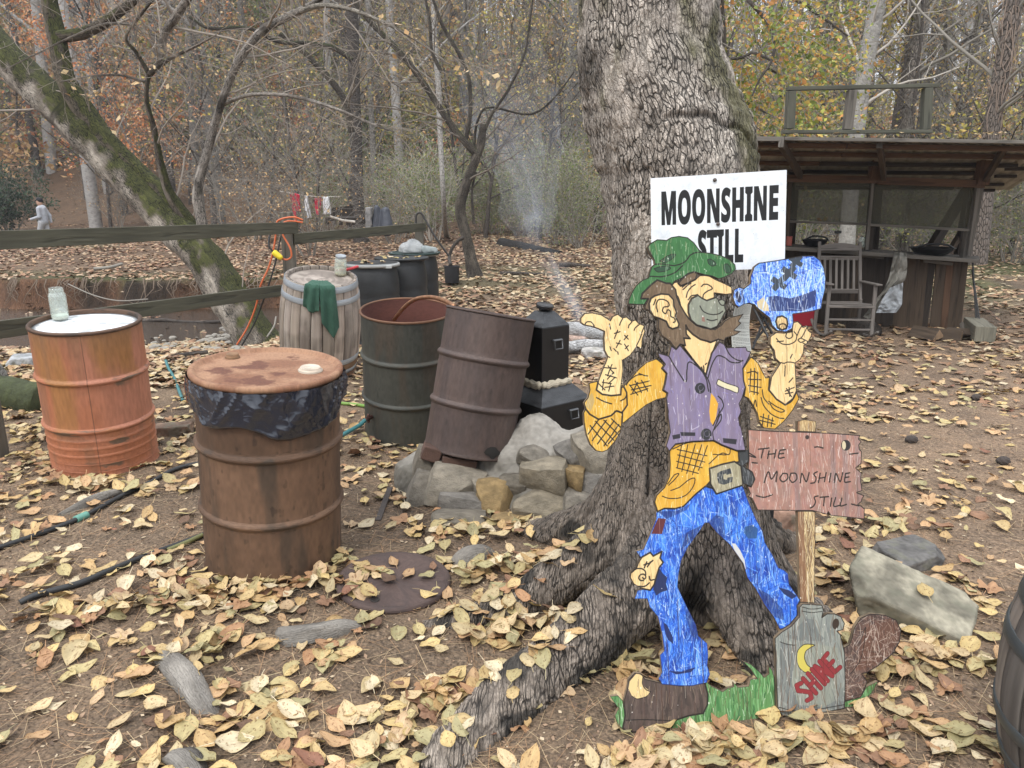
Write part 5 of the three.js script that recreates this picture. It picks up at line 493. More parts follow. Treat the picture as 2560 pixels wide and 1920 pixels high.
// whisky barrel of staves
function stavedBarrel(t, m, h, rE, rM, n, woodMats, hoopMat, hoops, topIn) {
  const rAt = y => { const s = y / h * 2 - 1; return rM - (rM - rE) * s * s; }; const geos = [0, 1, 2].map(v => { const G = new GB(), da = Math.PI * 2 / n, e = 0.0032, rows = 14; const ring = (y, k) => { const r = rAt(y) + 0.001 * (v - 1), row = []; for (let c = 0; c <= 4; c++) { const a = lerp(-da / 2 + e / r, da / 2 - e / r, c / 4), edge = c === 0 || c === 4 ? 0.0025 : 0; row.push(G.v(Math.sin(a) * (r - edge), y, Math.cos(a) * (r - edge), c / 4 * 0.13 + v * 0.3, y + v * 0.21)); } return row; };
    const R = []; for (let j = 0; j <= rows; j++) R.push(ring(j / rows * h)); for (let j = 0; j < rows; j++) for (let c = 0; c < 4; c++) G.q(R[j][c], R[j][c + 1], R[j + 1][c + 1], R[j + 1][c]);
    const inn = (y, depth) => { const r = rAt(y) - depth, row = []; for (let c = 0; c <= 4; c++) { const a = lerp(-da / 2 + e / r, da / 2 - e / r, c / 4); row.push(G.v(Math.sin(a) * r, y, Math.cos(a) * r, c / 4 * 0.13, y)); } return row; }; const it = inn(h, 0.03), ib = inn(h - 0.06, 0.03); for (let c = 0; c < 4; c++) { G.q(R[rows][c], R[rows][c + 1], it[c + 1], it[c]); G.q(it[c], it[c + 1], ib[c + 1], ib[c]); }
    for (const c of [0, 4]) { const col = []; for (let j = 0; j <= rows; j++) { const r = rAt(j / rows * h) - 0.028, a = c ? da / 2 - e / r : -da / 2 + e / r; col.push(G.v(Math.sin(a) * r, j / rows * h, Math.cos(a) * r, 0.2, j / rows)); } for (let j = 0; j < rows; j++) c ? G.q(R[j][c], col[j], col[j + 1], R[j + 1][c]) : G.q(col[j], R[j][c], R[j + 1][c], col[j + 1]); }
    return G.build(); });
  const q = new THREE.Quaternion(), p0 = V(0, 0, 0), sc = V(1, 1, 1); m.decompose(p0, q, sc);
  for (let i = 0; i < n; i++) { const st = new THREE.Mesh(geos[Math.floor(hsh(i, n, 3) * 3)], woodMats[Math.floor(hsh(i, n, 5) * woodMats.length)]); st.name = numbered('stave'); st.quaternion.copy(q.clone().multiply(new THREE.Quaternion().setFromAxisAngle(V(0, 1, 0), (i + 0.5) / n * Math.PI * 2))); st.position.copy(p0).sub(t.base); st.castShadow = st.receiveShadow = true; t.add(st); }
  for (const [y0, y1] of hoops) part('hoop', lathe([[rAt(y0) - 0.002, y0], [rAt(y0) + 0.004, y0], [rAt((y0 + y1) / 2) + 0.0045, (y0 + y1) / 2], [rAt(y1) + 0.004, y1], [rAt(y1) - 0.002, y1]], 72).applyMatrix4(m), hoopMat, t);
  part('barrel_head', lathe([[0.001, h - topIn], [rE - 0.028, h - topIn]], 48).applyMatrix4(m), woodMats[0], t); return rAt;
}
{
  const B = onG(800, 949); B.add(V(B.x, 0, B.z).normalize().multiplyScalar(0.29)); const h = 0.9, T = topOn(B, 803, 690, h), m = axisPlace(B, T);
  const t = thing('whisky_barrel', 'weathered grey oak barrel with galvanised hoops and a green towel on top', 'barrel', B);
  const wm = [[1, 1, 1], [0.86, 0.85, 0.84], [1.1, 1.06, 1.02], [0.92, 0.9, 0.86]].map(c => mat(c, { map: TX.barrelWood, bumpMap: TX.grain, bumpScale: 0.004, rough: 0.92 }));
  stavedBarrel(t, m, h, 0.295, 0.345, 22, wm, M.galv, [[0.012, 0.06], [0.105, 0.14], [0.2, 0.245], [0.745, 0.79], [0.848, 0.897]], 0.03);
  part('lower_band', lathe([[0.317, 0.062], [0.3195, 0.08], [0.3235, 0.104]], 60).applyMatrix4(m), wood([0.23, 0.12, 0.06], 0.002), t); part('lower_band', lathe([[0.3265, 0.142], [0.331, 0.17], [0.334, 0.198]], 60).applyMatrix4(m), wood([0.26, 0.15, 0.08], 0.002), t);
  // towel
  const tw = thing('green_towel', 'dark green towel hanging over the rim of the grey oak barrel', 'towel', T); const face = Math.atan2(-B.x, -B.z);
  const drape = (a0, a1, len, tip, k) => { const G = new GB(), nu = 16, nv = 34; const pos = (s, q, off) => { const a = face + lerp(a0, a1, s); const L = len * (1 - tip * Math.abs(s - 0.62)); let y, r; const d = q * (L + 0.2) - 0.14; if (d < 0) { y = h + 0.006; r = 0.292 + d; } else { y = h + 0.004 - d; const sl = y / h * 2 - 1; r = 0.345 - 0.05 * sl * sl + 0.007; } const f = 0.012 * Math.sin(s * 11 + k + q * 2) * sst(0.2, 0.6, q) + 0.008 * (vn3(s * 6, q * 8, k) - 0.5); r += f + 0.006 + off; if (d < 0) y += Math.abs(f) * 1.2 + off; return V(Math.sin(a + 0.25 * q * k * 0.1) * r, y, Math.cos(a + 0.25 * q * k * 0.1) * r).applyMatrix4(m); };
    for (const off of [0.009, 0]) for (let j = 0; j <= nv; j++) for (let i = 0; i <= nu; i++) { const p = pos(i / nu, j / nv, off); G.v(p.x, p.y, p.z, i / nu * 0.5, j / nv); } const W = nu + 1, K = W * (nv + 1); for (let j = 0; j < nv; j++) for (let i = 0; i < nu; i++) { const a = j * W + i; G.q(a, a + W, a + W + 1, a + 1); G.q(K + a, K + a + 1, K + a + W + 1, K + a + W); } for (let j = 0; j < nv; j++) for (const i of [0, nu]) { const a = j * W + i; i ? G.q(a, a + W, K + a + W, K + a) : G.q(a, K + a, K + a + W, a + W); } for (let i = 0; i < nu; i++) { const a = nv * W + i; G.q(a, K + a, K + a + 1, a + 1); } return G.build(); };
  const tm = mat([0.035, 0.095, 0.065], { rough: 1, map: TX.cloth, bumpMap: TX.cloth, bumpScale: 0.006, side: THREE.DoubleSide, phys: { sheen: 0.5, sheenColor: rgb([0.2, 0.35, 0.28]) } });
  part('fold', drape(-0.46, -0.08, 0.15, 0.5, 1), tm, tw); part('fold', drape(-0.12, 0.3, 0.36, 0.62, 5), tm, tw);
  const up = T.clone().sub(B).normalize(), P = (u, v) => hitPlane(u, v, T, up); const jp = P(851, 680); jar(jp.addScaledVector(up, -0.028), jp.clone().add(up), 0.175, 0.052, 'lidded_jar', 'lidded glass jar holding amber liquid standing on the oak barrel top', true);
  single('red_strap', hose([P(838, 680).add(V(0, 0.012, 0)), P(868, 677).add(V(0, 0.012, 0)), P(895, 672).add(V(0, 0.02, 0))], 0.012, 10), mat([0.45, 0.03, 0.04], { rough: 0.5 }), 'small red strap lying on the oak barrel beside the jar', 'strap');
}
{ // black plastic drums
  const lids = [M.plasticBlack, M.plasticBlack, mat([0.02, 0.05, 0.045], { rough: 0.5, map: TX.blotch })];
  const info = [[930, 658, 8.3, 'nearest', 'black plastic drum with a grey clamp ring right behind the oak barrel'], [1004, 645, 8.85, 'middle', 'black plastic drum with dark dished lid between the two others'], [1036, 632, 9.45, 'far', 'black plastic drum with green lid and clear bag on top']];
  info.forEach(([u, v, z, , label], i) => {
    const T = at(u, v, z), B = V(T.x, grd(T.x, T.z) - 0.01, T.z), h = T.y - B.y, m = axisPlace(B, T), r = 0.285; const t = thing('plastic_drum', label, 'drum', B, 'black plastic drums behind the barrel');
    const p = [[0.001, 0], [r - 0.02, 0.005], [r - 0.005, 0.03]]; for (let k = 0; k <= 24; k++) { const y = lerp(0.05, h - 0.05, k / 24), s = k / 24 * 2 - 1; p.push([r - 0.028 * Math.pow(Math.abs(s), 4) - (Math.abs(y / h - 0.62) < 0.02 ? 0.006 : 0) - (Math.abs(y / h - 0.3) < 0.02 ? 0.006 : 0), y]); } p.push([r - 0.03, h - 0.02]);
    part('body', lathe(p, 64).applyMatrix4(m), M.plasticBlack, t);
    if (i !== 1) part('clamp_ring', lathe([[r - 0.02, h - 0.03], [r + 0.008, h - 0.03], [r + 0.013, h - 0.012], [r + 0.006, h + 0.004], [r - 0.015, h + 0.006]], 64).applyMatrix4(m), mat([0.42, 0.43, 0.42], { rough: 0.5, map: TX.blotch }), t);
    const R = i === 1 ? r + 0.022 : i === 2 ? r + 0.03 : r - 0.012; part('lid', lathe([[R - 0.02, h - 0.02], [R, h - 0.012], [R + 0.002, h + 0.004], [R - 0.006, h + 0.012], [R - 0.03, h + 0.004], [R * 0.6, h - 0.004], [0.001, h - 0.002]], 64).applyMatrix4(m), lids[i], t);
    if (i === 0) part('clamp_latch', alignTo(box(0.09, 0.03, 0.02, 0.004), T.clone().add(V(0.2, -0.02, 0.22)), T.clone().add(V(0.2, 1, 0.22))), mat([0.4, 0.41, 0.4], { rough: 0.5 }), t);
    if (i === 2) { const g = new THREE.SphereGeometry(0.13, 32, 20); const P = g.attributes.position; for (let k = 0; k < P.count; k++) { const q = V(P.getX(k), P.getY(k), P.getZ(k)); const f = 1 + 0.5 * (fbm3(q.x * 14, q.y * 14, q.z * 14, 3) - 0.5); P.setXYZ(k, q.x * f * 1.25, Math.max(-0.02, q.y * f * 0.95), q.z * f); } g.computeVertexNormals(); const c = T.clone().add(V(-0.02, 0.035, 0.05)); g.translate(c.x, c.y, c.z); single('plastic_bag', g, mat([0.5, 0.52, 0.52], { rough: 0.35, phys: { transmission: 0.35, thickness: 0 }, bumpMap: TX.blotch, bumpScale: 0.02 }), 'crumpled translucent plastic bag on the green drum lid', 'bag'); 
      const g2 = netMesh((x, y, z) => Math.min(capD(x, y, z, V(0, 0, 0), V(0.12, -0.01, 0.02), 0.05, 0.035)) + 0.02 * (vn3(x * 30, y * 30, z * 30) - 0.5), [-0.08, -0.08, -0.08], [0.2, 0.08, 0.1], 0.01, () => [1, 1, 1]); const c2 = T.clone().add(V(0.14, 0.045, 0.1)); g2.translate(c2.x, c2.y, c2.z); single('cloth_rag', g2, mat([0.3, 0.34, 0.34], { map: TX.cloth, rough: 1 }), 'small grey rag beside the plastic bag on the far drum', 'rag'); }
  });
}
{ // half hidden staved barrel at the frame's edge
  const B = V(1.61, -0.02, -1.66), h = 0.72, m = new THREE.Matrix4().makeTranslation(B.x, B.y, B.z); const t = thing('oak_barrel', 'dark grey staved barrel with iron hoops cut off by the right edge', 'barrel', B);
  const wm = [[0.46, 0.47, 0.47], [0.38, 0.39, 0.4], [0.55, 0.54, 0.52]].map(c => mat(c, { map: TX.barrelWood, bumpMap: TX.grain, bumpScale: 0.004, rough: 0.92 })); stavedBarrel(t, m, h, 0.27, 0.35, 20, wm, M.ironHoop, [[0.012, 0.05], [0.12, 0.155], [0.23, 0.265], [0.45, 0.485], [0.56, 0.595], [0.68, 0.718]], 0.03);
}
{ // fence
  const t = thing('rail_fence', 'mossy weathered plank fence with square posts along the creek', 'fence', at(716, 700, 7.35).setY(0));
  const post = (u, vt, z, w, m = M.fencePost) => { const T = at(u, vt, z), b = V(T.x, grd(T.x, T.z) - 0.12, T.z); part('post', beam(b, T, w, w, V(0, 0, 1), 0.006, 0.008), m, t); };
  post(716, 530, 7.38, 0.105); post(1047, 533, 9.72, 0.1); { const g0 = gnd(-8, 1150); part('post', beam(V(g0.x, -0.15, g0.z), V(g0.x - 0.03, 1.24, g0.z - 0.02), 0.11, 0.11, V(0, 0, 1), 0.006, 0.008), M.fencePost, t); }
  const rl = (u0, v0, z0, u1, v1, z1, hh) => { const a = at(u0, v0, z0), b = at(u1, v1, z1); const N = 1; part('rail', beam(a, b, 0.034, hh, V(0, 1, 0), 0.004, 0.012), M.fence, t); };
  // beam(): w runs sideways, h upwards
  rl(-170, 607, 4.0, 743, 568, 7.31, 0.104); rl(-170, 847, 4.05, 712, 724, 7.3, 0.104); rl(733, 597, 7.36, 1062, 568, 9.66, 0.1); rl(722, 726, 7.42, 1055, 690, 9.7, 0.1);
  single('bent_rod', hose([at(1040, 560, 9.55), at(1042, 535, 9.55), at(1052, 532, 9.55), at(1062, 548, 9.55), at(1090, 595, 9.5), at(1122, 640, 9.5)], 0.012, 24), mat([0.03, 0.028, 0.027], { rough: 0.6 }), 'thin dark bent rod leaning from the far fence post', 'rod');
  const cord = thing('extension_cord', 'orange extension cord looped over the fence post down to the creek', 'cord', at(716, 560, 7.2).setY(0)); part('cord', hose([at(757, 550, 7.3), at(735, 543, 7.27), at(700, 549, 7.25), at(692, 556, 7.25), at(690, 580, 7.22), at(684, 622, 7.2), at(672, 668, 7.2), at(652, 712, 7.2), at(640, 765, 7.28), at(618, 820, 7.3), at(592, 862, 7.3)], 0.0085, 60), M.cordOrange, cord); part('cord', hose([at(757, 556, 7.3), at(720, 553, 7.26), at(706, 560, 7.25), at(706, 583, 7.22), at(726, 622, 7.2), at(728, 642, 7.2), at(718, 649, 7.2), at(706, 647, 7.2)], 0.0085, 40), M.cordOrange, cord);
  const pa = at(683, 629, 7.18), pb = at(706, 648, 7.18); part('plug', alignTo(lathe([[0.001, 0], [0.022, 0.001], [0.028, 0.012], [0.028, 0.06], [0.024, 0.075], [0.026, 0.085], [0.018, 0.1], [0.001, 0.101]], 14), pa, pb), mat([0.75, 0.58, 0.03], { rough: 0.45 }), cord);
  const c2 = thing('power_lead', 'black power lead hanging from the fence beside the orange cord', 'cord', at(690, 640, 7.2).setY(0)); part('lead', hose([at(676, 582, 7.26), at(672, 606, 7.2), at(674, 618, 7.18), at(683, 629, 7.18)], 0.009, 20), M.hoseBlack, c2); part('lead', hose([at(702, 590, 7.24), at(690, 650, 7.2), at(672, 712, 7.2), at(655, 760, 7.3), at(634, 812, 7.3), at(604, 864, 7.3)], 0.008, 40), M.hoseBlack, c2);
}
{ // hoses on the ground
  const P = (u, v, y = 0.014) => { const q = onG(u, v); q.y += y; return q; };
  const h1 = thing('garden_hose', 'black garden hose with a green coupling crossing the leaves at left', 'hose', onG(205, 1300)); part('tube', hose([P(-60, 1396), P(90, 1345), P(200, 1302), P(300, 1248), P(385, 1207), P(440, 1178), P(505, 1162), P(560, 1156)], 0.0125, 70, 10), M.hoseBlack, h1); part('coupling', hose([P(190, 1306), P(205, 1299), P(219, 1293)], 0.0185, 10, 14), mat([0.12, 0.3, 0.24], { rough: 0.5 }), h1);
  single('black_hose', hose([P(50, 1510, 0.004), P(84, 1499), P(200, 1466), P(290, 1428), P(390, 1384, 0.006), P(450, 1362, 0.004), P(520, 1340)], 0.0135, 60, 10), M.hoseBlack, 'second black hose half buried in leaves before the orange drum', 'hose');
  single('olive_hose', hose([P(420, 1378, 0.006), P(470, 1362), P(520, 1338), P(560, 1322)], 0.011, 30), mat([0.16, 0.16, 0.06], { rough: 0.6 }), 'short olive hose end reaching the foot of the rusty drum', 'hose');
  single('teal_hose', hose([at(914, 1049, 4.63), at(900, 1062, 4.58), at(880, 1074, 4.5), at(850, 1090, 4.4), P(800, 1112), P(760, 1128)], 0.013, 40, 10), M.hoseTeal, 'teal hose running from the valve of the green drum', 'hose');
  single('lime_hose', hose([P(790, 1000), P(850, 1012), P(890, 1016), P(925, 1022)], 0.0125, 30), M.hoseGreen, 'bright green hose passing behind the open green drum', 'hose');
  single('teal_hose_end', hose([P(416, 915, 0.05), P(422, 928, 0.03), P(436, 948), P(446, 975), P(457, 1004)], 0.013, 30), M.hoseTeal, 'loose teal hose end lying behind the rusty drum', 'hose');
}
{ // things on the ground: drum lid, stones, bits
  const P = onG(985, 1462); const lid = thing('drum_lid', 'rusty round steel lid lying half covered by leaves', 'lid', P); const m = new THREE.Matrix4().compose(V(P.x, P.y + 0.005, P.z), new THREE.Quaternion().setFromEuler(new THREE.Euler(0.03, 0, -0.04)), V(1, 1, 1));
  part('plate', lathe([[0.001, 0.02], [0.2, 0.02], [0.215, 0.026], [0.228, 0.024], [0.234, 0.012], [0.23, 0], [0.001, 0]], 64).applyMatrix4(m), mat([0.9, 0.85, 0.85], { map: TX.steelBrown, bumpMap: TX.metalH, bumpScale: 0.002, rough: 0.75 }), lid); part('bung_hole', lathe([[0.001, 0.0235], [0.012, 0.0235], [0.016, 0.026], [0.019, 0.0225]], 24).translate(-0.05, 0, 0.16).applyMatrix4(m), mat([0.02, 0.016, 0.014], { rough: 0.8 }), lid);
  const rk = (name, label, u, v, s, rot, col, seed, sink = 0.25) => { const p = onG(u, v); const g = netMesh((x, y, z) => { let d = boxD(x, y, z, s[0], s[1], s[2], Math.min(...s) * 0.18); for (let k = 0; k < 5; k++) { const n = V(hsh(seed, k, 1) - 0.5, hsh(seed, k, 2) - 0.35, hsh(seed, k, 3) - 0.5).normalize(); d = Math.max(d, x * n.x + y * n.y + z * n.z - (Math.abs(n.x) * s[0] + Math.abs(n.y) * s[1] + Math.abs(n.z) * s[2]) * (0.66 + 0.2 * hsh(seed, k, 4))); } return d + 0.12 * Math.min(...s) * (fbm3(x * 9 + seed, y * 9, z * 9, 3) - 0.5); }, s.map(q => -q * 1.2), s.map(q => q * 1.2), Math.max(...s) / 34, (x, y, z, h, ny) => { const q = fbm3(x * 12 + seed, y * 12, z * 12, 4); let c = mix3(col.map(k => k * 0.55), col.map(k => k * 1.25), sst(0.3, 0.7, q)).map(k => k * (0.6 + 0.8 * fbm3(x * 70, y * 70 + seed, z * 70, 3))); return mix3(c, [0.15, 0.15, 0.11], sst(0.5, 0.7, fbm3(x * 20, y * 20 + seed, z * 20, 3)) * 0.5); }, (x, y, z) => 0.014 * (fbm3(x * 26, y * 40, z * 26, 4) - 0.5)); g.applyMatrix4(new THREE.Matrix4().compose(V(p.x, p.y + s[1] * (1 - sink * 2), p.z), new THREE.Quaternion().setFromEuler(new THREE.Euler(...rot)), V(1, 1, 1))); return single(name, g, mat([1, 1, 1], { vertexColors: true, bumpMap: TX.rock, bumpScale: 0.01, rough: 0.94 }), label, 'rock'); };
  rk('rock_slab', 'large flat grey rock lying on leaves right of the painted shoe', 2262, 1530, [0.225, 0.06, 0.145], [0.2, -0.62, -0.14], [0.25, 0.23, 0.175], 5, 0.12);
  rk('dark_stone', 'dark low stone beside the larger flat grey rock', 2270, 1402, [0.14, 0.035, 0.1], [0, 0.4, 0], [0.11, 0.105, 0.1], 9, 0.1);
  rk('reddish_rock', 'reddish brown rock behind the post of the small sign', 1945, 1352, [0.1, 0.1, 0.09], [0.1, 0.5, 0.25], [0.33, 0.2, 0.14], 13, 0.1);
  rk('flat_stone', 'pale flat stone near the stump at the left edge', 78, 908, [0.17, 0.05, 0.14], [0, 0.3, 0], [0.3, 0.31, 0.32], 17);
  rk('pinkish_rock', 'pinkish rock beside the pale burnt log behind the stove', 1440, 868, [0.11, 0.085, 0.1], [0, 0.2, 0], [0.46, 0.33, 0.27], 19);
  rk('hearth_stone', 'grey hearth stone between the burnt logs and the oak', 1495, 892, [0.16, 0.05, 0.12], [0, -0.3, 0], [0.4, 0.38, 0.36], 23);
  rk('half_buried_stone', 'grey half buried stone behind the orange drum', 425, 1083, [0.14, 0.045, 0.08], [0, 0.1, 0], [0.2, 0.13, 0.09], 29);
  const log = (name, label, a, b, r0, r1, m, s) => single(name, tube(curvePts([a, a.clone().lerp(b, 0.33).add(V(0, 0.015, 0.01)), a.clone().lerp(b, 0.66), b], 12), [...Array(13)].map((_, i) => lerp(r0, r1, i / 12)), 18, { wob: 0.25, uvS: 0.25 }), m, label, 'log');
  const ash = mat([0.62, 0.62, 0.62], { map: TX.rock, bumpMap: TX.bark, bumpScale: 0.02, rough: 0.97 }); const l1 = onG(1400, 860), l2 = onG(1560, 875); log('burnt_log', 'pale ashen burnt log lying in the fire pit behind the stove', l1.clone().add(V(0, 0.17, 0)), l2.clone().add(V(0, 0.13, 0)), 0.075, 0.07, ash); log('burnt_log', 'lower ashen log under the pale burnt log', onG(1420, 885).add(V(0, 0.07, 0)), onG(1580, 878).add(V(0, 0.07, 0)), 0.06, 0.05, ash);
  log('charred_log', 'charred dark log smouldering at the far edge of the path', onG(1255, 612).add(V(0, 0.0, 0)), onG(1400, 634).add(V(0, -0.04, 0)), 0.2, 0.12, mat([0.03, 0.027, 0.026], { map: TX.bark, bumpMap: TX.bark, bumpScale: 0.03 }));
  log('fallen_branch', 'dark fallen branch lying across the leafy path', onG(1398, 666).add(V(0, 0.03, 0)), onG(1475, 668).add(V(0, 0.03, 0)), 0.05, 0.035, M.barkDark); log('fallen_branch', 'long dark branch lying on the path left of the smoke', onG(1250, 686).add(V(0, 0.02, 0)), onG(1362, 688).add(V(0, 0.02, 0)), 0.035, 0.025, M.barkDark);
  log('mossy_log', 'mossy green log lying behind the orange drum at left', onG(-20, 1002).add(V(0, 0.06, 0)), onG(118, 1024).add(V(0, 0.06, 0)), 0.14, 0.13, mat([0.07, 0.085, 0.03], { map: TX.rock, bumpMap: TX.rock, bumpScale: 0.03 }));
  single('tree_stump', tube([onG(8, 996).add(V(0, -0.05, 0)), onG(8, 996).add(V(0, 0.1, 0)), onG(8, 996).add(V(-0.01, 0.2, 0)), onG(8, 996).add(V(-0.03, 0.3, 0))], [0.085, 0.07, 0.06, 0.028], 14, { wob: 0.5, uvS: 0.2 }), M.bark, 'splintered brown stump at the left edge of the picture', 'stump');
  single('black_board', beam(onG(1906, 1372).add(V(0.0, -0.03, 0)), onG(1906, 1372).add(V(0.01, 0.3, -0.04)), 0.075, 0.02, V(0, 0, 1)), mat([0.015, 0.015, 0.016], { rough: 0.6 }), 'upright black board behind the painted right leg', 'board');
  const pit = single('fire_pot', (() => { const p = onG(1130, 708); return lathe([[0.001, 0], [0.105, 0.005], [0.12, 0.02], [0.13, 0.28], [0.137, 0.285], [0.137, 0.295], [0.122, 0.295], [0.118, 0.28], [0.11, 0.05], [0.001, 0.045]], 32).translate(p.x, p.y, p.z); })(), mat([0.022, 0.022, 0.026], { rough: 0.6, map: TX.blotch }), 'small dark iron pot beside the twisted tree', 'pot');
  single('pot_hook', hose([onG(1130, 706).add(V(-0.02, 0.3, 0)), at(1124, 640, 13.9), at(1130, 622, 13.9), at(1145, 602, 13.9), at(1160, 594, 13.9)], 0.03, 24), M.barkDark, 'dark crooked stick rising from the iron pot to the twisted tree', 'stick');
  for (const [u, v, lab] of [[1962, 1108, 'small pine cone on the dirt under the small sign'], [2278, 1106, 'small pine cone lying on the open dirt path'], [2507, 1160, 'dark pine cone near the right edge of the path'], [2440, 1000, 'distant pine cone on the dirt below the firewood']]) { const p = onG(u, v); const g = new THREE.SphereGeometry(0.024, 14, 12), A = g.attributes.position; for (let i = 0; i < A.count; i++) { const q = V(A.getX(i), A.getY(i), A.getZ(i)), a = Math.atan2(q.z, q.x), f = 1 + 0.3 * Math.abs(Math.sin(a * 4 + q.y * 160)); A.setXYZ(i, q.x * f * 1.4, q.y * f, q.z * f); } g.computeVertexNormals(); g.translate(p.x, p.y + 0.018, p.z); single('pine_cone', g, mat([0.05, 0.04, 0.035]), lab, 'pine cone'); }
  // surface roots, pale and worn
  const wr = (label, pts, r) => single('surface_root', tube(curvePts(pts.map(([u, v, y]) => onG(u, v).add(V(0, y, 0))), 20), [...Array(21)].map((_, i) => r * (0.55 + 0.75 * Math.sin(Math.PI * Math.min(1, 0.12 + i / 24)))), 14, { wob: 1.1, uvS: 0.6 }), mat([0.36, 0.33, 0.29], { map: TX.blotch, bumpMap: TX.flake, bumpScale: 0.004 }), label, 'root');
  wr('pale worn root surfacing under leaves at lower left', [[400, 1635, -0.02], [440, 1668, 0.0], [478, 1716, 0.008], [500, 1760, 0.004], [545, 1790, -0.03]], 0.03); wr('pale knobbly root in front of the rusty drum', [[700, 1580, -0.02], [735, 1600, 0.005], [800, 1590, 0.01], [860, 1575, 0.005], [910, 1560, -0.03]], 0.032); wr('low root tip at the bottom of the picture', [[420, 1890, -0.02], [450, 1905, 0.01], [480, 1930, 0.0], [500, 1960, -0.03]], 0.025); wr('short scaly root lump beside the round drum lid', [[1140, 1402, -0.03], [1190, 1395, 0.012], [1240, 1385, -0.03]], 0.045);
  wr('dry grey stick lying by the black hose', [[150, 1290, -0.005], [220, 1262, 0.005], [290, 1236, 0.008], [330, 1222, -0.01]], 0.024);
  single('iron_stake', beam(onG(945, 1302).add(V(0, 0.0, 0)), onG(976, 1232).add(V(0, 0.03, 0)), 0.03, 0.012), mat([0.09, 0.07, 0.06], { rough: 0.7, map: TX.blotch }), 'flat iron bar among leaves before the stone furnace', 'iron bar');
}
{ // creek bank: hanging roots, twigs, pebbles
  const r = mulb(515), G = new GB(); for (let i = 0; i < 90; i++) { const x = -9.5 + 6.6 * r(), z = -cliffZ(x) + 0.06, L = 0.15 + 0.4 * r(); const y = -0.02 + 0.05 * r(); tubeInto(G, [V(x, y, z - 0.05), V(x + (r() - 0.5) * 0.1, y - L * 0.3, z + 0.06), V(x + (r() - 0.5) * 0.3, y - L * 0.7, z + 0.08 + 0.1 * r()), V(x + (r() - 0.5) * 0.5, y - L, z + 0.1 + 0.15 * r())], [0.012, 0.009, 0.006, 0.003], 5); } const rt = single('bank_roots', G.build(), mat([0.2, 0.15, 0.11], { rough: 0.95 }), 'fine roots hanging from the undercut earth bank of the creek', 'roots'); rt.userData.kind = 'stuff'; delete rt.userData.category;
  const br = (lab, pts, w, m = M.twigPale) => single('fallen_branch', tube(curvePts(pts.map(([u, v, z]) => at(u, v, z)), 20), w, 7), m, lab, 'branch'); br('thin pale branch lying slantwise on the far creek bank', [[170, 710, 14.2], [240, 740, 13.6], [300, 752, 13.3], [370, 748, 13.2]], 0.011, M.twig); br('grey branch lying on top of the far creek bank', [[235, 672, 14.9], [275, 668, 14.9], [305, 660, 15.2]], 0.03, M.twig); br('dark wet stick along the far waterline', [[330, 806, 12.9], [400, 800, 12.9], [470, 806, 12.8], [555, 804, 12.7]], 0.03, M.barkDark); br('pale dead stick leaning at the foot of the grey oak barrel', [[690, 792, 8.6], [685, 815, 8.4], [668, 842, 8.2]], 0.009, M.twig); br('dark stick lying among leaves beyond the orange drum', [[380, 905, 7.3], [440, 890, 7.4], [520, 880, 7.5]], 0.022, M.barkDark);
  const PG = []; for (let i = 0; i < 120; i++) { const h = i < 70; const u = h ? 520 + 110 * r() : 380 + 260 * r(), v = h ? 860 - 60 * r() * (1 - Math.abs(u - 590) / 90) : 840 + 40 * r(); const p = onG(u, v), s = 0.025 + 0.05 * r() * r(); const g = new THREE.IcosahedronGeometry(s, 1), P = g.attributes.position; for (let k = 0; k < P.count; k++) { const q = V(P.getX(k), P.getY(k), P.getZ(k)), f = 1 + 0.4 * (vn3(q.x * 40 + i, q.y * 40, q.z * 40) - 0.5); P.setXYZ(k, q.x * f * 1.2, q.y * f * 0.7, q.z * f); } g.computeVertexNormals(); g.translate(p.x, p.y + s * 0.3, p.z); PG.push(g); } const pb = single('pebbles', merge(PG), mat([0.4, 0.37, 0.32], { map: TX.rock, rough: 0.9 }), 'heap of pale creek pebbles by the leaning trunk', 'pebbles'); pb.userData.kind = 'stuff'; delete pb.userData.category; }
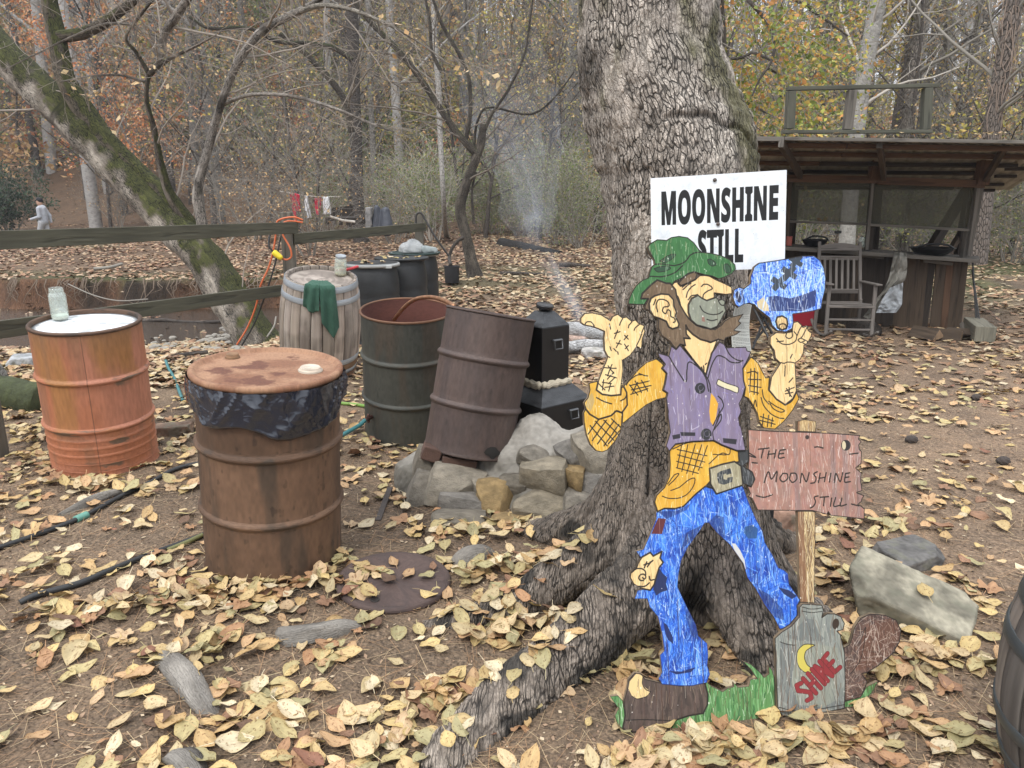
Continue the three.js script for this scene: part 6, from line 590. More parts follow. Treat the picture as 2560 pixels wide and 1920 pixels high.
// ---------- the open shed ----------
const shedZ = u => lerp(9.45, 8.98, (u - 1960) / 480);
{
  const t = thing('wooden_shed', 'open dark timber shed with corrugated roof, screened window openings and counter', 'shed', at(2200, 820, 9.2).setY(0));
  const f = (u, v, dz = 0) => at(u, v, shedZ(u) + dz); // on the front face, dz further back
  const g0 = (u, dz = 0) => { const p = f(u, 800, dz); p.y = 0; return p; };
  const sk = (a, b, w, h, m, n = 'beam') => part(n, beam(a, b, w, h, V(0, 1, 0), 0.004, 0.012), m, t);
  // counter front boards, each its own plank
  const us = [1800, 1835, 1872, 1905, 1938, 1966, 1992, 2022, 2050, 2078, 2106, 2134, 2160, 2190, 2216, 2246, 2274, 2300, 2322, 2342, 2368, 2386, 2404, 2422];
  const topV = u => lerp(612, 642, (u - 1960) / 480), botV = u => lerp(803, 832, (u - 2060) / 370);
  for (let i = 0; i < us.length - 1; i++) { const sh = -lerp(8, 22, (us[i] - 1960) / 480), j = 0.012 * (hsh(i, 3, 3) - 0.5); const c = [f(us[i] + 0.3 + sh, botV(us[i]) + 6 + 8 * hsh(i, 1, 1), -0.01 + j), f(us[i + 1] - (i === 18 ? 7 : 0.5) + sh, botV(us[i + 1]) + 6 + 6 * hsh(i, 1, 1), -0.01 + j), f(us[i + 1] - 0.3, topV(us[i + 1]) + 6, -0.01 + j), f(us[i] + 0.3, topV(us[i]) + 6, -0.01 + j)]; const w = [M.shedDark, M.shedDark, M.shedMid, M.shedDark][Math.floor(hsh(i, 7, 7) * 4)]; part('plank', slab(c, 0.022), i > 19 ? (i === 20 ? M.shedWarm : M.shedMid) : w, t); }
  // skirt, counter shelf, edge
  sk(f(1800, 824, -0.03), f(2412, 848, -0.03), 0.05, 0.07, M.shedGrey, 'skirt_board');
  part('counter', slab([f(1790, topV(1790) + 4, -0.16), f(2448, topV(2448) + 8, -0.16), f(2448, topV(2448) - 2, 0.3), f(1790, topV(1790) - 4, 0.3)], 0.03), M.shedGrey, t);
  sk(f(1790, topV(1790) + 9, -0.165), f(2446, topV(2446) + 11, -0.165), 0.02, 0.045, M.shedGrey, 'counter_edge'); sk(f(2140, 639, -0.05), f(2210, 645, -0.05), 0.02, 0.03, M.shedGrey, 'batten'); sk(f(2308, 652, -0.05), f(2382, 660, -0.05), 0.02, 0.035, M.shedGrey, 'batten');
  // posts and rails of the front
  const pst = (u0, v0, u1, v1, w, m, dz = 0.05, n = 'post') => part(n, beam(f(u0, v0, dz), f(u1, v1, dz), w, w * 0.8, V(0, 0, 1), 0.004, 0.008), m, t);
  pst(1968, 620, 1980, 430, 0.075, M.shedDark); pst(2170, 625, 2187, 420, 0.075, M.shedDark); pst(2412, 645, 2452, 430, 0.1, M.shedGrey); pst(2184, 450, 2192, 398, 0.12, M.shedWarm, -0.03); pst(2452, 462, 2464, 400, 0.13, M.shedWarm, -0.03);
  sk(f(1780, 444, -0.02), f(2196, 449, -0.02), 0.05, 0.085, M.shedWarm, 'wall_plate'); sk(f(2194, 452, -0.03), f(2462, 461, -0.03), 0.05, 0.085, M.shedWarm, 'wall_plate');
  sk(f(1780, 548), f(2172, 561), 0.03, 0.03, M.shedGrey, 'window_rail'); sk(f(2168, 562), f(2424, 576), 0.03, 0.03, M.shedGrey, 'window_rail'); pst(2166, 625, 2182, 455, 0.035, M.shedGrey, -0.01, 'mullion'); pst(2421, 640, 2446, 462, 0.04, M.shedGrey, -0.01, 'jamb'); pst(1967, 618, 1975, 450, 0.035, M.shedMid, -0.01, 'jamb');
  // upper sheer screens
  const scr = mat([0.075, 0.07, 0.038], { rough: 0.6, transparent: true, opacity: 0.55, side: THREE.DoubleSide, map: TX.blotch });
  part('screen', slab([f(1972, 548, 0.02), f(2166, 560, 0.02), f(2180, 457, 0.02), f(1982, 452, 0.02)], 0.003), scr, t); part('screen', slab([f(2174, 562, 0.02), f(2416, 575, 0.02), f(2440, 465, 0.02), f(2188, 458, 0.02)], 0.003), scr, t);
  // inside frame: back posts, brace, sill
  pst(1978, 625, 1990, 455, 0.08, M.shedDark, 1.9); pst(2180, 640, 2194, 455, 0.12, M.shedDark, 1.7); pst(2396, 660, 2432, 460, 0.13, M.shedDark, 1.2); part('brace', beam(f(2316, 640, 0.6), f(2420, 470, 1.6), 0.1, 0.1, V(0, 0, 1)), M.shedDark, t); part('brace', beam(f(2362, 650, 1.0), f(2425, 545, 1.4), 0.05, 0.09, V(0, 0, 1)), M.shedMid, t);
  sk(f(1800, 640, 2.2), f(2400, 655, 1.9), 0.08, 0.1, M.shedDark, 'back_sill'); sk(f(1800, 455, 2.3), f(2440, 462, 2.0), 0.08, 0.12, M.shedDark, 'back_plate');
  // roof: corrugated sheets sloping up to the front
  const fl = at(1560, 338, 8.3), fr = at(2720, 354, 7.75), bl = at(1600, 474, 11.6), br = at(2522, 476, 11.1); const rf = (a, b) => fl.clone().lerp(fr, a).lerp(bl.clone().lerp(br, a), b);
  const sheets = 5, roofM = mat([0.42, 0.39, 0.33], { rough: 0.6, metal: 0.1, map: TX.blotch }), nrm = fr.clone().sub(fl).cross(bl.clone().sub(fl)).normalize(); if (nrm.y < 0) nrm.negate();
  for (let s = 0; s < sheets; s++) { const G = new GB(), nu = 64, nv = 6; const rib = a => { const q = mod(a * 40, 1); return 0.016 * sst(0.34, 0.42, q) * (1 - sst(0.58, 0.66, q)); }; for (const off of [0.002, 0]) for (let j = 0; j <= nv; j++) for (let i = 0; i <= nu; i++) { const a = lerp(s / sheets, (s + 1) / sheets, i / nu); const p = rf(a, j / nv).addScaledVector(nrm, rib(a) + off + 0.004 * (s % 2)); G.v(p.x, p.y, p.z, a * 10, j / nv * 3); } const K = (nu + 1) * (nv + 1); for (let j = 0; j < nv; j++) for (let i = 0; i < nu; i++) { const a = j * (nu + 1) + i; G.q(a, a + 1, a + nu + 2, a + nu + 1); G.q(K + a, K + a + nu + 1, K + a + nu + 2, K + a + 1); } part('roof_sheet', G.build(), roofM, t); }
  const under = (a, b, d) => rf(a, b).addScaledVector(nrm, -d);
  // purlins (along) and rafters (front to back)
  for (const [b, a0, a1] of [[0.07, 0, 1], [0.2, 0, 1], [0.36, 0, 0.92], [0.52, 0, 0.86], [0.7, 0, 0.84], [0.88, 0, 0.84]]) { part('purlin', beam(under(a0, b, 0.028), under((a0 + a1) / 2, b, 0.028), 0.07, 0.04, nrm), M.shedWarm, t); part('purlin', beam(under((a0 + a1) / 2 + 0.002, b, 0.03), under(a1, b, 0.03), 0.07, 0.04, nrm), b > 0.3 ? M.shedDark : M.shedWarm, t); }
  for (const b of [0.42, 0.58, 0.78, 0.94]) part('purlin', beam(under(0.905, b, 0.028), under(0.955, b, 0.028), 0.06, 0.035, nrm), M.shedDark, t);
  part('fascia', beam(under(0, -0.004, 0.02), under(0.36, -0.004, 0.02), 0.02, 0.045, nrm), M.shedGrey, t); part('fascia', beam(under(0.361, -0.004, 0.015), under(1, -0.004, 0.015), 0.02, 0.035, nrm), M.shedGrey, t);
  for (const [u, v, ub, vb] of [[1953, 358, 2002, 440], [2199, 360, 2210, 445], [2516, 362, 2462, 450]]) { const a = at(u, v, 8.08), b = f(ub, vb, -0.02); part('rafter', beam(a, b, 0.05, 0.085, V(0, 1, 0)), M.shedMid, t); const e = a.clone().sub(b).normalize(); part('rafter_end', beam(a.clone().addScaledVector(e, 0.001), a.clone().addScaledVector(e, 0.012), 0.052, 0.088, V(0, 1, 0)), M.shedGrey, t); }
  // items on the roof: railing frame
  const r = thing('roof_railing', 'weathered timber railing frame standing on the shed roof', 'railing', at(2160, 330, 8.3)); const q = (u, v) => at(u, v, 8.3);
  part('top_rail', beam(q(1968, 222), q(2344, 214), 0.09, 0.036), M.rail, r); part('bottom_rail', beam(q(1955, 330), q(2326, 329), 0.09, 0.035), M.rail, r); for (const [u0, v0, u1, v1] of [[1973, 322, 1978, 228], [2118, 324, 2130, 226], [2313, 324, 2318, 220]]) part('post', beam(q(u0, v0), q(u1, v1), 0.085, 0.085, V(0, 0, 1), 0.004, 0.008), u0 === 2118 ? M.shedGrey : M.rail, r);
}
{ // rocking chair
  const P = onG(2102, 838), t = thing('rocking_chair', 'weathered grey slatted rocking chair before the shed counter', 'chair', P); t.rotation.y = -0.1; t.scale.setScalar(0.9);
  const c = (a, b, w, h, n, up = V(0, 0, 1)) => part(n, beam(V(...a), V(...b), w, h, up, 0.006), M.chair, t, { local: true }); const W = 0.27;
  for (const s of [-1, 1]) { const pts = []; for (let i = 0; i <= 12; i++) { const a = lerp(-0.5, 0.52, i / 12); pts.push(V(s * W, 0.9 - Math.cos(a) * 0.88, -Math.sin(a) * 0.88 + 0.06)); } part('rocker', tube(pts, 0.019, 8), M.chair, t, { local: true }); c([s * W, 0.05, 0.28], [s * W, 0.66, 0.24], 0.04, 0.04, 'leg'); c([s * W, 0.04, -0.22], [s * (W - 0.01), 0.44, -0.2], 0.04, 0.04, 'leg'); c([s * (W - 0.01), 0.36, -0.19], [s * (W - 0.02), 1.14, -0.42], 0.036, 0.042, 'back_post'); c([s * (W + 0.01), 0.675, 0.34], [s * (W + 0.005), 0.655, -0.27], 0.075, 0.02, 'armrest', V(0, 1, 0)); c([s * W, 0.22, 0.27], [s * W, 0.22, -0.21], 0.02, 0.02, 'stretcher'); }
  c([-W, 0.4, 0.26], [W, 0.4, 0.26], 0.03, 0.045, 'seat_rail'); c([-W, 0.24, 0.27], [W, 0.24, 0.27], 0.024, 0.024, 'rung'); c([-W, 0.12, 0.275], [W, 0.12, 0.275], 0.024, 0.024, 'rung'); c([-W, 0.39, -0.19], [W, 0.39, -0.19], 0.03, 0.04, 'seat_rail');
  for (let i = 0; i < 9; i++) { const z = 0.23 - i * 0.05; c([-W + 0.01, 0.425 - 0.012 * i * 0.4, z], [W - 0.01, 0.425 - 0.012 * i * 0.4, z], 0.036, 0.014, 'seat_slat', V(0, 1, 0)); }
  c([-W + 0.03, 0.53, -0.245], [W - 0.03, 0.53, -0.245], 0.02, 0.06, 'back_rail', V(0, 0.95, 0.3)); c([-W + 0.03, 0.94, -0.362], [W - 0.03, 0.94, -0.362], 0.02, 0.055, 'back_rail', V(0, 0.95, 0.3)); { const sh = new THREE.Shape(); sh.moveTo(-W + 0.03, 0); sh.lineTo(W - 0.03, 0); sh.lineTo(W - 0.03, 0.06); sh.quadraticCurveTo(0, 0.13, -W + 0.03, 0.06); const g = new THREE.ExtrudeGeometry(sh, { depth: 0.02, bevelEnabled: false }); g.rotateX(-0.28); g.translate(0, 1.03, -0.39); part('crest_rail', boxUV(g), M.chair, t, { local: true }); }
  for (let i = 0; i < 6; i++) { const x = lerp(-0.18, 0.18, i / 5); c([x, 0.55, -0.25], [x, 0.93, -0.36], 0.032, 0.014, 'back_slat', V(0.0, 0.3, 0.95)); }
}
{ // tarp hanging over the counter
  const t = thing('grey_tarp', 'crumpled grey tarpaulin draped over the shed counter down to a log', 'tarp', at(2210, 790, 8.8)); const L = [[2236, 630], [2228, 668], [2220, 700], [2205, 730], [2185, 752], [2168, 778], [2158, 792]], Rr = [[2266, 632], [2268, 664], [2262, 700], [2240, 716], [2222, 736], [2198, 770], [2176, 800]];
  const G = new GB(), nu = 26, nv = 60; const cl = L.map(([u, v]) => V(u, v, 0)), cr = Rr.map(([u, v]) => V(u, v, 0)), ql = curvePts(cl, nv), qr = curvePts(cr, nv);
  const dz = (s, q) => 8.72 + 0.09 * Math.abs(s - 0.5) * 2 + 0.07 * (fbm3(s * 5, q * 9, 1, 4) - 0.5) + 0.04 * Math.pow(1 - Math.abs(2 * vn3(s * 4 + q * 3, q * 7, 3) - 1), 3) + (q < 0.04 ? 0.12 : 0); for (const off of [0, 0.05]) for (let j = 0; j <= nv; j++) for (let i = 0; i <= nu; i++) { const s = i / nu, q = j / nv, u = lerp(ql[j].x, qr[j].x, s), v = lerp(ql[j].y, qr[j].y, s); const p = at(u, v, dz(s, q) + off * Math.sin(Math.PI * s)); G.v(p.x, p.y, p.z, s * 0.6, q); } const W = nu + 1, K = W * (nv + 1); for (let j = 0; j < nv; j++) for (let i = 0; i < nu; i++) { const a = j * W + i; G.q(a, a + W, a + W + 1, a + 1); G.q(K + a, K + a + 1, K + a + W + 1, K + a + W); }
  const tm = c => mat(c, { map: TX.cloth, rough: 0.75, side: THREE.DoubleSide, bumpMap: TX.blotch, bumpScale: 0.03 }); part('sheet', G.build(), tm([0.25, 0.24, 0.21]), t);
  const G2 = new GB(); const l2 = curvePts([[2224, 720], [2206, 748], [2196, 768], [2190, 782]].map(([u, v]) => V(u, v, 0)), 30), r2 = curvePts([[2258, 706], [2256, 740], [2254, 762], [2240, 782]].map(([u, v]) => V(u, v, 0)), 30); for (let j = 0; j <= 30; j++) for (let i = 0; i <= 16; i++) { const s = i / 16, p = at(lerp(l2[j].x, r2[j].x, s), lerp(l2[j].y, r2[j].y, s), 8.66 + 0.09 * (fbm3(s * 6, j / 30 * 6, 9, 4) - 0.5)); G2.v(p.x, p.y, p.z, s, j / 30); } for (let j = 0; j < 30; j++) for (let i = 0; i < 16; i++) { const a = j * 17 + i; G2.q(a, a + 17, a + 18, a + 1); } part('lining', G2.build(), tm([0.42, 0.45, 0.48]), t);
}
{ // small things round the shed
  const c0 = onG(2158, 840), lg = (name, label, a, b, r, m, cat = 'log') => single(name, tube([a, a.clone().lerp(b, 0.5), b], [r, r * 1.03, r * 0.98], 16, { wob: 0.3, uvS: 0.2 }), m, label, cat); lg('log', 'short dark log lying at the foot of the grey tarpaulin', at(2140, 818, 9.0), at(2178, 832, 8.6), 0.115, M.barkDark);
  // split firewood wedges
  const wedge = (label, u, v, L, s, ry, rz) => { const p = onG(u, v), sh = new THREE.Shape(); sh.moveTo(-s, 0); sh.quadraticCurveTo(0, -s * 0.22, s, 0); sh.lineTo(s * 0.1, s * 0.95); sh.closePath(); const g = new THREE.ExtrudeGeometry(sh, { depth: L, bevelEnabled: true, bevelSize: 0.006, bevelThickness: 0.006, bevelSegments: 1 }); g.translate(0, 0, -L / 2); boxUV(g); g.rotateZ(rz); g.rotateY(ry); g.translate(p.x, p.y + 0.035, p.z); single('firewood', g, [mat([0.3, 0.2, 0.12], { map: TX.grain }), M.shedMid], label, 'firewood', 'split firewood by the shed'); };
  wedge('orange brown split firewood wedge nearest the shed planks', 2312, 848, 0.3, 0.1, 0.5, 0.1); wedge('dark split firewood wedge between two others', 2366, 850, 0.28, 0.1, 0.9, 0.5); wedge('split firewood wedge with pale cut face beside the grey board', 2398, 848, 0.26, 0.09, 1.2, -0.4);
  single('timber_block', (() => { const a = at(2432, 808, 8.75), b = at(2462, 846, 8.1); a.y = b.y = 0.1; return beam(a, b, 0.2, 0.17, V(0, 1, 0), 0.008); })(), wood([0.26, 0.245, 0.19], 0.004), 'squared grey timber block lying right of the shed', 'timber');
  single('grey_board', (() => { const a = onG(2418, 838), b = at(2412, 812, 8.75); return beam(a, b, 0.12, 0.04, V(0, 0, 1), 0.004); })(), M.shedGrey, 'short grey board leaning between firewood and timber block', 'board');
  const rod = (label, a, b) => single('iron_rod', tube([a, b], 0.009, 6), mat([0.03, 0.03, 0.03], { rough: 0.6 }), label, 'rod'); rod('left dark iron rod leaning on the shed corner', at(2432, 655, 8.85), at(2440, 802, 8.7)); rod('right dark iron rod leaning on the shed corner', at(2433, 690, 8.85), at(2449, 802, 8.65)); rod('middle dark iron rod leaning on the shed corner', at(2430, 675, 8.9), at(2444, 803, 8.75));
  // cooler
  const cp = onG(1996, 812), co = thing('cooler_box', 'red cooler box with a white lid on the shed ground', 'cooler', cp); const cb = box(0.34, 0.24, 0.24, 0.015); cb.translate(0, 0.12, 0); part('body', cb, mat([0.3, 0.015, 0.03], { rough: 0.45 }), co, { local: true }); const cl = box(0.355, 0.05, 0.255, 0.012); cl.translate(0, 0.266, 0); part('lid', cl, mat([0.78, 0.78, 0.78], { rough: 0.4 }), co, { local: true }); part('handle', tube([V(-0.18, 0.2, 0), V(-0.185, 0.33, 0.02), V(0.185, 0.33, 0.02), V(0.18, 0.2, 0)], 0.008, 6), mat([0.75, 0.75, 0.75]), co, { local: true });
  // folding stand legs
  const fs = thing('folding_stand', 'black folding stand with crossed legs behind the blue jug', 'folding stand', onG(1915, 850)); const A = (x, y, z) => at(x, y, z); for (const [a, b] of [[A(1882, 872, 7.5), A(1915, 782, 7.9)], [A(1930, 862, 7.5), A(1884, 770, 7.8)], [A(1884, 858, 7.9), A(1928, 800, 8.1)], [A(1940, 848, 7.9), A(1886, 760, 8.0)]]) part('leg', tube([a, b], 0.012, 8), mat([0.014, 0.014, 0.015], { rough: 0.5 }), fs); part('seat', beam(A(1876, 762, 7.9), A(1930, 770, 7.9), 0.3, 0.02), mat([0.02, 0.02, 0.022], { rough: 0.8 }), fs);
  // on the counter
  const pan = (label, u, v, r) => { const p = at(u, v, shedZ(u) + 0.12), t = thing('black_basin', label, 'basin', p); part('bowl', lathe([[0.001, 0.01], [r * 0.6, 0.0], [r * 0.8, 0.03], [r * 0.98, 0.075], [r * 1.05, 0.08], [r * 1.05, 0.088], [r * 0.95, 0.084], [r * 0.7, 0.03], [0.001, 0.02]], 40), mat([0.016, 0.016, 0.018], { rough: 0.35 }), t, { local: true }); part('handle', tube(curvePts([V(-r, 0.08, 0.03), V(-r * 0.4, 0.13, 0.09), V(r * 0.5, 0.12, 0.1), V(r, 0.075, 0.04)], 16), 0.011, 8), mat([0.016, 0.016, 0.018], { rough: 0.4 }), t, { local: true }); };
  pan('black basin at the left end of the shed counter', 2036, 617, 0.15); pan('black basin under the diagonal brace on the counter', 2328, 637, 0.24);
  const hm = thing('hand_hammer', 'long handled hammer standing on the shed counter', 'hammer', at(2083, 619, 9.4)); part('handle', tube([at(2083, 619, 9.4), at(2095, 583, 9.42)], 0.01, 8), wood([0.3, 0.24, 0.18]), hm); part('head', beam(at(2087, 581, 9.42), at(2103, 580, 9.42), 0.03, 0.03), mat([0.02, 0.02, 0.02], { rough: 0.5 }), hm);
  const jp = at(2154, 620, 9.35); jar(jp, jp.clone().add(V(0, 1, 0)), 0.13, 0.043, 'counter_jar', 'clear glass jar on the shed counter beside the mullion', false);
  single('counter_tin', lathe([[0.001, 0], [0.035, 0], [0.036, 0.004], [0.034, 0.01], [0.034, 0.1], [0.036, 0.104], [0.034, 0.11], [0.001, 0.108]], 28).translate(at(1972, 614, 9.35).x, at(1972, 614, 9.35).y, at(1972, 614, 9.35).z), mat([0.3, 0.07, 0.05], { rough: 0.5 }), 'small red tin at the left end of the counter', 'tin');
}
{ // washing hung on a line, far left of the pine
  const z = 23, a = at(700, 478, z), b = at(850, 492, z); const L = thing('clothes_line', 'thin line strung between saplings with red and white washing', 'clothes line', at(770, 600, z)); part('rope', tube(curvePts([a, a.clone().lerp(b, 0.5).add(V(0, -0.06, 0)), b], 20), 0.012, 6), M.twigPale, L);
  const hang = (name, label, cat, pts, c, group) => { const sh = pts.map(([u, v]) => at(680 + u / 4.424, 440 + v / 4.424, z - 0.05)); const o = sh[0], s2 = new THREE.Shape(sh.map(p => new THREE.Vector2(p.x - o.x, p.y - o.y))); const g = new THREE.ExtrudeGeometry(s2, { depth: 0.05, bevelEnabled: true, bevelSize: 0.015, bevelThickness: 0.015, bevelSegments: 2 }); g.translate(o.x, o.y, o.z); const P = g.attributes.position; for (let i = 0; i < P.count; i++) P.setZ(i, P.getZ(i) + 0.08 * Math.sin(P.getX(i) * 22) + 0.03 * vn3(P.getX(i) * 15, P.getY(i) * 9, 1)); g.computeVertexNormals(); single(name, g, mat(c, { map: TX.cloth, rough: 0.9, side: THREE.DoubleSide }), label, cat, group); };
  hang('red_long_johns', 'red long johns hanging with one long leg beside the fence post', 'long johns', [[208, 205], [262, 196], [302, 210], [316, 390], [288, 385], [276, 330], [262, 345], [278, 492], [250, 492], [226, 340]], [0.5, 0.02, 0.05]); hang('white_long_johns', 'white long johns hanging between the two red garments', 'long johns', [[358, 232], [402, 230], [404, 300], [418, 345], [432, 455], [408, 460], [396, 380], [362, 380]], [0.72, 0.73, 0.75]); hang('red_shirt', 'short red garment hanging left of the big white one', 'shirt', [[478, 250], [535, 246], [540, 320], [524, 425], [512, 425], [484, 340]], [0.45, 0.02, 0.05]); hang('white_shirt', 'broad white garment hanging at the right end of the line', 'shirt', [[566, 242], [632, 236], [652, 418], [568, 420]], [0.78, 0.79, 0.8]);
  // dark bench and rubble by the pine
  const zb = 22.5, Z = (u, v, d = 0) => at(680 + u / 4.424, 440 + v / 4.424, zb + d), t = thing('dark_bench', 'dark wooden bench with a high back beside the pine trunk', 'bench', Z(760, 560)); part('backrest', slab([Z(650, 450), Z(900, 440), Z(890, 325), Z(660, 352)], 0.06), M.shedDark, t); part('seat', slab([Z(600, 470, -0.6), Z(920, 462, -0.6), Z(915, 440), Z(640, 448)], 0.07), M.shedDark, t); for (const u of [612, 690, 760, 840, 905]) part('leg', beam(Z(u, 462, -0.55), Z(u, 545, -0.55), 0.09, 0.09, V(0, 0, 1)), u === 690 ? M.shedGrey : M.shedDark, t); part('rail', tube([Z(640, 448, -0.8), Z(780, 492, -0.8), Z(920, 508, -0.8)], 0.035, 6), M.twigPale, t);
  const st = thing('stone_pillar', 'pale grey stacked stone pillar between the pine and the sapling', 'pillar', Z(1075, 580)); const sm = mat([0.36, 0.35, 0.34], { map: TX.rock, bumpMap: TX.rock, bumpScale: 0.02 }); for (let i = 0; i < 5; i++) { const a1 = Z(1045, 585 - i * 42), b1 = Z(1108, 585 - i * 42); const g = box(b1.x - a1.x, 0.2, 0.4, 0.03); g.rotateY(0.1 * (i % 2)); g.translate((a1.x + b1.x) / 2, a1.y + 0.08, a1.z); part('stone', g, sm, st); }
  { const p = Z(1215, 548); const g = netMesh((x, y, zz) => smin(capD(x, y, zz, V(-0.2, 0, 0), V(-0.12, 0.6, 0), 0.14, 0.08), capD(x, y, zz, V(0.15, 0, 0.05), V(0.12, 0.5, 0), 0.2, 0.12), 0.12) + 0.05 * (fbm3(x * 8, y * 4, zz * 8, 3) - 0.5), [-0.5, -0.2, -0.4], [0.5, 0.8, 0.4], 0.035, () => [1, 1, 1]); g.translate(p.x, p.y - 0.1, p.z); single('covered_bundle', g, mat([0.05, 0.055, 0.07], { rough: 0.6 }), 'dark blue covered bundle behind the grey sapling', 'bundle'); }
}
{ // walking person far left
  const F = onG(116, 612), t = thing('person', 'person in grey hoodie and black cap walking past the creek', 'person', F); const h = 1.5; const J = (x, y, z = 0) => V(x, y, z); const cap = (f, list, k = 0.03) => (x, y, z) => { let d = 9; for (const [a, b, ra, rb] of list) d = smin(d, capD(x, y, z, a, b, ra, rb), k); return d; };
  const M1 = (n, list, lo, hi, c, m) => part(n, netMesh(cap(0, list), lo, hi, c, null), m, t, { local: true }); // faces left (-x)
  M1('body', [[J(-0.03, 1.36), J(-0.035, 1.42), 0.085, 0.088], [J(-0.105, 1.36), J(-0.12, 1.345), 0.016, 0.014], [J(-0.06, 1.315), J(-0.07, 1.31), 0.05, 0.04], [J(0, 1.2), J(-0.02, 1.32), 0.05, 0.05], [J(-0.32, 0.84, 0.12), J(-0.38, 0.84, 0.12), 0.035, 0.025], [J(0.15, 0.72, -0.2), J(0.13, 0.66, -0.2), 0.035, 0.025]], [-0.5, 0.6, -0.3], [0.3, 1.55, 0.3], 0.014, mat([0.45, 0.27, 0.19], { rough: 0.6 }));
  M1('hoodie', [[J(0.01, 0.78), J(0.0, 1.14), 0.155, 0.155], [J(0, 1.18, -0.1), J(0, 1.18, 0.1), 0.085, 0.085], [J(0.0, 1.18, 0.17), J(0.02, 0.92, 0.2), 0.068, 0.055], [J(0.02, 0.92, 0.2), J(-0.3, 0.84, 0.13), 0.055, 0.042], [J(0.0, 1.18, -0.17), J(0.12, 0.95, -0.21), 0.068, 0.055], [J(0.12, 0.95, -0.21), J(0.15, 0.74, -0.2), 0.052, 0.042], [J(0.06, 1.22), J(0.09, 1.2), 0.08, 0.07]], [-0.45, 0.55, -0.4], [0.35, 1.4, 0.4], 0.018, mat([0.42, 0.44, 0.48], { map: TX.cloth, rough: 0.9 }));
  M1('trousers', [[J(0, 0.72, 0.08), J(-0.12, 0.42, 0.09), 0.105, 0.075], [J(-0.12, 0.42, 0.09), J(-0.14, 0.08, 0.09), 0.075, 0.055], [J(0, 0.72, -0.08), J(0.06, 0.42, -0.09), 0.105, 0.075], [J(0.06, 0.42, -0.09), J(0.24, 0.12, -0.09), 0.075, 0.055], [J(0, 0.74, -0.05), J(0, 0.74, 0.05), 0.13, 0.13]], [-0.3, 0.0, -0.3], [0.4, 0.92, 0.3], 0.018, mat([0.42, 0.43, 0.45], { map: TX.cloth, rough: 0.9 }));
  for (const [a, b] of [[J(-0.12, 0.045, 0.09), J(-0.25, 0.035, 0.09)], [J(0.25, 0.09, -0.09), J(0.16, 0.03, -0.09)]]) M1('shoe', [[a, b, 0.045, 0.035]], [Math.min(a.x, b.x) - 0.1, -0.05, a.z - 0.1], [Math.max(a.x, b.x) + 0.1, 0.2, a.z + 0.1], 0.014, mat([0.05, 0.05, 0.05]));
  t.scale.setScalar(0.95);
  M1('cap', [[J(-0.01, 1.45), J(-0.03, 1.46), 0.095, 0.09], [J(-0.1, 1.44), J(-0.19, 1.425), 0.02, 0.012], [J(-0.1, 1.44, 0.05), J(-0.17, 1.425, 0.03), 0.018, 0.012], [J(-0.1, 1.44, -0.05), J(-0.17, 1.425, -0.03), 0.018, 0.012]], [-0.3, 1.35, -0.2], [0.2, 1.62, 0.2], 0.014, mat([0.015, 0.015, 0.018]));
}
// ---------- trees near and far ----------
const PAL = { tan: [[0.52, 0.312, 0.13], [0.598, 0.39, 0.182], [0.39, 0.221, 0.104], [0.65, 0.468, 0.247]], orange: [[0.585, 0.221, 0.078], [0.65, 0.312, 0.13], [0.494, 0.182, 0.078], [0.676, 0.416, 0.234]], yellow: [[0.52, 0.429, 0.078], [0.442, 0.39, 0.091], [0.598, 0.442, 0.117], [0.312, 0.312, 0.078]], green: [[0.13, 0.195, 0.052], [0.182, 0.247, 0.078], [0.247, 0.273, 0.091], [0.104, 0.156, 0.0455]], dark: [[0.0286, 0.0585, 0.0286], [0.039, 0.078, 0.039], [0.0585, 0.0975, 0.0455]], maple: [[0.195, 0.247, 0.0455], [0.39, 0.39, 0.065], [0.52, 0.364, 0.078], [0.546, 0.26, 0.078], [0.143, 0.195, 0.039]], olive: [[0.26, 0.247, 0.078], [0.338, 0.299, 0.104], [0.195, 0.208, 0.065]] };
function leafInto(G, p, s, c, r) { const a = r() * 6.28, el = (r() - 0.5) * 2.2, d = V(Math.cos(a) * Math.cos(el), Math.sin(el) - 0.25, Math.sin(a) * Math.cos(el)).normalize(), w = V(r() - 0.5, r() - 0.5, r() - 0.5).cross(d).normalize().multiplyScalar(s * 0.3), e = d.clone().multiplyScalar(s), n = d.clone().cross(w).setLength(s * 0.08); const k = 0.75 + 0.5 * r(), q = c.map(x => x * k);
  const A = G.v(p.x, p.y, p.z, 0.5, 0, q), B = G.v(p.x + e.x * 0.5 + w.x + n.x, p.y + e.y * 0.5 + w.y + n.y, p.z + e.z * 0.5 + w.z + n.z, 1, 0.5, q), C = G.v(p.x + e.x, p.y + e.y, p.z + e.z, 0.5, 1, q), D = G.v(p.x + e.x * 0.5 - w.x + n.x, p.y + e.y * 0.5 - w.y + n.y, p.z + e.z * 0.5 - w.z + n.z, 0, 0.5, q); G.i.push(A, B, C, A, C, D); }
const pickC = (P, r) => P[Math.floor(r() * P.length)];
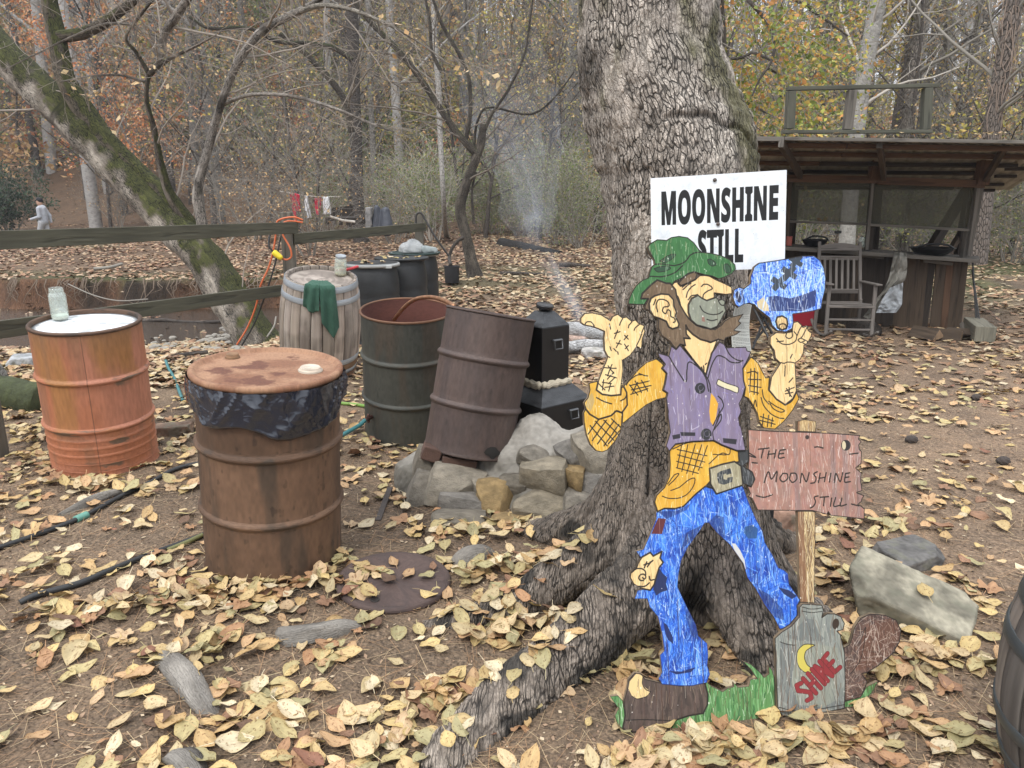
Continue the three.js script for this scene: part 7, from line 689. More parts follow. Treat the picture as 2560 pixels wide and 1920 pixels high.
function grow(S, p, d, L, rad, lvl, P, r) {
  const n = P.n[lvl], pts = [p.clone()], rr = [rad], dir = d.clone(), q = p.clone(); const end = lvl === 0 ? P.taper ?? 0.25 : 0.3;
  for (let i = 1; i <= n; i++) { dir.add(V((r() - 0.5) * P.wig[lvl], (r() - 0.5) * P.wig[lvl] + P.up[lvl], (r() - 0.5) * P.wig[lvl])).normalize(); q.addScaledVector(dir, L / n); pts.push(q.clone()); rr.push(Math.max(P.min || 0.003, rad * lerp(1, end, i / n))); }
  tubeInto(lvl < (P.split ?? 2) ? S.wood : S.twig, pts, rr, P.sides[lvl], { capEnd: false, uvS: 0.6, wob: lvl === 0 ? P.wob || 0.12 : 0 });
  if (lvl >= P.kids.length) { if (S.leaf) for (let k = 0; k < P.leaves; k++) { const t = r() * n, i = Math.min(n - 1, Math.floor(t)); leafInto(S.leaf, pts[i].clone().lerp(pts[i + 1], t - i).add(V((r() - 0.5) * P.spread, (r() - 0.5) * P.spread - 0.03, (r() - 0.5) * P.spread)), P.leafS * (0.6 + 0.8 * r()), pickC(P.pal, r), r); } return; }
  const K = Math.round(P.kids[lvl] * (0.8 + 0.4 * r()));
  for (let k = 0; k < K; k++) { const t = lerp(P.t0[lvl], 0.98, (k + r()) / K) * n, i = Math.min(n - 1, Math.floor(t)), o = pts[i].clone().lerp(pts[i + 1], t - i), ax = pts[i + 1].clone().sub(pts[i]).normalize(); const s = V(r() - 0.5, r() - 0.5, r() - 0.5).cross(ax).normalize(); const cd = ax.clone().multiplyScalar(Math.cos(P.ang[lvl])).addScaledVector(s, Math.sin(P.ang[lvl])); const cr = lerp(rr[i], rr[i + 1], t - i) * P.rr[lvl]; grow(S, o, cd, L * P.len[lvl] * (0.6 + 0.8 * r()) * (lvl === 0 && P.cone ? 1 - 0.6 * t / n : 1), cr, lvl + 1, P, r); }
}
const sinks = lf => ({ wood: new GB(), twig: new GB(), leaf: lf ? new GB() : null });
function treeProto(name, label, cat, P, seed, barkM, twigM, group) { const r = mulb(seed), S = sinks(P.pal); for (let s = 0; s < (P.stems || 1); s++) { const a = r() * 6.28, sp = P.stems ? P.fan || 0.5 : 0.05; grow(S, V(P.stems ? Math.cos(a) * 0.12 : 0, -0.15, P.stems ? Math.sin(a) * 0.12 : 0), V(Math.cos(a) * sp * r(), 1, Math.sin(a) * sp * r()).normalize(), P.h * (0.75 + 0.35 * r()), P.r * (P.stems ? 0.6 + 0.6 * r() : 1), 0, P, r); }
  const t = new THREE.Group(); t.name = name; tag(t, label, cat, group); const ad = (n, g, m) => { if (!g.n) return; const q = new THREE.Mesh(g.build(), m); q.name = numbered(n); q.castShadow = q.receiveShadow = true; t.add(q); }; ad('trunk', S.wood, barkM); ad('branches', S.twig, twigM); if (S.leaf) ad('foliage', S.leaf, M.leafV); return t; }
const PT = {
  tall: { h: 21, r: 0.21, n: [14, 6, 4, 3], wig: [0.05, 0.35, 0.5, 0.6], up: [0.02, 0.08, 0.05, 0.02], sides: [10, 5, 3, 3], kids: [16, 6, 4], t0: [0.22, 0.25, 0.3], ang: [1.0, 0.8, 0.7], len: [0.24, 0.45, 0.5], rr: [0.4, 0.5, 0.6], cone: 1, min: 0.008, leaves: 2, leafS: 0.13, spread: 0.5, pal: PAL.tan },
  under: { h: 7.5, r: 0.075, n: [9, 6, 5, 4], wig: [0.22, 0.4, 0.5, 0.6], up: [0.03, 0.06, 0.03, 0], sides: [7, 5, 3, 3], kids: [13, 7, 5], t0: [0.18, 0.2, 0.2], ang: [0.95, 0.8, 0.7], len: [0.42, 0.48, 0.5], rr: [0.5, 0.5, 0.6], min: 0.0045, leaves: 2, leafS: 0.09, spread: 0.2, pal: PAL.tan },
  shrub: { h: 2.6, r: 0.022, stems: 9, fan: 0.8, n: [7, 5, 3], wig: [0.3, 0.5, 0.6], up: [0.0, 0.02, 0], sides: [5, 3, 3], kids: [9, 6], t0: [0.15, 0.15], ang: [0.8, 0.8], len: [0.45, 0.5], rr: [0.5, 0.6], min: 0.004, leaves: 5, leafS: 0.06, spread: 0.2, pal: PAL.green, split: 1 },
};
const mk = (k, o) => ({ ...PT[k], ...o });
// ----- the leaning mossy tree over the creek, drawn stem by stem -----
const stemPts = (a, n = 26) => { const P = a.map(([u, v, z]) => at(u, v, z)), c = new THREE.CatmullRomCurve3(P, false, 'centripetal'); const pts = [], rad = []; for (let i = 0; i <= n; i++) { const t = i / n; pts.push(c.getPoint(t)); const f = t * (a.length - 1), k = Math.min(a.length - 2, Math.floor(f)); rad.push(lerp(a[k][3] * a[k][2], a[k + 1][3] * a[k + 1][2], f - k) / FPX / 2); } return [pts, rad]; };
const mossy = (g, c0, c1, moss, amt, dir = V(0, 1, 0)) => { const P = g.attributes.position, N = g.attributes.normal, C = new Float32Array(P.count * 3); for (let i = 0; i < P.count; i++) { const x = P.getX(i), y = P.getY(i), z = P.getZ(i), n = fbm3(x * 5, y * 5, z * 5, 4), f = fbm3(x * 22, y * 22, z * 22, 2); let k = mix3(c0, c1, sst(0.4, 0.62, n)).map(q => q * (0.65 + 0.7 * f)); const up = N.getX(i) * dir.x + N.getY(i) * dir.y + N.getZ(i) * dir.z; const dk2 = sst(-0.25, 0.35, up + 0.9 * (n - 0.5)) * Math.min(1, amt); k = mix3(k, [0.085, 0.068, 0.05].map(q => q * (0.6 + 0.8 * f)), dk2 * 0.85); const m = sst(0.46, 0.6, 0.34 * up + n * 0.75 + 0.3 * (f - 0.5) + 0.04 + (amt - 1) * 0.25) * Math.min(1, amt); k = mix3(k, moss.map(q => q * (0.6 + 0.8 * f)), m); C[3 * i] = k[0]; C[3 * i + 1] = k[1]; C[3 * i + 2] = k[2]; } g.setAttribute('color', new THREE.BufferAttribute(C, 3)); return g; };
const vcBark = mat([1.7, 1.7, 1.7], { vertexColors: true, map: rep(TX.flake, 1, 0.6), bumpMap: rep(TX.flake, 1, 0.6), bumpScale: 0.014, rough: 0.95 });
function sprout(S, pts, rad, n, L, r, t0 = 0.15, t1 = 1, drop = 0) { for (let k = 0; k < n; k++) { const t = lerp(t0, t1, (k + r()) / n) * (pts.length - 1), i = Math.min(pts.length - 2, Math.floor(t)), ax = pts[i + 1].clone().sub(pts[i]).normalize(), s = V(r() - 0.5, r() - 0.5, r() - 0.5).cross(ax).normalize(); const d = ax.multiplyScalar(0.55).addScaledVector(s, 0.9).add(V(0, 0.25 - drop, 0)).normalize(); const l = L * (0.5 + r()); grow(S, pts[i].clone(), d, l, Math.min(rad[i] * 0.35, 0.011 * l + 0.003), 1, { n: [0, 8, 5, 4], wig: [0, 0.35, 0.5, 0.6], up: [0, 0.02, 0, 0], sides: [0, 5, 4, 3], kids: [0, 4, 3], t0: [0, 0.25, 0.3], ang: [0, 0.75, 0.8], len: [0, 0.42, 0.5], rr: [0, 0.55, 0.6], min: 0.0028, leaves: r() < 0.12 ? 1 : 0, leafS: 0.09, spread: 0.03, pal: [[0.62, 0.42, 0.2], [0.5, 0.3, 0.13], [0.66, 0.5, 0.28]], split: 0 }, r); } }
{
  const r = mulb(4242), base = onG(650, 862), t = thing('leaning_tree', 'mossy leaning tree with several stems rising over the creek', 'tree', base); const S = sinks(true);
  const st = (n, a, c0, c1, amt, seg = 34, sides = 22, wob = 0.22) => { const [p, q] = stemPts(a, seg * 3); const G = new GB(); tubeInto(G, p, q, sides * 2, { wob, uvS: 0.6, capStart: true }); part(n, mossy(G.build(), c0, c1, [0.062, 0.066, 0.018], amt, V(0.75, 0.65, 0.1)), vcBark, t); return [p, q]; };
  const pale = [0.4, 0.355, 0.3], grey = [0.24, 0.205, 0.17], dk = [0.13, 0.105, 0.08];
  const A = st('trunk', [[690, 905, 9.6, 128], [640, 848, 9.7, 108], [575, 745, 9.9, 98], [505, 640, 10.1, 92], [425, 560, 10.3, 84], [310, 440, 10.5, 80], [170, 290, 10.7, 86], [40, 170, 10.9, 80], [-70, 40, 11.1, 74], [-180, -130, 11.2, 68]], pale, grey, 1.0, 70, 36);
  const B = st('stem', [[520, 625, 10.3, 44], [420, 500, 10.4, 46], [340, 425, 10.5, 48], [262, 348, 10.55, 50], [205, 268, 10.6, 48], [165, 200, 10.6, 45], [148, 118, 10.65, 40], [128, 30, 10.7, 37], [112, -90, 10.7, 34]], [0.12, 0.1, 0.07], dk, 1.1, 50, 24);
  const C = st('stem', [[150, 92, 10.65, 28], [210, 82, 10.6, 26], [262, 56, 10.5, 23], [310, 22, 10.4, 20], [350, -10, 10.3, 17]], dk, dk, 1.15, 20, 16);
  const D = st('stem', [[508, 575, 10.2, 28], [494, 480, 10.15, 24], [520, 372, 10.1, 20], [543, 291, 10.0, 18], [563, 228, 9.9, 17], [598, 150, 9.85, 18], [653, 79, 9.8, 19], [709, 47, 9.7, 18], [787, 6, 9.6, 14], [860, -60, 9.5, 11]], [0.4, 0.36, 0.32], [0.13, 0.115, 0.1], 0.35, 60, 16);
  const E = st('stem', [[480, 570, 10.3, 36], [425, 485, 10.2, 24], [402, 410, 10.1, 17], [385, 320, 10.0, 13], [366, 250, 9.9, 11], [372, 180, 9.85, 9]], dk, grey, 1.0, 30, 14);
  const E2 = st('stem', [[372, 190, 9.9, 13], [395, 160, 9.85, 12], [410, 90, 9.8, 17], [440, 40, 9.7, 20], [480, -20, 9.6, 18]], [0.38, 0.34, 0.3], [0.18, 0.15, 0.12], 0.3, 24, 12);
  const F = st('stem', [[372, 185, 9.85, 11], [420, 150, 9.7, 9], [480, 120, 9.5, 6], [540, 88, 9.3, 4]], [0.36, 0.3, 0.25], dk, 0.1, 18, 8); const F2 = st('stem', [[370, 180, 9.85, 11], [340, 130, 9.8, 8], [315, 98, 9.7, 7], [350, 40, 9.6, 6], [400, -20, 9.5, 5]], [0.3, 0.26, 0.2], dk, 0.5, 18, 8);
  const Gs = st('stem', [[558, 260, 10.0, 10], [620, 238, 9.7, 9], [700, 237, 9.4, 9], [780, 252, 9.1, 8], [860, 280, 8.9, 7], [930, 310, 8.7, 5], [985, 330, 8.6, 3]], [0.45, 0.4, 0.35], grey, 0.1, 30, 8); const G3 = st('stem', [[740, 32, 9.7, 12], [800, 14, 9.4, 11], [870, 22, 9.2, 10], [950, 52, 9.0, 8], [1040, 100, 8.9, 5], [1110, 150, 8.8, 3]], [0.4, 0.36, 0.3], grey, 0.1, 26, 8);
  const R1 = st('stem', [[365, 205, 9.9, 6], [300, 188, 9.8, 5], [230, 190, 9.7, 4], [150, 205, 9.6, 3]], [0.4, 0.35, 0.3], grey, 0, 14, 6); const R2 = st('stem', [[340, 62, 9.9, 6], [260, 60, 9.9, 5], [180, 92, 9.8, 5], [80, 140, 9.7, 3], [0, 180, 9.6, 2]], [0.42, 0.37, 0.31], grey, 0, 14, 6);
  for (const [s, n, L] of [[D, 10, 1.3], [E, 6, 1.0], [E2, 6, 1.1], [F, 6, 0.7], [F2, 7, 0.8], [Gs, 8, 0.6], [G3, 8, 0.8], [B, 5, 0.9], [C, 6, 1.0], [A, 8, 1.0], [R1, 4, 0.5], [R2, 6, 0.6]]) sprout(S, s[0], s[1], n, L, r);
  part('twigs', S.twig.build(), mat([0.29, 0.25, 0.21], { rough: 0.95 }), t); part('foliage', S.leaf.build(), M.leafV, t);
}
{ // twisted dark tree by the path
  const r = mulb(777), t = thing('twisted_tree', 'dark twisted small tree with forked limbs beside the leafy path', 'tree', onG(1180, 692)); const S = sinks(true); const c0 = [0.085, 0.072, 0.06], c1 = [0.15, 0.13, 0.105], z = 14.6;
  const st = (n, a, sides = 14, amt = 0.45) => { const b = a.map(([u, v, w, dz = 0]) => [u, v, z + dz, w]); const [p, q] = stemPts(b, 32); const G = new GB(); tubeInto(G, p, q, sides, { wob: 0.35, uvS: 0.4 }); part(n, mossy(G.build(), c0, c1, [0.06, 0.07, 0.025], amt), vcBark, t); return [p, q]; };
  const a = st('trunk', [[1192, 700, 40], [1178, 650, 30], [1165, 585, 26], [1150, 520, 26], [1165, 460, 24], [1180, 420, 22], [1202, 360, 20], [1207, 310, 14]]), b = st('limb', [[1198, 388, 20], [1150, 340, 17], [1100, 270, 15], [1050, 195, 14], [990, 120, 13], [930, 60, 11], [890, 10, 9], [850, -50, 7]], 12, 0.8), c = st('limb', [[1165, 350, 10], [1175, 290, 10], [1172, 200, 10], [1150, 140, 9], [1105, 60, 8], [1080, -10, 7]]), d = st('limb', [[1210, 330, 8], [1230, 285, 7], [1270, 225, 6], [1310, 140, 5], [1325, 50, 5], [1335, -30, 4]]), e = st('limb', [[880, 330, 16], [860, 250, 15], [800, 170, 14], [745, 118, 12], [700, 85, 10]], 10, 0.7), f = st('limb', [[880, 150, 10, -1], [830, 118, 10, -1], [770, 108, 10, -1], [700, 105, 9, -1], [620, 70, 8, -1], [520, 70, 7, -1], [470, 40, 6, -1]], 10, 0.9), g = st('limb', [[1104, 180, 8], [1080, 130, 8], [1075, 60, 7], [1060, -20, 6]]), hh = st('limb', [[1180, 420, 9, 0.2], [1195, 300, 6, 0.3], [1215, 270, 5, 0.3], [1330, 285, 5, 0.2], [1390, 240, 4, 0], [1435, 180, 3, 0]]), k = st('limb', [[1185, 560, 7], [1180, 480, 6], [1190, 430, 5]], 8, 0.1);
  for (const s of [a]) sprout(S, s[0], s[1], 5, 1.2, r, 0.5); for (const s of [b, c, d, e, f, g, hh]) sprout(S, s[0], s[1], 11, 1.5, r, 0.1);
  part('twigs', S.twig.build(), mat([0.17, 0.145, 0.12], { rough: 0.95 }), t); part('foliage', S.leaf.build(), M.leafV, t);
}
const pole = (name, label, a, m, n = 20, sides = 14, o = {}) => { const [p, q] = stemPts(a, n); const t = thing(name, label, 'tree', p[0].clone()); const G = new GB(); tubeInto(G, p, q, sides, { wob: 0.14, uvS: 0.6 }); part('trunk', G.build(), m, t); if (o.br) { const S = sinks(true), r = mulb(o.seed || 1); sprout(S, p, q, o.br, o.L || 2, r, o.t0 || 0.3); part('branches', S.twig.build(), o.tw || M.twig, t); if (S.leaf.n) part('foliage', S.leaf.build(), M.leafV, t); } return [t, p, q]; };
const base3 = (u, v, w) => { const p = onG(u, v); return [u, v + 6, -p.z, w]; };
{ const b = base3(905, 606, 46), z = b[2]; pole('pine_tree', 'straight dark pine trunk standing behind the second fence rail', [b, [900, 585, z, 33], [895, 500, z, 28], [888, 300, z, 28], [882, 100, z, 28], [876, -80, z, 27], [868, -400, z, 24], [860, -900, z, 16]], mat([0.1, 0.082, 0.07], { map: rep(TX.bark, 1, 1.5), bumpMap: TX.bark, bumpScale: 0.05 })); }
{ const b = base3(938, 590, 18), z = b[2]; pole('grey_sapling', 'slim grey trunk close to the right of the pine', [b, [936, 500, z, 14], [932, 380, z, 14], [925, 200, z, 13], [920, 0, z, 12], [914, -250, z, 9]], M.bark, 20, 10, { br: 14, L: 2.2, seed: 5 }); }
{ pole('birch_tree', 'pale white trunk glimpsed behind the twisted tree', [base3(1118, 592, 13), [1110, 520, 24, 12], [1100, 330, 24, 13], [1096, 220, 24, 14], [1088, 120, 24, 13], [1082, -60, 24, 11], [1075, -300, 24, 8]], mat([0.42, 0.4, 0.37], { map: TX.bark }), 20, 10, { br: 8, L: 2, seed: 8, t0: 0.5 }); }
{ pole('grey_tree', 'broad pale grey trunk rising behind the shed left window', [[2112, 690, 17, 42], [2120, 570, 17, 37], [2135, 400, 17, 37], [2155, 220, 17, 36], [2178, 90, 17, 36], [2196, 0, 17, 35], [2215, -150, 17, 33], [2240, -420, 17, 28]], mat([0.4, 0.38, 0.35], { map: TX.smooth, bumpMap: TX.bark, bumpScale: 0.015 }), 26, 16, { br: 12, L: 3, seed: 21, t0: 0.4, tw: M.twigPale });
  pole('grey_tree', 'brownish trunk behind the right half of the roof railing', [[2255, 640, 20, 34], [2268, 360, 20, 29], [2276, 200, 20, 27], [2298, 80, 20, 26], [2308, 0, 20, 26], [2330, -200, 20, 22]], mat([0.27, 0.235, 0.2], { map: TX.bark, bumpMap: TX.bark, bumpScale: 0.03 }), 22, 14, { br: 16, L: 3, seed: 22, t0: 0.25 });
  pole('grey_tree', 'thin dark trunk between the two right hand trees', [[2405, 650, 22, 18], [2420, 330, 22, 16], [2430, 180, 22, 14], [2448, 20, 22, 13], [2470, -200, 22, 10]], mat([0.2, 0.175, 0.15], { map: TX.bark }), 22, 10, { br: 18, L: 3, seed: 23, t0: 0.25 });
  const [t, p, q] = pole('vine_tree', 'stout trunk hung with dry vines near the right edge', [[2440, 660, 15, 50], [2465, 430, 15, 42], [2482, 310, 15, 38], [2500, 200, 15, 36], [2520, 100, 15, 34], [2538, 0, 15, 34], [2570, -180, 15, 32], [2600, -400, 15, 26]], mat([0.2, 0.165, 0.14], { map: TX.bark, bumpMap: TX.bark, bumpScale: 0.04 }), 26, 16, { br: 16, L: 2.4, seed: 24, t0: 0.3 }); const G = new GB(), r = mulb(99); for (let i = 0; i < 46; i++) { const k = 4 + Math.floor(r() * 16), a = r() * 6.28; const pts = []; for (let j = 0; j <= 6; j++) { const m = Math.min(p.length - 1, k + j * (r() < 0.5 ? 0.6 : 1)), f = Math.floor(m); pts.push(p[f].clone().add(V(Math.cos(a + j * 0.3) * (q[f] + 0.02), 0, Math.sin(a + j * 0.3) * (q[f] + 0.02))).add(V((r() - 0.5) * 0.16, (r() - 0.5) * 0.2, (r() - 0.5) * 0.1))); } tubeInto(G, curvePts(pts, 14), 0.009, 4); } part('vines', G.build(), mat([0.26, 0.2, 0.16], { rough: 0.95 }), t); }
{ // maple behind the oak, leaves turning
  const r = mulb(31), t = thing('maple_tree', 'young maple with green and yellow leaves right of the oak', 'tree', onG(1815, 640)); const S = sinks(true), z = 11; const st = a => { const [p, q] = stemPts(a.map(([u, v, w, dz = 0]) => [u, v, z + dz, w]), 20); tubeInto(S.wood, p, q, 8, { wob: 0.2 }); return [p, q]; };
  const L = [st([[1815, 660, 26], [1820, 400, 22], [1812, 200, 20], [1800, 0, 18], [1795, -200, 14]]), st([[1812, 150, 9], [1840, 70, 9], [1825, 140, 8, -0.5], [1860, 142, 7, -1], [1880, 132, 6, -1], [1925, 150, 5, -1.2]]), st([[1805, -40, 10], [1870, 0, 10, -1], [1910, 45, 9, -1], [1935, 90, 8, -1.2], [1930, 150, 7, -1.4], [1898, 200, 5, -1.5], [1880, 240, 4, -1.5]]), st([[1800, -60, 9], [1950, -20, 8, 0.5], [2050, 40, 7, 1], [2120, 90, 4, 1]]), st([[1810, 120, 8], [1900, 160, 6, 1], [2000, 210, 5, 1.5], [2060, 220, 3, 1.5]]), st([[1815, 250, 8], [1870, 260, 6], [1930, 290, 4, 0.5], [1960, 300, 3, 0.5]]), st([[1805, 20, 8], [1740, -60, 7], [1660, -120, 5]])];
  for (const [p, q] of L.slice(1)) for (let k = 0; k < 15; k++) { const i = 3 + Math.floor(r() * 16); grow(S, p[i].clone(), V(r() - 0.4, r() - 0.6, r() - 0.5).normalize(), 0.7 + r() * 0.8, 0.006, 1, { n: [0, 6, 4], wig: [0, 0.4, 0.5], up: [0, -0.02, -0.03], sides: [0, 4, 3], kids: [0, 6], t0: [0, 0.2], ang: [0, 0.8], len: [0, 0.45], rr: [0, 0.6], min: 0.003, leaves: 14, leafS: 0.066, spread: 0.22, pal: PAL.maple, split: 1 }, r); }
  part('trunk', S.wood.build(), M.barkDark, t); part('branches', S.twig.build(), M.twig, t); part('foliage', S.leaf.build(), M.leafV, t);
}
// ----- repeated trees, each its own object -----
const protos = {
  tallGrey: [1, 2, 3].map(i => treeProto('tall_tree', '', 'tree', mk('tall', { r: 0.17 + 0.03 * i }), 100 + i, [M.bark, M.barkGrey, M.bark][i - 1], M.twig)),
  tallDark: [1, 2].map(i => treeProto('tall_tree', '', 'tree', mk('tall', { r: 0.2, pal: PAL.tan, leaves: 3 }), 120 + i, M.barkDark, M.twig)),
  beech: [1, 2].map(i => treeProto('beech_tree', '', 'tree', mk('under', { h: 8, leaves: 9, leafS: 0.12, pal: PAL.orange, spread: 0.3 }), 140 + i, M.bark, M.twig)),
  bare: [1, 2].map(i => treeProto('bare_tree', '', 'tree', mk('under', { h: 7, leaves: 2, leafS: 0.09, pal: [...PAL.tan, ...PAL.olive, ...PAL.yellow] }), 160 + i, M.barkDark, M.twig)),
  gold: [1].map(i => treeProto('golden_tree', '', 'tree', mk('under', { h: 8.5, leaves: 6, leafS: 0.12, pal: [...PAL.yellow, ...PAL.tan.slice(0, 1)], spread: 0.35 }), 180 + i, M.barkDark, M.twig)),
  shrub: [1, 2].map(i => treeProto('green_shrub', '', 'shrub', mk('shrub', { pal: [...PAL.green, ...PAL.olive] }), 200 + i, M.twig, M.twig)),
  bush: [1, 2].map(i => treeProto('green_bush', '', 'bush', mk('shrub', { pal: [[0.2, 0.27, 0.08], [0.27, 0.31, 0.1], [0.17, 0.24, 0.09], [0.32, 0.33, 0.12]], leaves: 7, stems: 10 }), 260 + i, M.twigPale, M.twigPale)),
  bareShrub: [1, 2].map(i => treeProto('bare_shrub', '', 'shrub', mk('shrub', { h: 3.0, leaves: 1, leafS: 0.07, pal: PAL.tan, stems: 10, fan: 0.7 }), 220 + i, M.twig, M.twig)),
  holly: [treeProto('evergreen_bush', '', 'shrub', mk('shrub', { h: 2.3, stems: 12, fan: 0.9, kids: [10, 7], leaves: 9, leafS: 0.1, pal: PAL.dark }), 240, M.twig, M.twig)],
};
const MARKS = { wood: [[0, 'the left picture edge'], [420, 'the mossy leaning trunk'], [716, 'the corded fence post'], [890, 'the dark pine'], [1180, 'the twisted tree'], [1480, 'the big oak']], shed: [[1973, 'the left railing post'], [2125, 'the middle railing post'], [2315, 'the right railing post'], [2505, 'the vine hung trunk']] };
const ORD = ['first', 'second', 'third', 'fourth', 'fifth', 'sixth', 'seventh', 'eighth', 'ninth', 'tenth', 'eleventh', 'twelfth']; const lots = {};
const put = (key, u, v, label, { s = 1, z = null, rot, group, marks } = {}) => { const set = protos[key], k = Math.floor(hsh(u, v, 5) * set.length); const p = z ? at(u, 500, z) : onG(u, v); p.y = grd(p.x, p.z); const o = copyOf(set[k], p, rot ?? hsh(u, v, 8) * 6.28, label, group, s * (0.9 + 0.2 * hsh(v, u, 2))); if (marks) { const [mu, mn] = MARKS[marks].reduce((a, b) => Math.abs(b[0] - u) < Math.abs(a[0] - u) ? b : a); const side = u < mu ? 'left' : 'right', q = label + '|' + side + '|' + mn; (lots[q] ??= []).push([Math.abs(u - mu), o]); } return o; };
put('holly', 30, 580, 'dense dark evergreen bush at the left edge behind the walker', { s: 1.0 });
put('bareShrub', 775, 640, 'multi stemmed bare shrub between the fence post and the pine', { s: 1.0 });
put('bareShrub', 985, 610, 'thin bare shrub right of the pine behind the plastic drums', { s: 0.8 }); put('bareShrub', 640, 600, 'bare twiggy shrub left of the red and white washing', { s: 1.1 });
put('beech', 170, 545, 'orange leaved beech left of the leaning tree', { s: 1, group: undefined }); put('beech', -60, 540, 'orange leaved beech at the far left edge', { s: 1 });
put('beech', 330, 535, 'small orange beech seen between the mossy stems', { s: 0.8 });
put('gold', 1010, 560, 'golden leaved tree right of the pine', { s: 1.0 }); put('gold', 1400, 590, 'golden green tree left of the oak trunk', { s: 1.0 }); put('gold', 1270, 548, 'golden leaved tree at the end of the leafy path', { s: 1.1 });
put('bare', 600, 560, 'bare small tree behind the fence left of the washing', { s: 1.0 }); put('bare', 1340, 575, 'bare small tree at the right bend of the path', { s: 1.1 }); put('bare', 480, 545, 'bare small tree beyond the leaning trunk', { s: 1.1 });
put('beech', 60, 520, 'low orange beech behind the walking person', { s: 0.8 }); put('beech', 260, 528, 'rust coloured beech right of the walking person', { s: 0.9 });
put('bareShrub', 210, 556, 'thin bare shrub behind the walking person', { s: 0.9 }); put('bareShrub', 300, 570, 'bare shrub under the leaning trunk on the far bank', { s: 0.8 });
const G1 = 'bare woodland trees beyond the creek and path', G2 = 'green shrubs along the wood edge', G3 = 'bare trees behind the shed';
for (const [u, v] of [[1060, 575], [1120, 570], [1210, 585], [1300, 590], [1400, 612], [1460, 620], [690, 560], [560, 560], [900, 560], [980, 555], [1160, 560], [1350, 560], [830, 548], [330, 560], [430, 555], [240, 552]]) put('shrub', u, v, 'green shrub along the wood edge', { s: 0.95, group: G2, marks: 'wood' });
{ const r = mulb(606); let n = 0; for (let i = 0; i < 46; i++) { const u = -100 + (i + r()) / 46 * 1600, z = 32 + 34 * r(); put(r() < 0.62 ? 'tallGrey' : 'tallDark', Math.round(u), i, 'tall bare tree on the slope', { marks: 'wood', z, s: 0.8 + 0.45 * r(), group: G1 }); }
  for (let i = 0; i < 20; i++) { const u = -60 + (i + r()) / 20 * 1540, z = 27 + 20 * r(); put(r() < 0.35 && u < 700 ? 'beech' : 'bare', Math.round(u), 200 + i, 'small understorey tree on the slope', { marks: 'wood', z, s: 0.85 + 0.4 * r(), group: 'understorey trees at the wood edge' }); }
  for (let i = 0; i < 20; i++) { const u = 1860 + (i + r()) / 20 * 800, z = 24 + 34 * r(); put(r() < 0.6 ? 'tallGrey' : 'tallDark', Math.round(u), 400 + i, 'tall tree behind the shed', { marks: 'shed', z, s: 0.8 + 0.3 * r(), group: G3 }); }
  for (let i = 0; i < 13; i++) { const u = 1880 + (i + r()) / 13 * 760, z = 18 + 14 * r(); put(r() < 0.3 ? 'gold' : 'bare', Math.round(u), 500 + i, 'small thin tree behind the shed', { marks: 'shed', z, s: 0.75 + 0.3 * r(), group: 'small trees behind the shed' }); }
  for (let i = 0; i < 14; i++) { const u = 1880 + (i + r()) / 14 * 800, z = 17 + 9 * r(); put(r() < 0.6 ? 'shrub' : 'bareShrub', Math.round(u), 600 + i, 'low shrub behind the shed', { marks: 'shed', z, s: 0.9, group: 'shrubs behind the shed' }); } }
for (const [u, v, k] of [[1005, 590, 1.2], [1085, 598, 1.15], [1240, 580, 1.3], [1310, 572, 1.35], [1380, 590, 1.25], [1440, 606, 1.1], [820, 575, 1.1], [930, 578, 1.2]]) put('bush', u, v + 4, 'bright green bush', { s: k, group: 'bright green bushes by the clearing', marks: 'wood' });
for (const [q, list] of Object.entries(lots)) { const [lab, side, mn] = q.split('|'); list.sort((a, b) => a[0] - b[0]).forEach(([, o], i) => { o.userData.label = lab + ', ' + (ORD[i] || 'last') + ' to the ' + side + ' of ' + mn; }); }
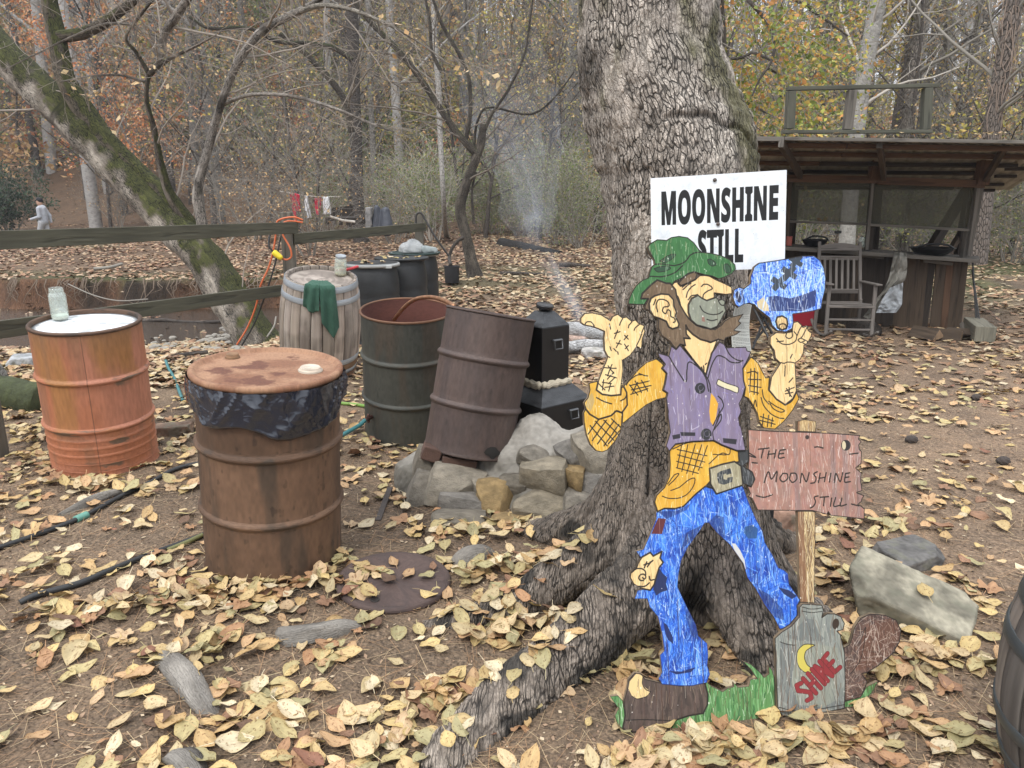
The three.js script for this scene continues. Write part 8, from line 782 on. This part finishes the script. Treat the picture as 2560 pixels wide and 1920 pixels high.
// ----- the far wood, one mass -----
{
  const r = mulb(818), TG = new GB(); tubeInto(TG, [V(0, -0.5, 0), V(0.05, 4, 0), V(-0.05, 9, 0.05), V(0.1, 15, 0), V(0.1, 22, 0.1)], [0.2, 0.17, 0.14, 0.1, 0.03], 7, { capEnd: false, uvS: 0.8 }); for (let k = 0; k < 12; k++) { const y = 5 + k * 1.3, a = k * 2.4, L = 3.4 - k * 0.16; const p = [V(0, y, 0), V(Math.cos(a) * L * 0.5, y + L * 0.3, Math.sin(a) * L * 0.5), V(Math.cos(a + 0.2) * L, y + L * 0.5, Math.sin(a + 0.2) * L)]; tubeInto(TG, p, [0.05, 0.03, 0.01], 3, { capEnd: false }); for (let j = 0; j < 3; j++) { const o = p[1].clone().lerp(p[2], j / 3); tubeInto(TG, [o, o.clone().add(V((r() - 0.5) * 2, 0.5 + r(), (r() - 0.5) * 2))], [0.018, 0.006], 3, { capEnd: false }); } }
  const LG = new GB(); for (let k = 0; k < 70; k++) { const a = r() * 6.28, b = Math.acos(2 * r() - 1), R = Math.cbrt(r()); leafInto(LG, V(Math.cos(a) * Math.sin(b) * R * 1.5, Math.cos(b) * R * 0.9, Math.sin(a) * Math.sin(b) * R * 1.5), 0.26, [1, 1, 1], r); }
  const NT = 620, NL = 5200, im = new THREE.InstancedMesh(TG.build(), M.bark, NT), il = new THREE.InstancedMesh(LG.build(), M.leafV, NL), m = new THREE.Matrix4(), q = new THREE.Quaternion(), c = new THREE.Color();
  im.name = 'distant_wood'; il.name = 'distant_foliage'; for (const o of [im, il]) { o.userData.kind = 'stuff'; o.castShadow = o.receiveShadow = true; scene.add(o); } im.userData.label = 'mass of far bare trunks on the hillside'; il.userData.label = 'russet and green foliage of the far wood';
  for (let i = 0; i < NT; i++) { const u = r() < 0.75 ? -250 + 2100 * r() : 1850 + 900 * r(), z = 50 + 90 * Math.pow(r(), 0.8) , p = at(u, 480, z); p.y = grd(p.x, p.z); q.setFromEuler(new THREE.Euler((r() - 0.5) * 0.12, r() * 6.28, (r() - 0.5) * 0.12)); const s = 0.7 + 0.6 * r(); m.compose(p, q, V(s, s, s)); im.setMatrixAt(i, m); const k = 0.6 + 0.9 * r(); im.setColorAt(i, c.setRGB(k, k * 0.98, k * 0.96)); }
  for (let i = 0; i < NL; i++) { const u = r() < 0.86 ? -250 + 2100 * r() : 1850 + 900 * r(), rightSide = u > 1800, z = 42 + 95 * r(), p = at(u, 480, z); const low = r() < 0.5; const lf = u < 420 && z < 80; let hgt = lf && r() < 0.7 ? 0.4 + 3.5 * r() : low ? 0.3 + 3 * r() : 2 + 15 * r(); if ((rightSide && hgt > 5) || (hgt > 8 && u > 950 && u < 1320 && r() < 0.6)) hgt *= 0.4; p.y = grd(p.x, p.z) + hgt; const t = r(); let col = low ? (t < 0.4 ? pickC(PAL.tan, r) : t < 0.7 ? pickC(PAL.orange, r) : pickC(PAL.green, r)) : (t < 0.55 ? pickC(PAL.tan, r) : t < 0.75 ? pickC(PAL.orange, r) : t < 0.9 ? pickC(PAL.yellow, r) : pickC(PAL.green, r)); if (u > 450 && low && r() < 0.6) col = pickC(r() < 0.5 ? PAL.green : PAL.olive, r); if (!low && u > 450 && r() < 0.35) col = pickC(PAL.olive, r); const s = 0.7 + 0.9 * r(); q.setFromEuler(new THREE.Euler(r() * 6, r() * 6, r() * 6)); m.compose(p, q, V(s, s * 0.9, s)); il.setMatrixAt(i, m); il.setColorAt(i, c.setRGB(...col)); }
}
// ---------- fallen leaves, needles, smoke ----------
function leafGeo(seed, lobed) { // about one unit long, lying along +z, edges curled up
  const r = mulb(seed), G = new GB(), fold = 0.06 + 0.22 * r(), curl = (r() - 0.35) * 0.9, tw = (r() - 0.5) * 0.6, wd = 0.22 + 0.09 * r(), rip = 0.02 + 0.04 * r(), ph = r() * 6;
  if (lobed) { const n = 30; const c = G.v(0, 0, 0.05, 0.5, 0.35); for (let i = 0; i < n; i++) { const a = i / n * 6.2832, R = 0.24 + 0.26 * Math.pow(Math.abs(Math.cos(a * 2.5)), 1.4) * (0.75 + 0.25 * Math.cos(a)) + 0.03 * (r() - 0.5), x = Math.sin(a) * R, z = Math.cos(a) * R; G.v(x, 0.28 * R * R + 0.1 * Math.sin(a * 2 + ph) * R + rip * Math.sin(a * 7), z + 0.05, x * 0.8 + 0.5, z * 0.8 + 0.5); } for (let i = 0; i < n; i++) G.i.push(c, 1 + i, 1 + (i + 1) % n); }
  else { const NV = 8, NU = 4; for (let j = 0; j <= NV; j++) for (let i = 0; i <= NU; i++) { const t = j / NV, s = i / NU * 2 - 1; const w = wd * Math.pow(Math.sin(Math.PI * Math.pow(t, 0.82)), 0.85) * (1 + 0.05 * Math.sin(t * 23 + s * 2)) + 0.003; const x = s * w, y = fold * Math.abs(s) * w * 1.6 + curl * (t - 0.5) * (t - 0.5) + rip * Math.sin(t * 9 + ph + s) * Math.abs(s) + 0.3 * w * s * s * fold; const a = tw * (t - 0.5); G.v(x * Math.cos(a) - y * Math.sin(a), x * Math.sin(a) + y * Math.cos(a), t - 0.5, s * 0.42 + 0.5, t); } for (let j = 0; j < NV; j++) for (let i = 0; i < NU; i++) { const a = j * (NU + 1) + i; G.q(a, a + NU + 1, a + NU + 2, a + 1); } }
  const z0 = lobed ? -0.28 : -0.5, y0 = lobed ? 0.03 : curl * 0.25, L = 0.22 + 0.22 * r(), b = (r() - 0.5) * 0.15; const a = [G.v(-0.01, y0, z0, 0.5, 0.1), G.v(0.01, y0, z0, 0.5, 0.1), G.v(0.008 + b, y0 + 0.02, z0 - L, 0.5, 0), G.v(-0.008 + b, y0 + 0.02, z0 - L, 0.5, 0)]; G.q(...a); return G.build(); }
{
  const LC = [[0.6, 0.44, 0.21], [0.64, 0.49, 0.28], [0.55, 0.37, 0.17], [0.5, 0.41, 0.2], [0.4, 0.35, 0.18], [0.56, 0.36, 0.19], [0.68, 0.57, 0.38], [0.6, 0.45, 0.2], [0.54, 0.43, 0.24], [0.42, 0.235, 0.12], [0.3, 0.165, 0.095], [0.58, 0.41, 0.24], [0.16, 0.092, 0.055], [0.27, 0.125, 0.075]];
  const r = mulb(31337), geos = [...Array(9)].map((_, i) => leafGeo(500 + i, i >= 7)), mats = LC.map(c => mat(c, { map: TX.leaf, rough: 0.72, side: THREE.DoubleSide, bumpMap: TX.leaf, bumpScale: 0.0008 }));
  const pick = (far, red) => { const t = r(); if (red && t < 0.3) return [5, 9, 10, 11][Math.floor(r() * 4)]; if (t < 0.86) return Math.floor(r() * 9); if (t < 0.97) return 9 + Math.floor(r() * 3); return 12 + Math.floor(r() * 2); };
  const L = []; const add = (x, z, s, y, tilt, red) => { const e = new THREE.Euler((r() - 0.5) * 2 * tilt, r() * 6.28, (r() - 0.5) * 2 * tilt, 'YXZ'); if (r() < 0.22) e.z += Math.PI; L.push({ p: V(x, y, z), e, s, g: r() < 0.93 ? Math.floor(r() * 7) : 7 + Math.floor(r() * 2), c: pick(0, red) }); const l = L[L.length - 1]; if (l.g >= 7) { l.c = [5, 9, 10, 11, 2, 9][Math.floor(r() * 6)]; l.s *= 1.15; } };
  const drums = [[onG(272, 1188), 0.3], [onG(694, 1462), 0.3], [onG(1024, 1118), 0.3]];
  const dens = (x, z) => { const n = fbm3(x * 1.5, 3, z * 1.5, 3), f = fbm3(x * 5, 8, z * 5, 2), dry = dryDirt(x, -z); return clamp((0.22 + 1.5 * sst(0.36, 0.66, n) * sst(0.25, 0.65, f)) * lerp(1, 0.55, dry)); };
  // near ground
  for (let i = 0; i < 12500; i++) { const zf = 1.35 + 6.4 * Math.pow(r(), 0.85), x = (r() * 2 - 1) * (zf * 0.72 + 0.7), z = -zf; if (r() > dens(x, z)) continue; const s = (0.042 + 0.075 * Math.pow(r(), 1.4) + (r() < 0.06 ? 0.03 : 0)) * 1.0, heap = fbm3(x * 2.2, 9, z * 2.2, 2); const pile = sst(0.5, 0.7, heap); add(x, z, s, grd(x, z) + 0.006 + 0.012 * r() + pile * 0.02 * r(), 0.16 + 0.3 * pile, 0); }
  const heap = (u0, v0, u1, v1, n, spread, hgt, tilt = 0.5) => { for (let i = 0; i < n; i++) { const t = r(), p = onG(lerp(u0, u1, t), lerp(v0, v1, t)); const x = p.x + (r() + r() - 1) * spread, z = p.z + (r() + r() - 1) * spread * 0.7; add(x, z, 0.06 + 0.045 * r(), grd(x, z) + 0.008 + hgt * r(), tilt, 0); } };
  heap(1540, 1905, 1900, 1880, 46, 0.1, 0.035); heap(1900, 1875, 2200, 1830, 28, 0.08, 0.03); heap(2180, 1700, 2420, 1640, 46, 0.2, 0.03); heap(560, 1500, 860, 1440, 50, 0.13, 0.04); heap(840, 1380, 880, 1500, 30, 0.1, 0.04); heap(1030, 1330, 1480, 1330, 60, 0.14, 0.03); heap(1150, 1450, 1400, 1400, 46, 0.13, 0.05); heap(1180, 1600, 1350, 1560, 44, 0.12, 0.04); heap(100, 1560, 560, 1480, 70, 0.2, 0.03); heap(130, 1220, 420, 1230, 46, 0.16, 0.04); heap(40, 1080, 120, 1190, 40, 0.2, 0.05); heap(420, 1700, 520, 1600, 26, 0.14, 0.05); heap(1200, 1740, 1000, 1760, 40, 0.18, 0.03); heap(2000, 1350, 2300, 1320, 40, 0.25, 0.02); heap(2150, 1640, 2080, 1560, 20, 0.1, 0.04); heap(1440, 1560, 1500, 1700, 12, 0.06, 0.02);
  // leaves caught on the roots
  for (let i = 0, n = 0; i < 900 && n < 70; i++) { const R = roots[i % 3 === 2 ? 0 : i % 2], p = R.P[3 + Math.floor(r() * (R.P.length - 4))], x = p.x + (r() - 0.5) * 0.3, z = p.z + (r() - 0.5) * 0.3; let y = 0.4; while (y > grd(x, z) && treeD(x, y, z) > 0) y -= 0.01; if (y > grd(x, z) + 0.01 && y < 0.3 && treeD(x, y + 0.06, z) > 0.03) { n++; add(x, z, 0.06 + 0.04 * r(), y + 0.016, 0.35, 0); } }
  // leaves lying on things
  const on = (x, y, z, n, R, s = 0.07) => { for (let i = 0; i < n; i++) { const a = r() * 6.28, q = Math.sqrt(r()) * R; add(x + Math.cos(a) * q, z + Math.sin(a) * q, s * (0.8 + 0.5 * r()), y + 0.008, 0.15, 0); } };
  { const q = onG(985, 1462); on(q.x, q.y + 0.025, q.z, 9, 0.2); on(q.x - 0.15, q.y + 0.03, q.z + 0.02, 12, 0.14, 0.08); } for (const [u, v, z] of [[930, 658, 8.3], [1004, 645, 8.85]]) { const q = at(u, v, z); on(q.x, q.y + 0.004, q.z, 9, 0.22, 0.075); } { const q = at(803, 690, 6.75); on(q.x - 0.1, q.y + 0.0, q.z - 0.1, 7, 0.16, 0.07); }
  for (const [u, v] of [[2230, 1490], [2290, 1530]]) { const q = onG(u, v); on(q.x, q.y + 0.115, q.z, 1, 0.03, 0.07); }
  for (let i = 0; i < 60; i++) { const u = 1890 + 660 * r(), q = at(u, lerp(332, 340, r()), 8.2 + 0.15 * r()); add(q.x, q.z, 0.06, q.y + 0.01, 0.3, 0); }
  const seen = L.map(l => { const q = proj(l.p); return { l, k: q[2] > 0.2 && q[0] > -20 && q[0] < 2580 && q[1] > -20 && q[1] < 1935 ? l.s / q[2] : 0 }; }).sort((a, b) => b.k - a.k);
  seen.slice(0, 300).forEach(({ l }) => { const m = new THREE.Mesh(geos[l.g], mats[l.c]); m.name = numbered('leaf'); m.position.copy(l.p); m.rotation.copy(l.e); m.scale.setScalar(l.s); m.castShadow = m.receiveShadow = true; ground.add(m); });
  const rest = seen.slice(300).map(x => x.l), grp = new THREE.Group(); grp.name = 'fallen_leaves'; tag(grp, 'loose litter of tan and olive fallen leaves over the yard', null, null, 'stuff'); scene.add(grp);
  const white = mat([1, 1, 1], { map: TX.leaf, rough: 0.72, side: THREE.DoubleSide }), c = new THREE.Color(), m4 = new THREE.Matrix4(), q4 = new THREE.Quaternion();
  const inst = (name, geo, list, parent, M0 = white) => { const im = new THREE.InstancedMesh(geo, M0, Math.max(1, list.length)); im.name = numbered(name); list.forEach((l, i) => { m4.compose(l.p, q4.setFromEuler(l.e), V(l.s, l.s, l.s)); im.setMatrixAt(i, m4); const k = 0.8 + 0.35 * r(), C = l.col || LC[l.c]; im.setColorAt(i, c.setRGB(C[0] * k, C[1] * k, C[2] * k)); }); im.castShadow = im.receiveShadow = true; parent.add(im); return im; };
  geos.forEach((g, k) => inst('leaf_cover', g, rest.filter(l => l.g === k), grp));
  // middle distance and far: simple bent leaves
  const FG = new GB(); { for (let j = 0; j <= 2; j++) for (let i = 0; i <= 2; i++) { const s = i - 1, t = j / 2, w = j === 1 ? 0.3 : 0.06; FG.v(s * w, 0.16 * Math.abs(s) * w + 0.2 * (t - 0.5) * (t - 0.5), t - 0.5, 0.5 + s * 0.4, t); } for (let j = 0; j < 2; j++) for (let i = 0; i < 2; i++) { const a = j * 3 + i; FG.q(a, a + 3, a + 4, a + 1); } } const fgeo = FG.build();
  const F = []; const farC = [[0.5, 0.36, 0.2], [0.56, 0.44, 0.27], [0.44, 0.29, 0.17], [0.38, 0.22, 0.13], [0.6, 0.5, 0.34], [0.3, 0.18, 0.11]];
  for (let i = 0; i < 90000; i++) { const zf = 6.2 + 36 * Math.pow(r(), 1.15), x = (r() * 2 - 1) * (zf * 0.76 + 1), z = -zf; const dry = dryDirt(x, zf), n = fbm3(x * 0.9, 6, z * 0.9, 3); const m = creekM(x, zf), cz = cliffZ(x); let d = lerp(0.35 + 1.0 * sst(0.35, 0.6, n), 0.42 * sst(0.3, 0.65, n), dry); if (m > 0.5 && zf > 11.4 && zf < 13.3 + 0.4 * Math.sin(x * 2)) d *= 0.06; if (x > 4.5 && zf > 13) d *= 0.5; if (r() > d) continue; const left = x < -1 && zf > 13; const C = farC[Math.floor(r() * farC.length)]; const k = left ? [C[0] * 0.88, C[1] * 0.8, C[2] * 0.82] : C; F.push({ p: V(x, grd(x, z) + 0.008 + 0.012 * r(), z), e: new THREE.Euler((r() - 0.5) * 0.7, r() * 6.28, (r() - 0.5) * 0.7, 'YXZ'), s: 0.065 + 0.05 * r() + zf * 0.0012, col: k }); }
  inst('leaf_cover', fgeo, F, grp);
  // pine needles and crumbs
  const N1 = [], NG = new GB(); NG.q(NG.v(-0.006, 0, -0.5), NG.v(0.006, 0, -0.5), NG.v(0.03, 0.03, 0.5), NG.v(0.02, 0.03, 0.5)); for (let i = 0; i < 9000; i++) { const zf = 1.4 + 4.6 * Math.pow(r(), 1.3), x = (r() * 2 - 1) * (zf * 0.72 + 0.5); N1.push({ p: V(x, grd(x, -zf) + 0.004 + 0.006 * r(), -zf), e: new THREE.Euler((r() - 0.5) * 0.2, r() * 6.28, (r() - 0.5) * 0.4, 'YXZ'), s: 0.06 + 0.09 * r(), col: r() < 0.6 ? [0.32, 0.19, 0.1] : [0.46, 0.34, 0.2] }); }
  const ng = new THREE.Group(); ng.name = 'pine_needles'; tag(ng, 'scattered brown pine needles and leaf crumbs on the dirt', null, null, 'stuff'); scene.add(ng); inst('needle_cover', NG.build(), N1, ng, mat([1, 1, 1], { side: THREE.DoubleSide }));
  const N2 = []; for (let i = 0; i < 16000; i++) { const zf = 1.4 + 5.6 * Math.pow(r(), 1.3), x = (r() * 2 - 1) * (zf * 0.72 + 0.5); N2.push({ p: V(x, grd(x, -zf) + 0.003, -zf), e: new THREE.Euler((r() - 0.5) * 0.8, r() * 6.28, (r() - 0.5) * 0.8, 'YXZ'), s: 0.008 + 0.018 * r() * r(), col: r() < 0.5 ? [0.1, 0.066, 0.045] : r() < 0.7 ? [0.3, 0.2, 0.13] : [0.48, 0.38, 0.26] }); } inst('crumb_cover', fgeo, N2, ng, mat([1, 1, 1], { side: THREE.DoubleSide }));
}
// thin wood smoke rising from the fire pit and the charred log
{
  const wisp = tex(256, 512, (u, v) => { const n = fb2(u + 0.2 * fb2(u, v, 3, 3, 2, 5), v, 3, 2, 3, 17); const end = sst(0.0, 0.08, v) * (1 - sst(0.55, 1.0, v)); const a = sst(0.25, 0.85, n) * end; return [a, a, a]; }, false); wisp.wrapT = THREE.ClampToEdgeWrapping;
  const plume = (label, pts, n, op) => { const t = thing('smoke_plume', label, 'smoke', at(pts[0][0], pts[0][1], pts[0][2])); t.userData.kind = 'stuff'; for (let k = 1; k <= n; k++) { const [p, q] = stemPts(pts.map(([u, v, z, w]) => [u + w * 0.12 * Math.sin(k * 2.1 + v * 0.01), v, z, w * k / n]), 30); const G = new GB(); tubeInto(G, p, q, 24, { capEnd: false, wob: 0.5 }); const U = G.u, N = 25; for (let i = 0; i < U.length / 2; i++) { U[2 * i] = (i % N) / 24 + k * 0.37; U[2 * i + 1] = Math.floor(i / N) / 30; } const m = part('smoke_wisp', G.build(), mat([0.72, 0.8, 0.95], { rough: 1, transparent: true, opacity: op, alphaMap: wisp, side: THREE.DoubleSide, depthWrite: false }), t); m.castShadow = false; } };
  plume('thin blue smoke rising from the charred log at the path end', [[1352, 632, 20, 60], [1338, 585, 20, 95], [1332, 520, 20, 130], [1322, 430, 19.8, 130], [1300, 340, 19.6, 190], [1270, 240, 19.4, 250], [1240, 120, 19.2, 320], [1220, 20, 19, 380]], 6, 0.075);
  plume('faint smoke drifting from the fire pit behind the stove', [[1470, 862, 6.5, 30], [1452, 800, 6.6, 40], [1425, 740, 6.8, 60], [1396, 690, 7.0, 70], [1370, 640, 7.2, 90], [1340, 580, 7.4, 110]], 4, 0.05);
}
renderer.render(scene, camera);
